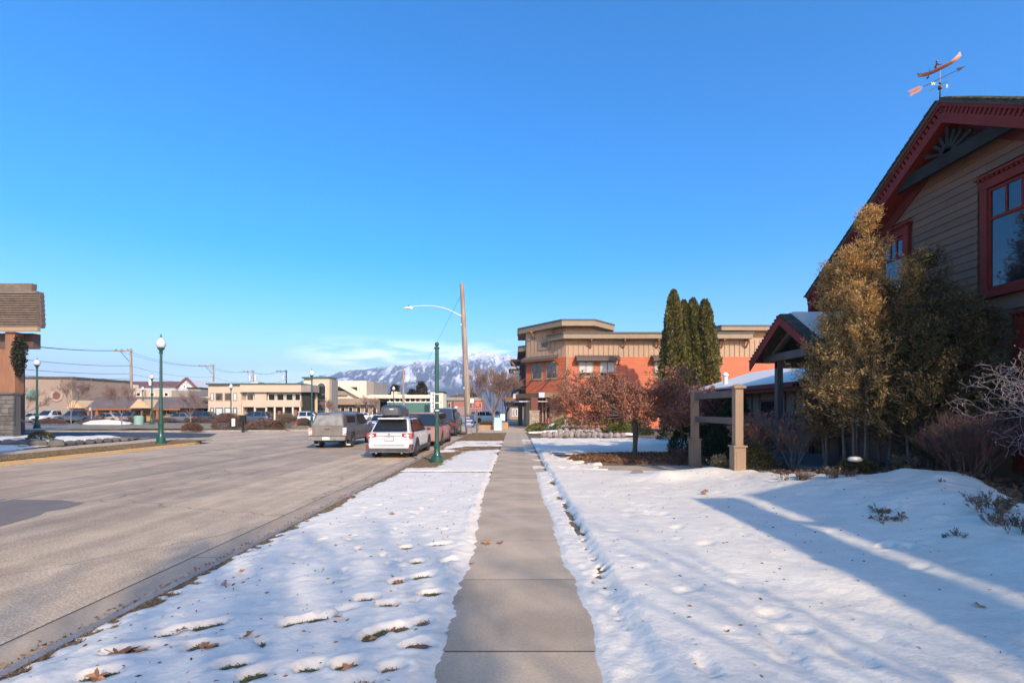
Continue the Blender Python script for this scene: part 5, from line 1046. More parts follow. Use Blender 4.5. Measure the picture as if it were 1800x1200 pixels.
# shingled building, left edge
sh = thing('shingled_building', 'building with shingled mansard roof on brown timber columns and stone base at left edge', 'building', (-30, 30, 0))
Yb = 27.0; xr = px_(70, Yb)
M_msh = mat('mansard_shingle', (.19, .14, .10), .9, (.14, .105, .075), 3, fine=.2, fscale=14, rv=.08); M_msh2 = mat('mansard_shingle_dark', (.14, .11, .085), .9)
zt, ze = pz_(512, Yb), pz_(574, Yb)
xt = px_(64, Yb)
MB().prism([(-46, Yb + .25, ze), (xr - .25, Yb + .25, ze), (xt - .3, Yb + .3, zt + .05), (-46, Yb + .3, zt + .05)], (0, .3, 0)).build('mansard_core', M_msh2, sh)
nc = 15
for i in range(nc):
    t0, t1 = i / nc, (i + 1) / nc; z0, z1 = ze + (zt - ze) * t0, ze + (zt - ze) * t1; yA = Yb + .1 * t0; xa = xr + (xt - xr) * t0 - .05
    MB().prism([(-46, yA - .13, z0), (-46, yA + .0, z1 + .03), (-46, yA + .2, z1 + .03), (-46, yA + .2, z0)], (46 + xa, 0, 0)).build('shingle_course', M_msh, sh)
    MB().box(xa - .02, yA + .1, z0, xa + .03 + .03 * (i % 2), yA + .35, z1 + .02).build('side_course', M_msh2, sh)
MB().prism([(-46, Yb + .1, zt), (px_(52, Yb), Yb + .1, zt), (px_(50, Yb), Yb + .2, zt + .5), (-46, Yb + .2, zt + .5)], (0, .3, 0)).build('upper_roof_band', M_msh, sh)
boxo('fascia', -46, Yb - .08, ze - .26, xr - .05, Yb + .1, ze - .003, mat('tan_fascia', (.36, .24, .14), .7), sh)
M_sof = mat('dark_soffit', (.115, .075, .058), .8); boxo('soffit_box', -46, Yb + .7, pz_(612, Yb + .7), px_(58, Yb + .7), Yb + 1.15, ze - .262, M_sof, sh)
M_col = mat('stained_column', (.32, .15, .07), .6, (.24, .11, .055), 4, stretch=(1, 1, .2)); 
boxo('column', px_(4, Yb), Yb + .15, 2.75, px_(21, Yb), Yb + .65, ze - .27, M_col, sh); boxo('column', px_(-30, Yb), Yb + .75, 2.75, px_(3, Yb), Yb + 1.2, ze - .27, M_col, sh)
M_gst0 = mat('dark_mortar', (.10, .09, .08), .9)
boxo('base_cap', px_(-60, Yb), Yb - .05, 2.64, px_(24, Yb), Yb + .5, 2.748, M_gst0, sh)
boxo('stone_base', px_(-60, Yb), Yb + .05, 0, px_(23, Yb), Yb + .42, 2.638, M_gst0, sh)
M_gst = mat('grey_ledge_stone', (.10, .09, .075), .9, (.15, .135, .115), 2, fine=.15, rv=.3)
rr = random.Random(3); z = .1
while z < 2.6:
    h = min(rr.uniform(.14, .3), 2.63 - z); x = px_(-60, Yb)
    while x < px_(22, Yb):
        w = min(rr.uniform(.25, .7), px_(25, Yb) - x)
        if w > .08: boxo('stone', x, Yb + .0 - rr.uniform(0, .05), z, x + w - .02, Yb + .048, z + h - .02, M_gst, sh)
        x += w
    z += h
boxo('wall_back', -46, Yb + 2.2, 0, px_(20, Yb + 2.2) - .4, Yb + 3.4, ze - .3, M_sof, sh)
gr = thing('bark_garland', 'dark garland with small lights hanging beside the timber column', 'garland', (px_(30, Yb), Yb + .2, 4.5))
rr_ = np.random.RandomState(5); n = 2600; t = rr_.rand(n); zc = pz_(592, Yb) + (pz_(660, Yb) - pz_(592, Yb)) * t; wv_ = (.30 * np.sin(np.pi * np.clip(t * .9 + .1, 0, 1)) + .06); a = rr_.rand(n) * 6.28; q = rr_.rand(n) ** .5
leaves_obj('garland_foliage', np.stack([px_(27, Yb) + q * wv_ * .8 * np.cos(a), Yb + .2 + q * wv_ * np.sin(a), zc], 1), .11, leafmat('garland_leaf', (.03, .045, .03), (.07, .05, .03)), gr)
# flower bed edging stones, low plants in shade
for i in range(14):
    x = px_(-20, 23.6) + i * 1.0 * .62
boxo('rear_wing', -60, Yb + 3.5, 0, -39.5, Yb + 12, 5.4, M_sof, sh)
rw = thing('stone_bed_edging', 'low stacked stone edging of the snowy bed at left', 'stone edging', (-25, 23.4, 0)); rr = random.Random(6); x = -27.2
i = 0
while x < -22.1:
    w = rr.uniform(.4, 1.0); y = 22.9 + .5 * (x + 27.2) / 5; rock(MB(), (x + w / 2, y, .16), w * .55, .3, rr.uniform(.17, .24), 60 + i, 7).build('stone', M_gst, rw, smooth=25); x += w; i += 1
rw2 = thing('kerb_stones', 'row of rough stones bordering the shaded bed tip', 'stone edging', (-22, 26, 0))
for i in range(9): rock(MB(), (-22.25 + .05 * (i % 2), 23.6 + i * .55, .12), .22, .3, .15, 80 + i, 7).build('stone', M_gst, rw2, smooth=25)

# street lamps
def lamp(label, px, base_y, Yd, H, group='green street lamps with white globes'):
    X = px_(px, Yd); z0 = pz_(base_y, Yd) if base_y else ZR; s = H / 5.9
    root = thing('street_lamp', label, 'street lamp', (0, 0, 0), 0, group)
    MB().lathe([(.25 * s, -.12), (.25 * s, .10), (.21 * s, .12), (.21 * s, .30), (.165 * s, .38), (.13 * s, .55), (.12 * s, .95), (.14 * s, 1.0), (.14 * s, 1.06), (.10 * s, 1.12)], 16).build('base', M_green, root, smooth=25)
    MB().lathe([(.085 * s, 1.1), (.085 * s, 1.75), (.10 * s, 1.77), (.10 * s, 1.85), (.08 * s, 1.87), (.062 * s, H - 1.05)], 14).build('shaft', M_green, root, smooth=35)
    MB().lathe([(.062 * s, H - 1.05), (.10 * s, H - 1.03), (.10 * s, H - .99), (.07 * s, H - .96), (.09 * s, H - .88), (.17 * s, H - .78), (.18 * s, H - .74)], 14).build('collar', M_green, root, smooth=35)
    gl = MB().lathe([(.15 * s, H - .745), (.21 * s, H - .66), (.235 * s, H - .54), (.225 * s, H - .44), (.16 * s, H - .33), (.085 * s, H - .25), (.06 * s, H - .20)], 18).build('globe', M_globe, root, smooth=60)
    MB().lathe([(.065 * s, H - .20), (.065 * s, H - .17), (.02 * s, H - .14), (.035 * s, H - .10), (.008, H)], 10).build('finial', M_green, root, smooth=40)
    root.location = (X, Yd, z0); return root
lamp('nearest green globe street lamp, on the left verge by the yellow kerb', 283, 779, 25.4, 5.75)
lamp('green globe street lamp standing in front of the round window wall', 65, 751, 46, 6.65)
lamp('green globe street lamp just left of the pickup truck', 548, 752, 48, 5.95)
lamp('thin globe street lamp between the wooden pole and the nearest lamp', 267, 744, 58, 6.1)
lamp('short globe street lamp before the brown roofed building', 251, 738, 74, 5.3)
lamp('globe street lamp in front of the beige office windows', 406, 744, 60, 5.1)
lamp('globe street lamp rising above the roof cargo box', 692, 742, 70, 5.4)
lamp('small far globe street lamp behind the lot hedges', 138, 738, 75, 5.1)
# banner post
bp = thing('banner_post', 'tall green post with pale bands and ball finial on the near verge', 'post', (0, 0, 0)); bh = 4.12
MB().lathe([(.215, 0), (.215, .17), (.185, .18), (.185, .23), (.14, .25), (.115, .33), (.095, .45), (.095, .5), (.125, .52), (.125, .57), (.085, .60), (.085, .64)], 18).build('base', M_green, bp, smooth=25)
MB().lathe([(.07, .62), (.066, bh - .25)], 16).build('shaft', M_green, bp, smooth=35); MB().lathe([(.066, bh - .25), (.095, bh - .23), (.095, bh - .19), (.05, bh - .16), (.05, bh - .14)], 14).ball((0, 0, bh - .07), .075, 12).build('finial', M_green, bp, smooth=50)
for z in (2.32, 2.02, 1.76): MB().lathe([(.078, z), (.078, z + .035)], 16).build('band', M_white, bp)
bp.location = (px_(768, 16.6), 16.6, .0)
# blue sign on its post
sg = thing('blue_sign', 'navy blue panel sign with white text hanging from a grey timber post', 'sign', (-2.7, 34, 0)); M_navy = mat('navy_panel', (.035, .055, .13), .5)
xp = px_(838, 34); boxo('post', xp - .06, 34, 0, xp + .06, 34.12, 1.78, mat('grey_timber', (.13, .11, .09), .8), sg); boxo('arm', px_(816, 34), 34.02, 1.42, xp - .06, 34.1, 1.50, MATS['grey_timber'], sg)
pa0, pa1 = px_(817, 34), px_(833.5, 34); pn = boxo('panel', pa0, 34.03, .55, pa1, 34.07, 1.40, M_navy, sg); cxs = (pa0 + pa1) / 2
for tx, z, s in (('stay', 1.28, .10), ('hello', 1.08, .12), ('welcome', .82, .10), ('to downtown', .73, .085)): pass
rr = random.Random(12)
def worms(z, x0, x1, h, name='lettering'):      # rows of strokes too small to read in the photograph
    m = MB(); x = x0
    while x < x1:
        w = rr.uniform(.35, .8) * h; m.box(x, 34.02, z, x + w, 34.029, z + h * rr.uniform(.7, 1.1)); x += w + .12 * h
    m.build(name, M_white, pn)
for z, x0_, x1_, h in ((1.22, .10, .34, .06), (1.03, .10, .52, .065), (.97, .10, .45, .03), (.82, .10, .42, .05), (.74, .10, .58, .055), (.62, .10, .50, .022)): worms(z, pa0 + x0_, pa0 + x1_, h)
sg2 = thing('sandwich_board', 'light blue sandwich board on the pavement beside the planter', 'sign', (-1.5, 44, 0)); x0_, x1_ = px_(869, 43), px_(881.5, 43)
M_lb = mat('light_blue_panel', (.33, .55, .60), .6, (.42, .62, .66), 20); MB().hexa([(x0_, 42.9, .18), (x1_, 42.9, .18), (x1_, 42.95, .18), (x0_, 42.95, .18), (x0_, 43.15, 1.12), (x1_, 43.15, 1.12), (x1_, 43.2, 1.12), (x0_, 43.2, 1.12)]).build('front_panel', M_lb, sg2)
MB().hexa([(x0_, 43.45, .0), (x1_, 43.45, .0), (x1_, 43.5, .0), (x0_, 43.5, .0), (x0_, 43.22, 1.12), (x1_, 43.22, 1.12), (x1_, 43.26, 1.12), (x0_, 43.26, 1.12)]).build('rear_panel', M_lb, sg2); boxo('bottom_rail', x0_ - .02, 42.84, .0, x1_ + .02, 42.92, .16, M_white, sg2)
sg3 = thing('white_notice', 'white notice board on a stand behind the light blue sandwich board', 'sign', (-1, 48, 0)); boxo('board', px_(879.5, 47), 47, .75, px_(887.5, 47), 47.05, 1.38, M_white, sg3); boxo('stand', px_(883, 47), 47.06, 0, px_(883.6, 47), 47.1, 2.9, M_dark, sg3)
plr = thing('street_planter', 'low tan masonry planter box round the bare street tree', 'planter', (-2.5, 46, 0)); MB().box(px_(842, 44), 43.8, 0, px_(866, 44), 45.5, .42).build('front_box', mat('tan_masonry', (.47, .26, .12), .8, (.38, .22, .11), 3), plr); boxo('rear_box', px_(868, 46), 46, 0, px_(893, 46), 47.6, .6, MATS['tan_masonry'], plr)
leaves_obj('planter_shrub', np.stack([rs.uniform(px_(843, 44), px_(865, 44), 1500), rs.uniform(43.9, 45.4, 1500), .42 + .3 * rs.rand(1500)], 1), .12, leafmat('brown_twigleaf', (.14, .10, .06), (.10, .11, .05)), plr, asp=.2)
us_ = thing('utility_stake', 'pale boxy kerb stone beside the blue sign', 'stone', (0, 0, 0)); boxo('block', px_(818, 36), 36, .0, px_(829, 36), 36.5, .42, M_pst, us_)

# leaning wooden utility pole with a lamp arm
up = thing('utility_pole', 'tall leaning bare wooden utility pole with a long curved lamp arm', 'utility pole', (-3.6, 38, 0))
b0 = Vector((px_(824, 38), 38, -.1)); b1 = Vector((px_(812, 38), 38, pz_(499, 38))); MB().tube([b0, b0.lerp(b1, .5), b1], [.26, .215, .165], 12).build('pole', M_pole, up, smooth=60)
def on(t): return b0.lerp(b1, t)
tz = lambda py: (pz_(py, 38) + .1) / (b1.z + .1)
s0 = on(tz(556)); pts = [s0 + Vector((-.18, 0, 0))]
for px, py in ((800, 550), (790, 545), (778, 541), (765, 538.5), (750, 537.5), (735, 538), (724, 539.5)): pts.append(Vector((px_(px, 38), 38 - .02, pz_(py, 38))))
MB().tube(pts, .045, 8).build('lamp_arm', mat('pale_metal', (.62, .64, .66), .4, metal=.2), up, smooth=60)
hx = Vector((px_(718, 38), 38, pz_(540.5, 38))); loft('lamp_head', [[(hx.x - .33, hx.y - w, hx.z - .05), (hx.x - .33, hx.y + w, hx.z - .05), (hx.x - .33, hx.y + w, hx.z), (hx.x - .33, hx.y - w, hx.z)] if False else [(hx.x + dx, hx.y - w, hx.z - .10), (hx.x + dx, hx.y + w, hx.z - .10), (hx.x + dx, hx.y + w * .7, hx.z - .10 + h), (hx.x + dx, hx.y - w * .7, hx.z - .10 + h)] for dx, w, h in ((-.40, .04, .05), (-.25, .13, .11), (.1, .15, .19), (.3, .06, .16))], M_globe, up)
boxo('photocell', hx.x - .02, hx.y - .04, hx.z + .09, hx.x + .06, hx.y + .04, hx.z + .19, M_dark, up)
for t in (.72, .78, .3): MB().box(on(t).x - .25, 37.8, on(t).z, on(t).x - .15, 38.0, on(t).z + .14).build('bracket_bolt', M_steel, up)
fp_ = thing('far_pole', 'thin bare wooden pole beyond the green trimmed building', 'utility pole', (0, 0, 0)); MB().tube([(px_(709.5, 82), 82, 0), (px_(708.5, 82), 82, pz_(643, 82))], [.22, .15], 8).build('pole', M_pole, fp_, smooth=60)
wr_ = MB().tube([on(tz(520)) + Vector((-.15, 0, 0)), Vector((px_(748, 60), 60, pz_(641, 60))), Vector((px_(709, 82), 82, pz_(700, 82)))], .011, 5).build('guy_wire', M_dark); tag(wr_, 'thin guy wire slanting down from the leaning pole', 'wire')
# power poles and wires on the left
POLES = [(230, 612, 80, 203, 'left'), (375, 640, 110, 350, 'left'), (445, 650, 125, 428, 'both'), (503, 650, 140, 486, 'left')]
labs = ['nearest power pole, pale, with a crossarm left, beside the lamp', 'power pole with one crossarm above the beige office left end', 'power pole with two grey transformers above the office roof', 'dark power pole at the right end of the office roof']
tops = []
for (px, py, Y, pa, kd), lb in zip(POLES, labs):
    X = px_(px, Y); Z = pz_(py, Y); p = thing('power_pole', lb, 'power pole', (X, Y, 0)); MB().tube([(X + .2, Y, -.1), (X, Y, Z)], [.24, .16], 8).build('pole', M_pole if Y < 130 else M_char, p, smooth=60)
    xa = px_(pa, Y); boxo('crossarm', xa, Y - .3, Z - .55, X + .5, Y - .17, Z - .35, M_pole if Y < 130 else M_char, p)
    MB().beam((X - 1.6, Y - .22, Z - .5), (X - .1, Y - .22, Z - 2.2), .06, .06).build('brace', M_char, p)
    for q in range(3): MB().tube([(xa + .3 + q * (X - xa) * .38, Y - .24, Z - .35), (xa + .3 + q * (X - xa) * .38, Y - .24, Z - .12)], .06, 6).build('insulator', M_char, p)
    if kd == 'both' or Y > 130:
        for s in ((-1, 1) if kd == 'both' else (-1,)): MB().tube([(X + s * .75, Y - .3, Z - 2.8), (X + s * .75, Y - .3, Z - 1.4)], .38, 10).build('transformer', mat('grey_paint', (.5, .5, .5), .5), p, smooth=50)
    tops.append((X, Y, Z))
def wire(a, b, sag, label, r=.028):
    a, b = Vector(a), Vector(b); m = MB().tube([a.lerp(b, i / 14) - Vector((0, 0, sag * 4 * (i / 14) * (1 - i / 14))) for i in range(15)], r, 4); o = m.build('overhead_wire', M_dark); tag(o, label, 'wire', 'overhead power wires'); return o
names = ['upper power wire', 'second power wire', 'low thick cable', 'lowest thin cable']
P0 = [(px_(px_0, 48), 48, pz_(yy, 48)) for px_0, yy in ((-160, 570), (-160, 575), (-160, 600), (-160, 624), (-160, 640), (-160, 646))]
for k, (dz, dx, sag) in enumerate(((-.35, -2.2, .8), (-.35, -.9, .8), (-2.9, -.1, .7), (-4.2, -.1, .6), (-5.0, -.1, .5), (-5.3, .1, .4))):
    t0 = tops[0]; wire(P0[k], (t0[0] + dx, t0[1], t0[2] + dz), sag, f'overhead wire from the left edge to the nearest pole, {["topmost", "second from top", "third from top", "thick middle one", "second lowest", "lowest"][k]}')
    if k < 4:
        for j in range(3): a, b = tops[j], tops[j + 1]; wire((a[0] + dx, a[1], a[2] + dz), (b[0] + dx, b[1], b[2] + dz), sag, f'overhead wire, {["topmost", "second", "third", "lowest"][k]}, {["between the first and second poles", "between the second and third poles", "between the third and last poles"][j]}', .022)

# ---- buildings across the street
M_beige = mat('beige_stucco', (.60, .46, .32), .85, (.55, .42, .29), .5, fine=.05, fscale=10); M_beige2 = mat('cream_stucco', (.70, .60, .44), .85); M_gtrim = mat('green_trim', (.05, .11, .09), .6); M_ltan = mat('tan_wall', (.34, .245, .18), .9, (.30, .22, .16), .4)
M_pblue = mat('pale_blue_siding', (.48, .50, .50), .8); M_rroof = mat('brown_red_roof', (.20, .085, .065), .85, (.16, .07, .055), .6); M_broof = mat('brown_shingle_roof', (.135, .10, .09), .9, (.17, .13, .11), .5); M_snowf = M_snowfar
M_pane2 = mat('pale_blind_pane', (.55, .60, .58), .3); M_graywall = mat('grey_board_wall', (.30, .26, .21), .8, stretch=(6, 1, .2), col2=(.24, .21, .17), scale=2)
Y = 76
b = thing('round_window_building', 'tan windowless building with one round window at left', 'building', (px_(80, Y), Y, 0))
x0, x1 = PXR(12, 127, Y); boxo('wall', x0, Y, 0, x1, Y + 12, pz_(666, Y), M_ltan, b); boxo('parapet', x0 - .1, Y - .1, pz_(666, Y) + .003, x1 + .1, Y + 12, pz_(663, Y) + .1, M_fas2, b)
boxo('base_band', x0, Y - .12, 0, x1, Y - .003, 2.0, M_graywall, b)
cw = (px_(101, Y), pz_(695, Y))
rg = MB(); rg.lathe([(.62, -.14), (.92, -.18), (1.0, -.05), (1.0, .0)], 24, (cw[0], Y, cw[1]), 'y'); wq = rg.build('round_window', mat('window_surround', (.40, .29, .21), .8), b, smooth=30); MB().lathe([(.60, -.19), (.60, -.182)], 24, (cw[0], Y, cw[1]), 'y').build('pane', M_rroof, wq)
sgn = thing('green_wall_awning', 'small green awning on the tan wall by the street lamp', 'awning', (px_(62, Y), Y, 4)); MB().prism([(px_(55, Y), Y - .12, pz_(686, Y)), (px_(55, Y), Y - .9, pz_(698, Y)), (px_(55, Y), Y - .12, pz_(701, Y))], (px_(68, Y) - px_(55, Y), 0, 0)).build('canvas', mat('teal_canvas', (.05, .22, .16), .7), sgn)
Y = 74
b = thing('brown_roof_building', 'long low restaurant with brown hipped roof and orange timber posts', 'building', (px_(220, Y), Y, 0)); x0, x1 = PXR(126, 316, Y); ze_, zr_ = pz_(717, Y), pz_(697, Y + 4)
boxo('wall', x0, Y + 1.5, 0, x1 - .5, Y + 12, ze_, mat('honey_wall', (.50, .30, .15), .8, (.2, .12, .07), .7, .5, .56), b)
mb = MB(); mb.hexa([(x0 - .3, Y, ze_), (x1 + .3, Y, ze_), (x1 + 1.6, Y + 13, ze_), (x0 - .3, Y + 13, ze_), (x0 - .3, Y + 5, zr_), (x1 - 1.0, Y + 5, zr_), (x1 - .6, Y + 7, zr_), (x0 - .3, Y + 7, zr_)]); mb.build('roof', M_broof, b)
boxo('eave_beam', x0 - .2, Y + .05, ze_ - .3, x1, Y + .2, ze_ - .003, M_orw, b)
for px in (150, 165, 190, 225, 245, 262, 272): boxo('timber_post', px_(px, Y), Y + .25, 0, px_(px, Y) + .35, Y + .6, ze_ - .303, M_orw, b)
for px, hh, wd in ((133, 1.2, 1.0), (247, 1.4, 1.3)): MB().prism([(px_(px, Y) - wd, Y - .5, ze_), (px_(px, Y) + wd * 1.5, Y - .5, ze_), (px_(px, Y), Y - .5, ze_ + hh)], (0, 4, 0)).build('porch_gable', mat('honey_gable', (.58, .40, .22), .8), b)
bwin(b, *PXR(205, 215, Y), 1.0, 2.0, Y + 1.497); bwin(b, *PXR(280, 300, Y), 1.0, 2.0, Y + 1.497)
Y = 88
b = thing('flat_roof_shop', 'long flat roofed tan and grey shop behind the brown roof', 'building', (px_(240, Y), Y, 0)); x0, x1 = PXR(127, 180, Y); boxo('brick_wing', x0, Y, 0, x1, Y + 10, pz_(688, Y), mat('dull_brick', (.24, .16, .13), .9), b); x0, x1 = PXR(180, 300, Y); boxo('wall', x0 + .01, Y + .5, 0, x1, Y + 10, pz_(685, Y), M_beige, b); boxo('grey_wing', x1 + .01, Y + .2, 0, px_(330, Y), Y + 10, pz_(686, Y), M_graywall, b)
for a_ in (236, 260, 285): bwin(b, *PXR(a_, a_ + 8, Y), 4.2, 5.0, Y + .497)
boxo('roof_unit', *[px_(214, Y), Y + 2, pz_(685, Y)], px_(221, Y), Y + 3, pz_(675, Y), M_beige2, b); ue = bwin(b, *PXR(140, 146, Y), 4.3, 5.2, Y - .003)
Y = 100
b = thing('red_roof_building', 'long pale blue upper storey with dull red roof and right gable', 'building', (px_(240, Y), Y, 0)); x0, x1 = PXR(141, 318, Y); ze_, zr_ = pz_(679.5, Y), pz_(668, Y)
boxo('wall', x0, Y, 0, x1, Y + 9, ze_, M_pblue, b); MB().prism([(x0 + .8, Y - .5, ze_), (x1, Y - .5, ze_), (x1 + .0, Y + 4.5, zr_), (x0 + 3, Y + 4.5, zr_)], (0, .4, .02)).build('roof', M_rroof, b)
MB().prism([(x1 + .02, Y - .5, 0), (px_(352, Y), Y - .5, 0), (px_(352, Y), Y - .5, ze_ - .4), (px_(332, Y), Y - .5, zr_ + .2), (x1 + .02, Y - .5, ze_)], (0, 9, 0)).build('gable_end', M_pblue, b)
MB().beam((x1 - .6, Y - .7, ze_ - .1), (px_(332, Y), Y - .7, zr_ + .4), .4, .35).beam((px_(332, Y), Y - .7, zr_ + .4), (px_(354, Y), Y - .7, ze_ - .9), .4, .35).build('gable_board', M_rroof, b)
for a_, w_ in ((160, 5), (187, 14), (215, 6), (275, 8)): bwin(b, *PXR(a_, a_ + w_, Y), 5.0, 6.1, Y - .003)
boxo('chimney', px_(146, Y), Y - .8, 0, px_(139, Y), Y + .5, pz_(670, Y), M_ltan, b); bwin(b, *PXR(325, 329, Y), 6.2, 7, Y - .503); bwin(b, *PXR(335, 338, Y), 6.0, 6.8, Y - .503)
MB().tube([(px_(258, Y), Y + 1, ze_), (px_(258, Y), Y + 1, zr_ + .3)], .3, 8).build('roof_vent', M_white, b)
for i, (a_, c_, tp, Yv, mm, lb) in enumerate(((330, 352, 683, 92, M_graywall, 'grey boarded annex with a balcony behind the lot'), (345, 368, 700, 86, M_snowf, 'white low roofed block left of the beige office'), (352, 366, 709, 80, M_ltan, 'small brown garage block left of the beige office'))):
    q = thing('annex_building', lb, 'building', (px_(a_, Yv), Yv, 0)); boxo('wall', px_(a_, Yv), Yv, 0, px_(c_, Yv), Yv + 6, pz_(tp, Yv), mm, q); boxo('roof_edge', px_(a_, Yv) - .1, Yv - .15, pz_(tp, Yv) + .003, px_(c_, Yv) + .1, Yv + 6, pz_(tp, Yv) + .25, M_char if i != 1 else M_white, q); bwin(q, px_(a_, Yv) + .5, px_(a_, Yv) + 1.4, 1.2, 2.3, Yv - .003)
# beige office
Y = 76; b = thing('beige_office', 'beige two storey office with ribbon windows and ground floor arcade', 'building', (px_(450, Y), Y, 0)); x0, x1 = PXR(366, 531, Y); zt_ = pz_(676, Y); zm_ = pz_(689, Y); z2 = pz_(703, Y); z1 = pz_(715, Y); xm = px_(424, Y)
boxo('left_wing', x0, Y, 0, xm, Y + 14, zt_, M_beige, b); boxo('upper_band', xm + .01, Y - .4, zm_, x1, Y + 14, zt_ - .02, M_beige, b); boxo('roof_edge', x0 - .1, Y - .5, zt_ + .003, x1 + .15, Y + 14, zt_ + .22, M_gtrim, b)
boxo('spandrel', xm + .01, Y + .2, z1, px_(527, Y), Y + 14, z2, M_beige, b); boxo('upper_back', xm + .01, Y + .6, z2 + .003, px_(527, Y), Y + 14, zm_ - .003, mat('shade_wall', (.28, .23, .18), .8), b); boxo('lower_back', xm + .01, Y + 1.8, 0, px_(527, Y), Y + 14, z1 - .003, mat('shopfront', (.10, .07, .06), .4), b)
boxo('solid_bay', px_(447, Y), Y + .1, z1 - .1, px_(467, Y), Y + .5, zm_ - .003, M_beige, b); boxo('side_face', x1 + .005, Y - .3, zm_, x1 + 1.7, Y + 2.5, zt_ - .05, M_graywall, b); boxo('side_wall', x1 - .2, Y + .6, 0, x1 + 1.0, Y + 2.4, zm_ - .003, M_char, b)
for a_, c_ in ((370, 376), (379, 392), (395, 407), (410, 417)): bwin(b, *PXR(a_, c_, Y), z2 - .1, zm_ - .1, Y - .003, M_pane2 if a_ in (370, 410) else M_glass, M_fas); bwin(b, *PXR(a_, c_, Y), .6, z1 - .1, Y - .003, M_pane2, M_gtrim)
for a_, c_ in ((430, 443), (468, 481), (483, 497), (499, 513), (515, 526)): bwin(b, *PXR(a_, c_, Y), z2 - .1, zm_ - .1, Y + .597, M_glass, M_beige2)
for a_ in (424, 446, 466, 481, 497, 513, 526): boxo('arcade_post', px_(a_, Y) - .1, Y + .25, 0, px_(a_, Y) + .12, Y + .45, z1 - .003, M_beige2, b)
boxo('roof_unit', px_(419, Y), Y + 4, zt_, px_(430, Y), Y + 6, pz_(668, Y), mat('pale_green_metal', (.5, .55, .45), .6), b); boxo('roof_unit', px_(430, Y) + .02, Y + 4, zt_, px_(436, Y), Y + 6, pz_(670, Y), M_char, b)
Y = 79; b = thing('arched_tower', 'cream stair tower with a tall arched window', 'building', (px_(556, Y), Y, 0)); x0, x1 = PXR(532, 579, Y); zt_ = pz_(665, Y)
boxo('tower_wall', px_(550, Y), Y, 0, x1, Y + 3, zt_, M_beige, b); boxo('left_wall', x0, Y + .4, 0, px_(550, Y) - .01, Y + 3, zt_ - .05, M_beige2, b); boxo('roof_edge', x0 - .1, Y - .15, zt_ + .003, x1 + .1, Y + 3, zt_ + .25, M_gtrim, b); boxo('side_face', x1 + .005, Y + .2, 0, x1 + .3, Y + 3, zt_ - .1, M_graywall, b)
xa, xb = PXR(558.5, 572, Y); rad = (xb - xa) / 2; cz_ = pz_(673, Y) - rad; aw = MB(); pts = [(xa, Y - .02, .3), (xb, Y - .02, .3)] + [((xa + xb) / 2 + rad * math.cos(R(a)), Y - .02, cz_ + rad * math.sin(R(a))) for a in range(0, 181, 15)]
fr = MB().prism([((p[0] - (xa + xb) / 2) * 1.12 + (xa + xb) / 2, Y - .06, p[2] + (.1 if p[2] > 1 else 0)) for p in pts], (0, .055, 0)).build('window', M_beige2, b); MB().prism([(p[0], Y - .10, p[2]) for p in pts], (0, .035, 0)).build('pane', M_glass, fr)
for z in (1.6, 3.4): boxo('mullion', xa, Y - .125, z, xb, Y - .102, z + .1, M_gtrim, fr)
Y = 90; b = thing('ramp_building', 'cream building with a diagonal outside stair beside the tower', 'building', (px_(630, Y), Y, 0)); x0, x1 = PXR(580, 638, Y); zt_ = pz_(668, Y)
boxo('upper_wall', x0, Y + 2, pz_(700, Y), x1, Y + 12, zt_, M_beige2, b); boxo('side_face', x1 + .005, Y + 2.1, 0, px_(651, Y), Y + 12, zt_ - .1, M_graywall, b); boxo('lower_wall', x0, Y + .2, 0, px_(663, Y), Y + 2.0 - .003, pz_(700, Y), M_ltan, b)
MB().beam((px_(596, Y), Y + 1.2, pz_(676, Y)), (px_(634, Y), Y + 1.2, pz_(697, Y)), .3, .9).build('stair_parapet', M_beige2, b); boxo('dark_gallery', x0, Y + 1.9, pz_(686, Y), px_(600, Y), Y + 1.997, pz_(678.5, Y), M_char, b); boxo('gallery_rail', x0, Y + 1.5, pz_(694, Y), px_(606, Y), Y + 1.6, pz_(686.5, Y), M_graywall, b)
bwin(b, *PXR(610, 622, Y), pz_(690, Y), pz_(679, Y), Y + 1.997, M_glass, M_gtrim); boxo('pillar', px_(628, Y), Y + 1.6, 0, px_(634, Y), Y + 1.99, zt_ - .5, M_beige2, b)
boxo('ground_canopy', x0, Y - .6, pz_(713, Y), px_(662, Y), Y + .19, pz_(711, Y), M_char, b)
for a_ in (584, 598, 612, 626, 640, 654): bwin(b, *PXR(a_, a_ + 8, Y), .4, 2.3, Y + .197, M_glass, M_beige2)
Y = 92; b = thing('long_low_building', 'long low cream building with a green lower wall', 'building', (px_(710, Y), Y, 0)); x0, x1 = PXR(640, 757, Y)
boxo('roof_band', x0, Y - .8, pz_(700, Y), x1, Y + 12, pz_(695, Y), M_beige2, b); boxo('window_band', x0, Y + .02, pz_(706, Y), x1, Y + 12, pz_(700, Y) - .003, M_glass, b); boxo('sill_band', px_(681, Y), Y - .2, pz_(707.5, Y), x1, Y + 12, pz_(705.5, Y), M_white, b); boxo('green_wall', px_(681, Y), Y - .1, 0, x1, Y + 12, pz_(707.5, Y) - .003, mat('green_wall', (.07, .17, .13), .7), b)
for a_ in range(684, 757, 9): boxo('window_post', px_(a_, Y), Y - .1, pz_(705.5, Y), px_(a_, Y) + .25, Y + .01, pz_(700, Y) - .006, M_beige2, b)
boxo('roof_house', px_(676, Y), Y + 5, pz_(695, Y), px_(687, Y), Y + 8, pz_(686, Y), M_beige, b); boxo('roof_unit', px_(699, Y), Y + 3, pz_(695, Y), px_(706, Y), Y + 5, pz_(692, Y), M_white, b)
boxo('snow_on_roof', x0 + 1, Y, pz_(695, Y) + .003, x1, Y + 11, pz_(695, Y) + .12, M_snowfar, b)
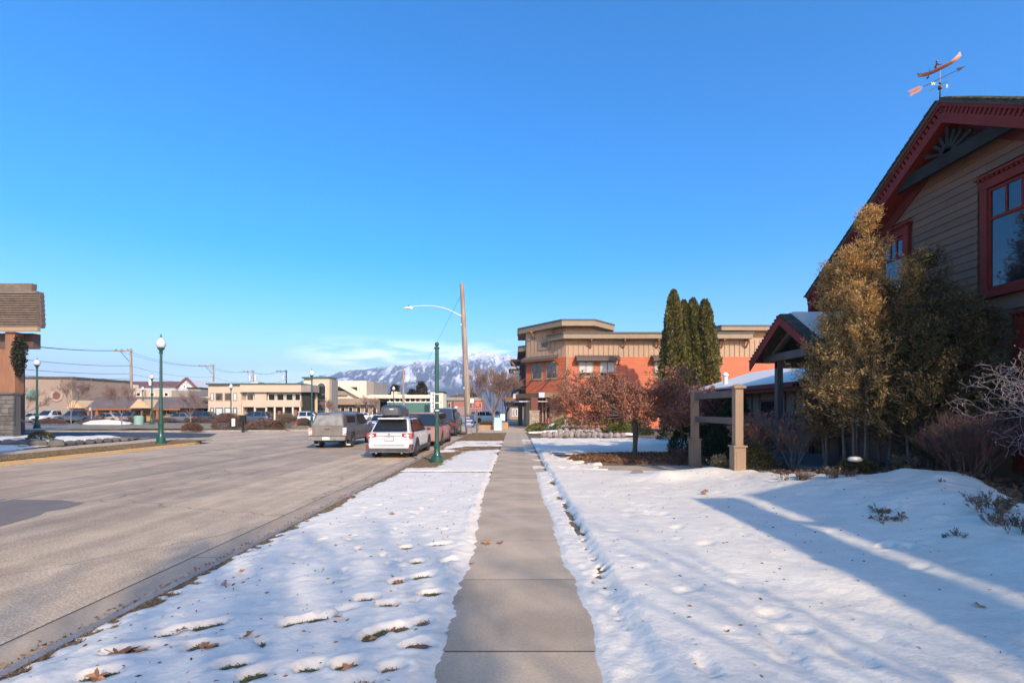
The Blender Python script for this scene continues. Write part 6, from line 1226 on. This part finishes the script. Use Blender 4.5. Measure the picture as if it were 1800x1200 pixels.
Y = 88; vs_ = thing('vertical_sign', 'narrow upright white sign with dark lettering behind the banner post', 'sign', (px_(761, Y), Y, 0)); boxo('board', px_(757, Y), Y, .4, px_(765, Y), Y + .3, pz_(689, Y), M_white, vs_)
rr = random.Random(31)
lm = MB()
for i in range(9): z_ = pz_(692, Y) - i * .36; lm.box(px_(759.5, Y) + rr.uniform(0, .1), Y - .02, z_, px_(763.2, Y), Y - .003, z_ + .10 + .08 * (i % 2)).box(px_(761, Y), Y - .02, z_ + .1, px_(761.8, Y), Y - .004, z_ + .28)
lm.build('lettering', M_dark, vs_)
b = thing('cream_pier_shop', 'cream end pier of the shop right of the banner post', 'building', (px_(775, Y), Y, 0)); boxo('wall', px_(771, Y), Y, 0, px_(779, Y), Y + 4, pz_(690, Y), M_beige2, b); boxo('cap', px_(770, Y), Y - .1, pz_(690, Y) + .003, px_(780, Y), Y + 4, pz_(688, Y), M_char, b); boxo('lamp_plate', px_(774.5, Y), Y - .05, 3, px_(775.5, Y), Y - .003, 3.4, M_orw, b)
Y = 150; M_rbr = mat('red_brick', (.34, .12, .09), .9, (.28, .13, .1), .4)
b = thing('brick_shop_row', 'row of red brick shops with grey flat roofs at the end of the street', 'building', (px_(805, Y), Y, 0)); boxo('wall', px_(779, Y), Y, -.1, px_(848, Y), Y + 12, pz_(704, Y), M_rbr, b); boxo('parapet', px_(778, Y), Y - .3, pz_(704, Y) + .003, px_(849, Y), Y + 12, pz_(698, Y), M_graywall, b); boxo('lower_band', px_(795, Y), Y - .25, 0, px_(824, Y), Y - .003, pz_(714, Y), mat('brown_band', (.27, .19, .15), .9), b); boxo('shop_sign', px_(800, Y), Y - .3, pz_(717, Y), px_(804, Y), Y - .26, pz_(714, Y), M_white, b)
for a_ in (782, 788, 826, 835, 842): bwin(b, *PXR(a_, a_ + 4, Y), pz_(717, Y), pz_(708, Y), Y - .003, M_glass, M_beige)
boxo('white_sign', px_(827, Y), Y - .4, pz_(708, Y), px_(833, Y), Y - .3, pz_(701, Y), M_white, b); boxo('orange_panel', px_(836, Y), Y - .4, pz_(714, Y), px_(843, Y), Y - .31, pz_(705, Y), mat('orange_panel', (.55, .14, .08), .6), b)
gfr = thing('green_steel_frame', 'green steel canopy frame in front of the brick shops', 'canopy frame', (px_(800, 110), 110, 0)); 
for a_ in (786, 795): boxo('frame_post', px_(a_, 110), 110, 0, px_(a_, 110) + .25, 110.2, pz_(704.5, 110), M_green, gfr)
boxo('frame_beam', px_(784, 110), 110, pz_(704.5, 110), px_(820, 110), 110.2, pz_(703, 110), M_green, gfr)
b = thing('far_orange_house', 'small brown and white building seen under the corner building canopy', 'building', (0, 95, 0)); boxo('wall', px_(896, 95), 95, -.1, px_(960, 95), 99, 2.6, M_ltan, b); boxo('roof', px_(893, 95), 94.5, 2.6, px_(962, 95), 99.5, 3.0, M_broof, b)
for a_ in (900, 906): bwin(b, *PXR(a_, a_ + 4, 95), .5, 2.0, 94.997)

# small street things on the left
mp_ = thing('mailbox_post', 'black post with a small black box on the side street island', 'post', (0, 0, 0)); Yq = 41.2; xq = px_(426.5, Yq); boxo('shaft', xq - .07, Yq, ZR, xq + .07, Yq + .12, 1.2, M_dark, mp_); boxo('box', xq - .22, Yq - .1, .55 + .2, xq + .22, Yq + .2, 1.35, M_dark, mp_)
for i, (px, tp, bt, lb) in enumerate(((490, 722, 752, 'orange wooden post at the left of the twiggy bush'), (519, 720, 752, 'brown wooden post right of the twiggy bush'), (542, 722, 742, 'orange bollard post just left of the street lamp'))):
    Yq = 1.8 * 850 / (bt - 720); o = boxo('timber_bollard', px_(px, Yq) - .1, Yq, 0, px_(px, Yq) + .12, Yq + .2, pz_(tp, Yq), M_orw); tag(o, lb, 'bollard')
o = boxo('hydrant_sign', px_(410, 44) - .15, 44, .3, px_(410, 44) + .15, 44.05, 1.0, M_white); tag(o, 'small red and white plate in the left hedge', 'sign')
sst = thing('street_sign', 'small white rectangular sign on a pole before the round window building', 'sign', (0, 0, 0)); boxo('pole', px_(160, 66), 66, 0, px_(160, 66) + .1, 66.1, 2.9, M_steel, sst); boxo('plate', px_(157, 66), 65.95, pz_(722, 66), px_(161, 66), 65.99, pz_(716, 66), M_white, sst)
wb = thing('waste_bin', 'small green waste bin before the brown roof building', 'bin', (0, 0, 0)); MB().lathe([(.5, -.1), (.55, .9), (.4, 1.05)], 12).build('drum', mat('pale_green_bin', (.25, .4, .3), .6), wb, smooth=40); wb.location = (px_(244, 62), 62, 0)
for i, (px, py, w, h, lb) in enumerate(((188, 744, 3.2, .6, 'snow pile on the island below the beige estate'), (265, 737, 1.5, .35, 'thin snow patch by the far lamp'), (352, 738, 1.6, .3, 'snow patch below the black parked car'))):
    Yq = 1530 / (py - 720); o = rock(MB(), (0, 0, 0), w, .8, h, 200 + i, 14).build('snow_pile', M_snowfar, smooth=60); o.location = (px_(px, Yq), Yq, -.1); tag(o, lb, 'snow pile')
# two street trees' conifers on the left verge, out of frame: see vegetation
# ================================================================ VEGETATION
def cedar_col(label, px, Y, top, w, seed, group='columnar evergreens before the red wall', lean=0, H=None):
    X = px_(px, Y); Ht = pz_(top, Y) if H is None else H; root = thing('columnar_evergreen', label, 'evergreen tree', (X, Y, 0), 0, group)
    r = np.random.RandomState(seed); n = 15000; t = r.rand(n) ** .8; prof = np.interp(t, [0, .05, .3, .55, .8, .93, 1], [.72, .95, 1, .86, .58, .34, .04]) * w
    a = r.rand(n) * 6.283; ridge = 1 + .22 * np.sin(a * 5 + t * 9 + seed) + .22 * fbm(a * 1.3, t * 9, 1.2, 3, seed)
    q = (.55 + .45 * r.rand(n) ** .35) * ridge; z = t * Ht
    P = np.stack([X + prof * q * np.cos(a) + lean * t, Y + prof * q * np.sin(a), z], 1); D = np.stack([np.cos(a) * .7, np.sin(a) * .7, .9 + 0 * a], 1)
    leaves_obj('crown', P, .21, [leafmat('cedar_green', (.14, .16, .035), (.21, .19, .045)), leafmat('cedar_bronze', (.20, .14, .045), (.28, .18, .065)), leafmat('cedar_dark', (.06, .085, .02), (.10, .11, .03))], root, D=D, jit=.35, seed=seed, asp=.55)
    MB().tube([(X, Y, -.1), (X + lean, Y, Ht * .93)], [.12, .04], 6).build('trunk', M_bark, root)
cedar_col('tallest columnar evergreen, leftmost of the row', 1184, 40, 512, 1.05, 1); cedar_col('columnar evergreen with a narrow top joined to the tallest one', 1202, 40.3, 530, .85, 2)
cedar_col('columnar evergreen in the middle of the row', 1218, 40, 527, .98, 3); cedar_col('columnar evergreen at the right end of the row', 1239, 39.7, 529, 1.1, 4)

M_dbark = mat('thin_bark', (.15, .12, .095), .9, (.09, .07, .055), 7)
def arbor(label, X, Y, z0, Ht, rad, seed, cols, n=30000, ntr=6, low=.30, shape=None, name='arborvitae', stemr=.045, asp=.2, size=.07):
    root = thing(name, label, 'evergreen tree', (X, Y, z0)); rg = random.Random(seed); r = np.random.RandomState(seed); segs = []; tips = []
    stems = []
    for i in range(ntr):
        a = 6.283 * i / ntr + rg.uniform(-.3, .3); br = rg.uniform(.05, .4); tr = rg.uniform(.15, .62) * rad; hh = Ht * rg.uniform(.5, .86) if i else Ht
        p0 = Vector((X + br * math.cos(a), Y + br * math.sin(a), z0 - .1)); p1 = Vector((X + tr * math.cos(a) * (1 if i else .1), Y + tr * math.sin(a) * (1 if i else .1), z0 + hh)); pm = p0.lerp(p1, .5) + Vector((rg.uniform(-.1, .1), rg.uniform(-.1, .1), 0)); q = p0; rr_ = stemr
        for k in range(1, 9):
            t = k / 8; e = p0 * (1 - t) ** 2 + pm * 2 * t * (1 - t) + p1 * t * t; segs.append((q, e, rr_, rr_ * .86)); q = e; rr_ *= .86; stems.append((e.copy(), t))
    P = []; D = []; nb = 0; target = n
    for (e, t) in stems:
        if t < low: continue
        for b in range(26):
            a = rg.uniform(0, 6.283); lim = rad * (np.interp(t, shape[0], shape[1]) if shape else (1.05 - .8 * t)); L_ = lim * rg.uniform(.35, 1.0) * .85; up_ = rg.uniform(-.15, .75); d = Vector((math.cos(a), math.sin(a), up_)); st = e + Vector((0, 0, rg.uniform(-.35, .35) * Ht / 8)); q = st; m = 4
            for k in range(m):
                d2 = (d + Vector((0, 0, .25 * k))).normalized(); e2 = q + d2 * (L_ / m); 
                if k < 3: segs.append((q, e2, .011 - .002 * k, .009 - .002 * k))
                for c in range(4 + 3 * k): 
                    s_ = e2 - d2 * rg.uniform(0, L_ / m); s_ = s_ + Vector((rg.gauss(0, 1), rg.gauss(0, 1), rg.gauss(0, 1))) * .045; P.append((s_, d2))
                q = e2
    rg.shuffle(P); P = P[:max(1, n // 9)]
    A = np.array([list(p[0]) for p in P]); B = np.array([list(p[1]) for p in P]) + r.normal(size=(len(P), 3)) * .45; B[:, 2] += .25; B /= np.linalg.norm(B, axis=1, keepdims=True); k = 9
    A = np.repeat(A, k, 0); B = np.repeat(B, k, 0); A = A + B * (r.rand(len(A), 1) * .17 - .04) + r.normal(size=A.shape) * .022
    leaves_obj('foliage', A, size, cols, root, D=B, jit=.75, seed=seed, asp=asp); segs_obj('branches', segs, M_dbark, root, 5); return root
GOLD = [leafmat('gold_spray', (.80, .54, .19), (.64, .38, .12), trans=.4), leafmat('bronze_spray', (.52, .30, .11), (.36, .20, .08), trans=.35), leafmat('amber_spray', (.70, .42, .13), (.45, .25, .09), trans=.4)]
DARKG = [leafmat('dark_spray', (.045, .06, .022), (.09, .08, .03)), leafmat('rust_spray', (.22, .11, .05), (.14, .085, .04)), leafmat('moss_spray', (.08, .085, .03), (.13, .10, .04))]
arbor('golden bronze evergreen with loose feathery top beside the dark house', 7.85, 10.85, .35, 5.6, 1.5, 21, GOLD, 80000, 8, .30, ([0, .3, .5, .66, .8, 1], [.6, 1.0, .95, .62, .42, .22]))
arbor('dark rust flecked evergreen to the right of the golden one', 8.60, 10.05, .4, 4.45, 1.45, 22, DARKG, 100000, 8, .22, ([0, .3, .55, .8, 1], [.7, 1.05, .9, .5, .25]))
# behind the golden one, filling the lower left
arbor('brownish feathery evergreen in shade against the porch', 7.65, 11.8, .3, 3.5, 1.15, 23, [DARKG[1], DARKG[2], GOLD[1]], 30000, 5, .36, ([0, .3, .6, 1], [.6, 1, .9, .3]))

def twig_shrub(label, X, Y, z0, Ht, rad, seed, m, n=16, depth=3, leaf=None, nl=0, name='bare_shrub', up=.25, spread=.5, r0=.012, cat='shrub', lsize=.05, leafname='dry_leaves', wob=.12, group=None, minr=.0022):
    root = thing(name, label, cat, (X, Y, z0), 0, group); rg = random.Random(seed); segs = []; tips = []
    for i in range(n):
        a = rg.uniform(0, 6.283); o = rg.uniform(.2, 1); p = (X + .12 * math.cos(a) * rad, Y + .12 * math.sin(a) * rad, z0 - .05); d = Vector((math.cos(a) * rad * o * .9, math.sin(a) * rad * o * .9, Ht * rg.uniform(.7, 1)))
        grow(rg, p, d, d.length * .42, r0, depth, segs, tips, spread, 3, up, .62, wob, minr)
    segs_obj('stems', segs, m, root, 4)
    if leaf:
        r = np.random.RandomState(seed); sel = [segs[i] for i in r.choice(len(segs), nl)]; P = np.array([list(Vector(s[0]).lerp(Vector(s[1]), rg.random())) for s in sel if s[2] < r0 * .8]); leaves_obj(leafname, P, lsize, leaf, root, seed=seed, asp=.55)
    return root
M_rtw = mat('red_twig', (.16, .075, .05), .8, (.10, .055, .045), 6); M_gtw = mat('grey_twig', (.20, .17, .15), .85, (.13, .11, .10), 6); M_ptw = mat('pale_twig', (.42, .33, .29), .85, (.28, .21, .19), 8); M_btw = mat('brown_twig', (.15, .105, .075), .85)
twig_shrub('bare reddish brown rounded shrub under the dark evergreen', 8.0, 8.55, .5, 1.45, 1.1, 31, M_rtw, 30, 3, [leafmat('red_bud', (.30, .12, .07), (.2, .08, .05))], 3500, lsize=.022)
twig_shrub('bare brown shrub leaning on the house wall at right edge', 8.7, 7.3, .4, 1.7, 1.1, 32, M_btw, 16, 3)
# pale frosted shrub: arching branches coming in from the right
rt = thing('pale_twiggy_tree', 'small bare tree with pale dense twigs at the right edge', 'tree', (8.55, 7.75, .4)); rg = random.Random(77); segs = []; tips = []
tk = Vector((8.75, 7.6, 1.25)); 
for i in range(8):
    a = rg.uniform(0, 6.28); d = Vector((math.cos(a) * .5 - .35, math.sin(a) * .8 + .1, .8)); grow(rg, tk, d, .75, .022, 4, segs, tips, .8, 2, .02, .72, .22, .003)
segs += [(Vector((8.9, 7.5, .2)), tk, .04, .03)]; segs_obj('branches', segs, M_ptw, rt, 4); P = np.array([list(t[0]) for t in tips]); leaves_obj('buds', np.repeat(P, 2, 0) + rs.normal(size=(len(P) * 2, 3)) * .02, .026, [leafmat('pale_bud', (.50, .40, .35), (.35, .25, .22))], rt, seed=5)
twig_shrub('tall bare shrub with hanging orange dry leaves before the iron fence', 6.75, 12.9, .1, 2.0, .85, 33, M_gtw, 22, 3, [leafmat('orange_dry', (.46, .17, .085), (.30, .11, .06))], 900, lsize=.11, r0=.011)
twig_shrub('leggy grey shrub between the boulder and the porch post', 7.1, 12.3, .3, 1.7, .6, 36, M_gtw, 14, 3, [leafmat('orange_dry', (.4, .17, .1), (.3, .1, .06))], 120, lsize=.10)
twig_shrub('dry straw coloured perennial clump between the sign posts', 5.75, 13.4, .0, 1.0, .45, 34, mat('straw', (.50, .36, .18), .8, (.36, .25, .12), 5), 34, 1, [leafmat('straw_leaf', (.52, .34, .14), (.38, .24, .10))], 500, name='dry_perennial', lsize=.07, cat='plant')
twig_shrub('thin rusty perennial stalks behind the left sign post', 5.3, 15.7, .0, .85, .5, 35, M_rtw, 26, 2, name='dry_perennial', cat='plant')
twig_shrub('low tangled brown stalks along the house wall in the bed', 8.3, 6.6, .35, .7, .9, 37, M_btw, 26, 2, [leafmat('curled', (.34, .22, .12), (.2, .12, .07))], 400, name='dry_perennial', cat='plant', lsize=.06)
for i, (px, py, n, h, lb) in enumerate(((1690, 918, 7, .28, 'dark seed stalks poking from a snow hollow'), (1672, 916, 4, .2, 'small dark stalks left of the snow hollow'), (1700, 862, 8, .26, 'row of thin dark stalks on the snow mound'), (1660, 868, 4, .2, 'small green stalks on the snow mound'), (1340, 888, 6, .10, 'short comb of grass stems in the shaded snow'))):
    X, Y = pw(px, py, .45); twig_shrub(lb, X, Y, float(ground_h(np.array([X]), np.array([Y]))[0]) + .05, h, .2, 60 + i, M_btw, n, 1, [leafmat('seed', (.1, .07, .05), (.06, .05, .03))], 60, name='seed_stalks', cat='plant', lsize=.02, r0=.004)

for i, (px, py, n, h, lb) in enumerate(((1560, 893, 5, .18, 'few dark twigs in the shaded snow below the evergreens'), (1745, 905, 10, .4, 'brown dry stalks at the right edge of the snow mound'), (1780, 925, 9, .35, 'tangled dry stalks at the far right by the house bed'), (1480, 845, 8, .3, 'rusty dry tuft at the snow edge left of the low green juniper'), (1590, 842, 9, .35, 'dry tuft behind the crest of the snow mound'), (1395, 838, 8, .3, 'dry leafy tuft right of the garden boulder'))):
    X, Y = pw(px, py, .42); twig_shrub(lb, X, Y, float(ground_h(np.array([X]), np.array([Y]))[0]) + .03, h, .5, 160 + i, M_btw, n + 8, 2, [leafmat('curl', (.36, .22, .11), (.2, .11, .06))], 160, name='dry_tuft', cat='plant', lsize=.045, r0=.005)
# rounded evergreens
def mound(label, X, Y, z0, rx, ry, h, seed, cols, n=9000, name='evergreen_shrub', size=.09, cone=0, asp=.3, group=None, flat=0):
    root = thing(name, label, 'shrub', (X, Y, z0), 0, group); r = np.random.RandomState(seed); u = r.rand(n); a = r.rand(n) * 6.283; t = u; prof = np.sqrt(np.clip(1 - t ** 2, 0, 1)) * (1 - cone) + (1 - t) ** .85 * cone
    nn = 1 + .25 * fbm(a * 1.4, t * 4, 1.3, 3, seed); q = (.6 + .4 * r.rand(n) ** .4) * nn; P = np.stack([X + rx * prof * q * np.cos(a), Y + ry * prof * q * np.sin(a), z0 + h * t * (.9 + .1 * nn)], 1)
    leaves_obj('foliage', P, size, cols, root, D=np.stack([np.cos(a), np.sin(a), .6 + t], 1), jit=.6, seed=seed, asp=asp); MB().tube([(X, Y, z0 - .05), (X, Y, z0 + h * .7)], [.05, .02], 6).build('stem', M_bark, root)
    return root
SPR = [leafmat('spruce_a', (.022, .045, .02), (.045, .065, .025)), leafmat('spruce_b', (.035, .05, .02), (.06, .07, .03))]; JUN = [leafmat('juniper_a', (.24, .23, .05), (.32, .28, .07)), leafmat('juniper_b', (.07, .10, .03), (.13, .14, .04))]; YEW = [leafmat('yew_a', (.07, .075, .025), (.13, .11, .04)), leafmat('yew_b', (.14, .10, .05), (.08, .07, .03))]
mound('dark conical spruce shrub behind the right sign post', 7.3, 16.0, 0, .95, .9, 2.35, 41, SPR, 15000, cone=.6)
mound('smaller dark round shrub left of the conical spruce', 6.9, 18.6, 0, .95, .9, 1.45, 42, SPR, 8000)
mound('dark round shrub in shade behind the red brown tree', 9.9, 28.5, 0, 1.5, 1.2, 1.7, 43, SPR, 8000); mound('brown round shrub beside the low wing wall', 8.2, 20.5, 0, .8, .8, 1.3, 44, [leafmat('rus', (.12, .07, .04), (.08, .05, .03))], 5000)
mound('low bronze juniper right of the front sign post', 6.25, 12.55, .0, .55, .5, .85, 45, YEW, 7000, size=.07); mound('low green juniper with a cap of snow beside the snow mound', 7.15, 10.1, .28, .42, .4, .50, 46, YEW, 5000, size=.06)
o = rock(MB(), (0, 0, 0), .14, .12, .06, 9, 12).build('snow_cap', M_snow, smooth=60); o.name = 'snow_lump'; o.location = (7.02, 9.98, .78); tag(o, 'lump of snow lying on the low green juniper', 'snow')
rr = random.Random(9); jl = ['left end, by the pavement', 'second from the pavement', 'behind the left rail post', 'between the two rail posts', 'behind the right rail post', 'just right of the rail', 'beside the stone edging right end', 'furthest right, greyish', 'largest, mid row', 'low, before the door']
for i, (x, y, w, h) in enumerate(((1.8, 37, .8, .4), (2.9, 38.5, 1.0, .6), (3.6, 36.5, 1.0, .8), (4.7, 36, 1.2, .7), (5.9, 36.3, 1.0, 1.0), (6.8, 35.2, .9, 1.15), (7.4, 33.5, .8, .9), (8.6, 34.5, 1.2, .9), (4.4, 40, 1.6, 1.1), (2.2, 41.5, 1.2, .6))): mound('spreading yellow green juniper with snow, ' + jl[i], x, y, 0, w, w * .9, h, 500 + i, JUN if i != 7 else SPR, 2600, size=.15, group='junipers along the corner building', name='spreading_juniper')
for i, (x, y, w, h) in enumerate(((1.7, 35.2, .9, .22), (2.8, 35, 1.1, .3), (4.4, 34.4, 1.0, .3), (3.4, 37, 1.0, .75), (5.2, 35, .8, .35), (7.5, 32.4, .6, .25), (2.5, 38, 1.2, .35))):
    o = rock(MB(), (0, 0, 0), w, .5, h * .5, 90 + i, 12).build('snow_heap', M_snowfar, smooth=60); o.location = (x, y, h * .6); tag(o, 'melting snow heap among the junipers, ' + ['nearest the pavement', 'second from the pavement', 'between the rail posts', 'behind the left rail post', 'under the rail right end', 'beside the last stone', 'before the corner door'][i], 'snow', 'snow heaps among the junipers')

# red-brown umbrella tree
def umbrella(label, X, Y, trunk_h, rx, ry, zt, seed, cols, nleaf, offx=0, name='broad_tree', zlow=1.5, msz=.085, trunk_r=.12):
    root = thing(name, label, 'tree', (X, Y, 0)); rg = random.Random(seed); segs = []; tips = []; q = Vector((X, Y, -.05)); top = Vector((X + .02, Y, trunk_h)); MB().tube([q, q.lerp(top, .5) + Vector((.03, 0, 0)), top + Vector((0, 0, .12))], [trunk_r * 1.15, trunk_r * .9, trunk_r * .85], 10).build('trunk', M_bark, root, smooth=60)
    for i in range(18):
        a = 6.283 * i / 18 + rg.uniform(-.2, .2); L_ = rg.uniform(.45, 1.0); tx = Vector((X + offx + rx * L_ * math.cos(a), Y + ry * L_ * math.sin(a), zlow + (zt - zlow) * (1 - L_ * .75) * rg.uniform(.6, 1.1))); d = (tx - top); l = d.length
        grow(rg, top, d, l * .62, trunk_r * .42, 4, segs, tips, .62, 3, .0, .55, .13, .0035)
    segs = [s for s in segs if s[1].z > zlow - .35]; tips = [t for t in tips if t[0].z > zlow - .3]
    segs_obj('branches', segs, M_bark, root, 4); r = np.random.RandomState(seed); fin = [s for s in segs if s[2] < .012]; idx = r.randint(0, len(fin), nleaf); tt = r.rand(nleaf)[:, None]
    A = np.array([list(s[0]) for s in fin])[idx]; Bq = np.array([list(s[1]) for s in fin])[idx]; P = A * (1 - tt) + Bq * tt + r.normal(size=(nleaf, 3)) * .045; leaves_obj('dry_leaves', P, msz, cols, root, seed=seed, asp=.6); return root
CR = [leafmat('copper_leaf', (.60, .25, .12), (.44, .16, .08)), leafmat('plum_leaf', (.46, .17, .09), (.28, .10, .06)), leafmat('tan_leaf', (.50, .24, .13), (.36, .15, .08))]
umbrella('broad low tree with coppery dry leaves on a short dark trunk', 4.60, 18.6, 1.45, 3.15, 2.7, 3.35, 51, CR, 40000, offx=-.25, msz=.062)
umbrella('dark plum leaved tree in shade behind the coppery tree', 8.0, 21.6, 1.2, 1.7, 1.8, 3.0, 52, [CR[1], leafmat('deep_plum', (.20, .07, .05), (.28, .11, .07))], 9000)
# bare street tree and others in town
def bare_tree(label, X, Y, Ht, wid, seed, m=M_gtw, depth=5, n=5, name='bare_tree', r0=.12, th=.25, up=.12, spread=.42, minr=.008, fine_=None, group=None):
    root = thing(name, label, 'tree', (X, Y, 0), 0, group); rg = random.Random(seed); segs = []; tips = []; q = Vector((X, Y, -.1)); top = Vector((X, Y, Ht * th)); MB().tube([q, top], [r0, r0 * .8], 8).build('trunk', M_greybark, root, smooth=60)
    for i in range(n):
        a = 6.283 * i / n + rg.uniform(-.4, .4); d = Vector((math.cos(a) * wid, math.sin(a) * wid, Ht * .8)); grow(rg, top - Vector((0, 0, .2)), d, Ht * .34, r0 * .55, depth - 1, segs, tips, spread, 3, up, .64, .1, minr)
    segs_obj('branches', segs, m, root, 3); return root
M_rtw2 = mat('warm_twig', (.26, .17, .13), .85)
bare_tree('large bare street tree with fine twigs in front of the mountain', px_(868, 50), 50, 6.2, 3.0, 61, M_rtw2, 5, 6, minr=.011, r0=.16)
bare_tree('second bare street tree just beyond the planter', px_(890, 56), 56, 6.2, 2.2, 62, M_rtw2, 5, 5, minr=.012)
for i, (px, Y, h, w, sd_k, lb) in enumerate(((125, 62, 6.2, 1.6, 63, 'bare young tree before the round window building'), (214, 60, 5.2, 1.8, 64, 'bare young tree between the two left lamps'), (335, 66, 4.6, 2.0, 65, 'bare white barked tree left of the beige office'), (577, 70, 3.6, 2.0, 66, 'small bare tree before the cream tower'), (650, 74, 4.2, 2.0, 67, 'small bare tree before the ramp building'), (40, 58, 5.0, 2.0, 68, 'bare bushy tree beside the shingled building'))): bare_tree(lb, px_(px, Y), Y, h, w, sd_k, M_rtw2, 4, 5, minr=.014, r0=.07)
def hedge(lb, px, by, w, h, seed, m=M_rtw, zb=0):
    Y = 1530 / (by - 720); return mound(lb, px_(px, Y), Y, 0, w, w * .7, h, seed, [leafmat('twig_red', (.22, .12, .085), (.14, .075, .055)), leafmat('twig_tan', (.28, .18, .12), (.18, .11, .08))], 7000, name='bare_hedge', size=.16, asp=.12)
hedge('large rounded reddish brown hedge beside the black post', 400, 754, 1.35, 1.35, 71); hedge('rounded hedge half joined right of the large one', 421, 753, .8, 1.1, 72); hedge('long low red brown hedge in the middle of the island', 462, 754, 1.5, .72, 73); hedge('low hedge right of the middle one', 484, 754, .9, .7, 76); hedge('small round red hedge left of the street lamp', 534, 749, .85, .8, 74)
Yq = 45; twig_shrub('upright grey twiggy bush between two wooden posts', px_(505, Yq), Yq, 0, 1.7, 1.0, 75, M_btw, 34, 3, r0=.02, minr=.008)
hedge('dark sprawling shrub at the corner of the side street', 338, 757, .8, .6, 77); hedge('low brown shrub line below the dark parked sedan', 300, 741, 2.2, .6, 78); hedge('low brown shrub below the estate car', 170, 743, 2.0, .5, 79); hedge('low rusty shrub beside the left lamp', 88, 745, 1.8, .6, 80); hedge('low shrub line before the black car', 350, 742, 2.2, .55, 81)
mound('dark leafless shrub at the foot of the stone base', -27.6, 24.6, .2, 1.0, .7, 1.6, 82, [leafmat('darkred', (.07, .04, .03), (.05, .035, .03))], 4000, asp=.15); mound('small dark plant in the snowy bed', -24.3, 24.8, .3, .5, .5, .35, 83, YEW, 1500)
# far conifers on the skyline
def far_conifer(lb, px, top, Y, w, seed):
    X = px_(px, Y); Ht = pz_(top, Y); root = thing('far_conifer', lb, 'tree', (X, Y, 0), 0, 'conifers on the town skyline'); r = np.random.RandomState(seed); n = 1500; t = r.rand(n); a = r.rand(n) * 6.28; q = w * (1 - t) ** .7 * r.rand(n) ** .4 * (1 + .3 * np.sin(t * 40)); leaves_obj('crown', np.stack([X + q * np.cos(a), Y + q * np.sin(a), Ht * (.15 + .85 * t)], 1), 1.1, [leafmat('far_needle', (.05, .045, .03), (.08, .06, .04))], root, flat=.4, seed=seed); MB().tube([(X, Y, 0), (X, Y, Ht)], [.35, .05], 6).build('trunk', M_bark, root)
for a in (('tallest dark conifer left of the banner post', 741, 674, 150, 3.2, 91), ('slim conifer beside the globe lamp above the long building', 695, 678, 150, 1.9, 92), ('small round conifer behind the long low building', 724, 686, 150, 2.2, 93), ('small pointed conifer right of the leaning pole', 831, 692, 170, 2.4, 94)): far_conifer(*a)
for i, (px, Y, h, lb) in enumerate(((800, 190, 7, 'hazy brown bare tree left of the leaning pole'), (812, 200, 8, 'hazy orange brown tree above the brick shops'), (786, 200, 6, 'hazy bare tree above the left brick shop'))): mound(lb, px_(px, Y), Y, 0, 5, 4, h, 600 + i, [leafmat('haze_twig', (.30, .20, .13), (.22, .15, .1))], 2500, name='far_bare_tree', size=.8, asp=.2)
# trees out of frame that shade the scene
def big_conifer(lb, X, Y, Ht, w, seed, n=16000):
    root = thing('tall_spruce', lb, 'tree', (X, Y, 0)); r = np.random.RandomState(seed); t = r.rand(n); a = r.rand(n) * 6.28; q = w * (1 - t) ** .85 * r.rand(n) ** .5 * (.75 + .35 * np.sin(a * 7 + t * 30)); leaves_obj('crown', np.stack([X + q * np.cos(a), Y + q * np.sin(a), Ht * (.1 + .9 * t) - .12 * q], 1), .34, SPR, root, flat=.3, seed=seed, asp=.4); MB().tube([(X, Y, -.1), (X, Y, Ht)], [.28, .03], 8).build('trunk', M_bark, root)
bare_tree('unseen slender bare maple added behind the viewpoint to dapple the sunlight', 7.6, -7.0, 9.0, 2.2, 106, M_btw, 4, 3, r0=.11, minr=.006)  # out of view, added to break up the sunlight on the lawn
big_conifer('tall dark spruce on the left verge nearest the viewer', -18.9, 12.2, 9.5, 2.6, 101, 22000); big_conifer('second dark spruce on the left verge', -23.5, 9.0, 11, 3.2, 102, 22000)
bare_tree('big bare maple behind the viewpoint on the right lawn', 5.4, -13.0, 12, 3.2, 103, M_btw, 4, 4, r0=.2, minr=.018); bare_tree('big bare maple behind the viewpoint near the pavement', 10.5, -20.5, 15, 4.0, 104, M_btw, 4, 5, r0=.26, minr=.02)
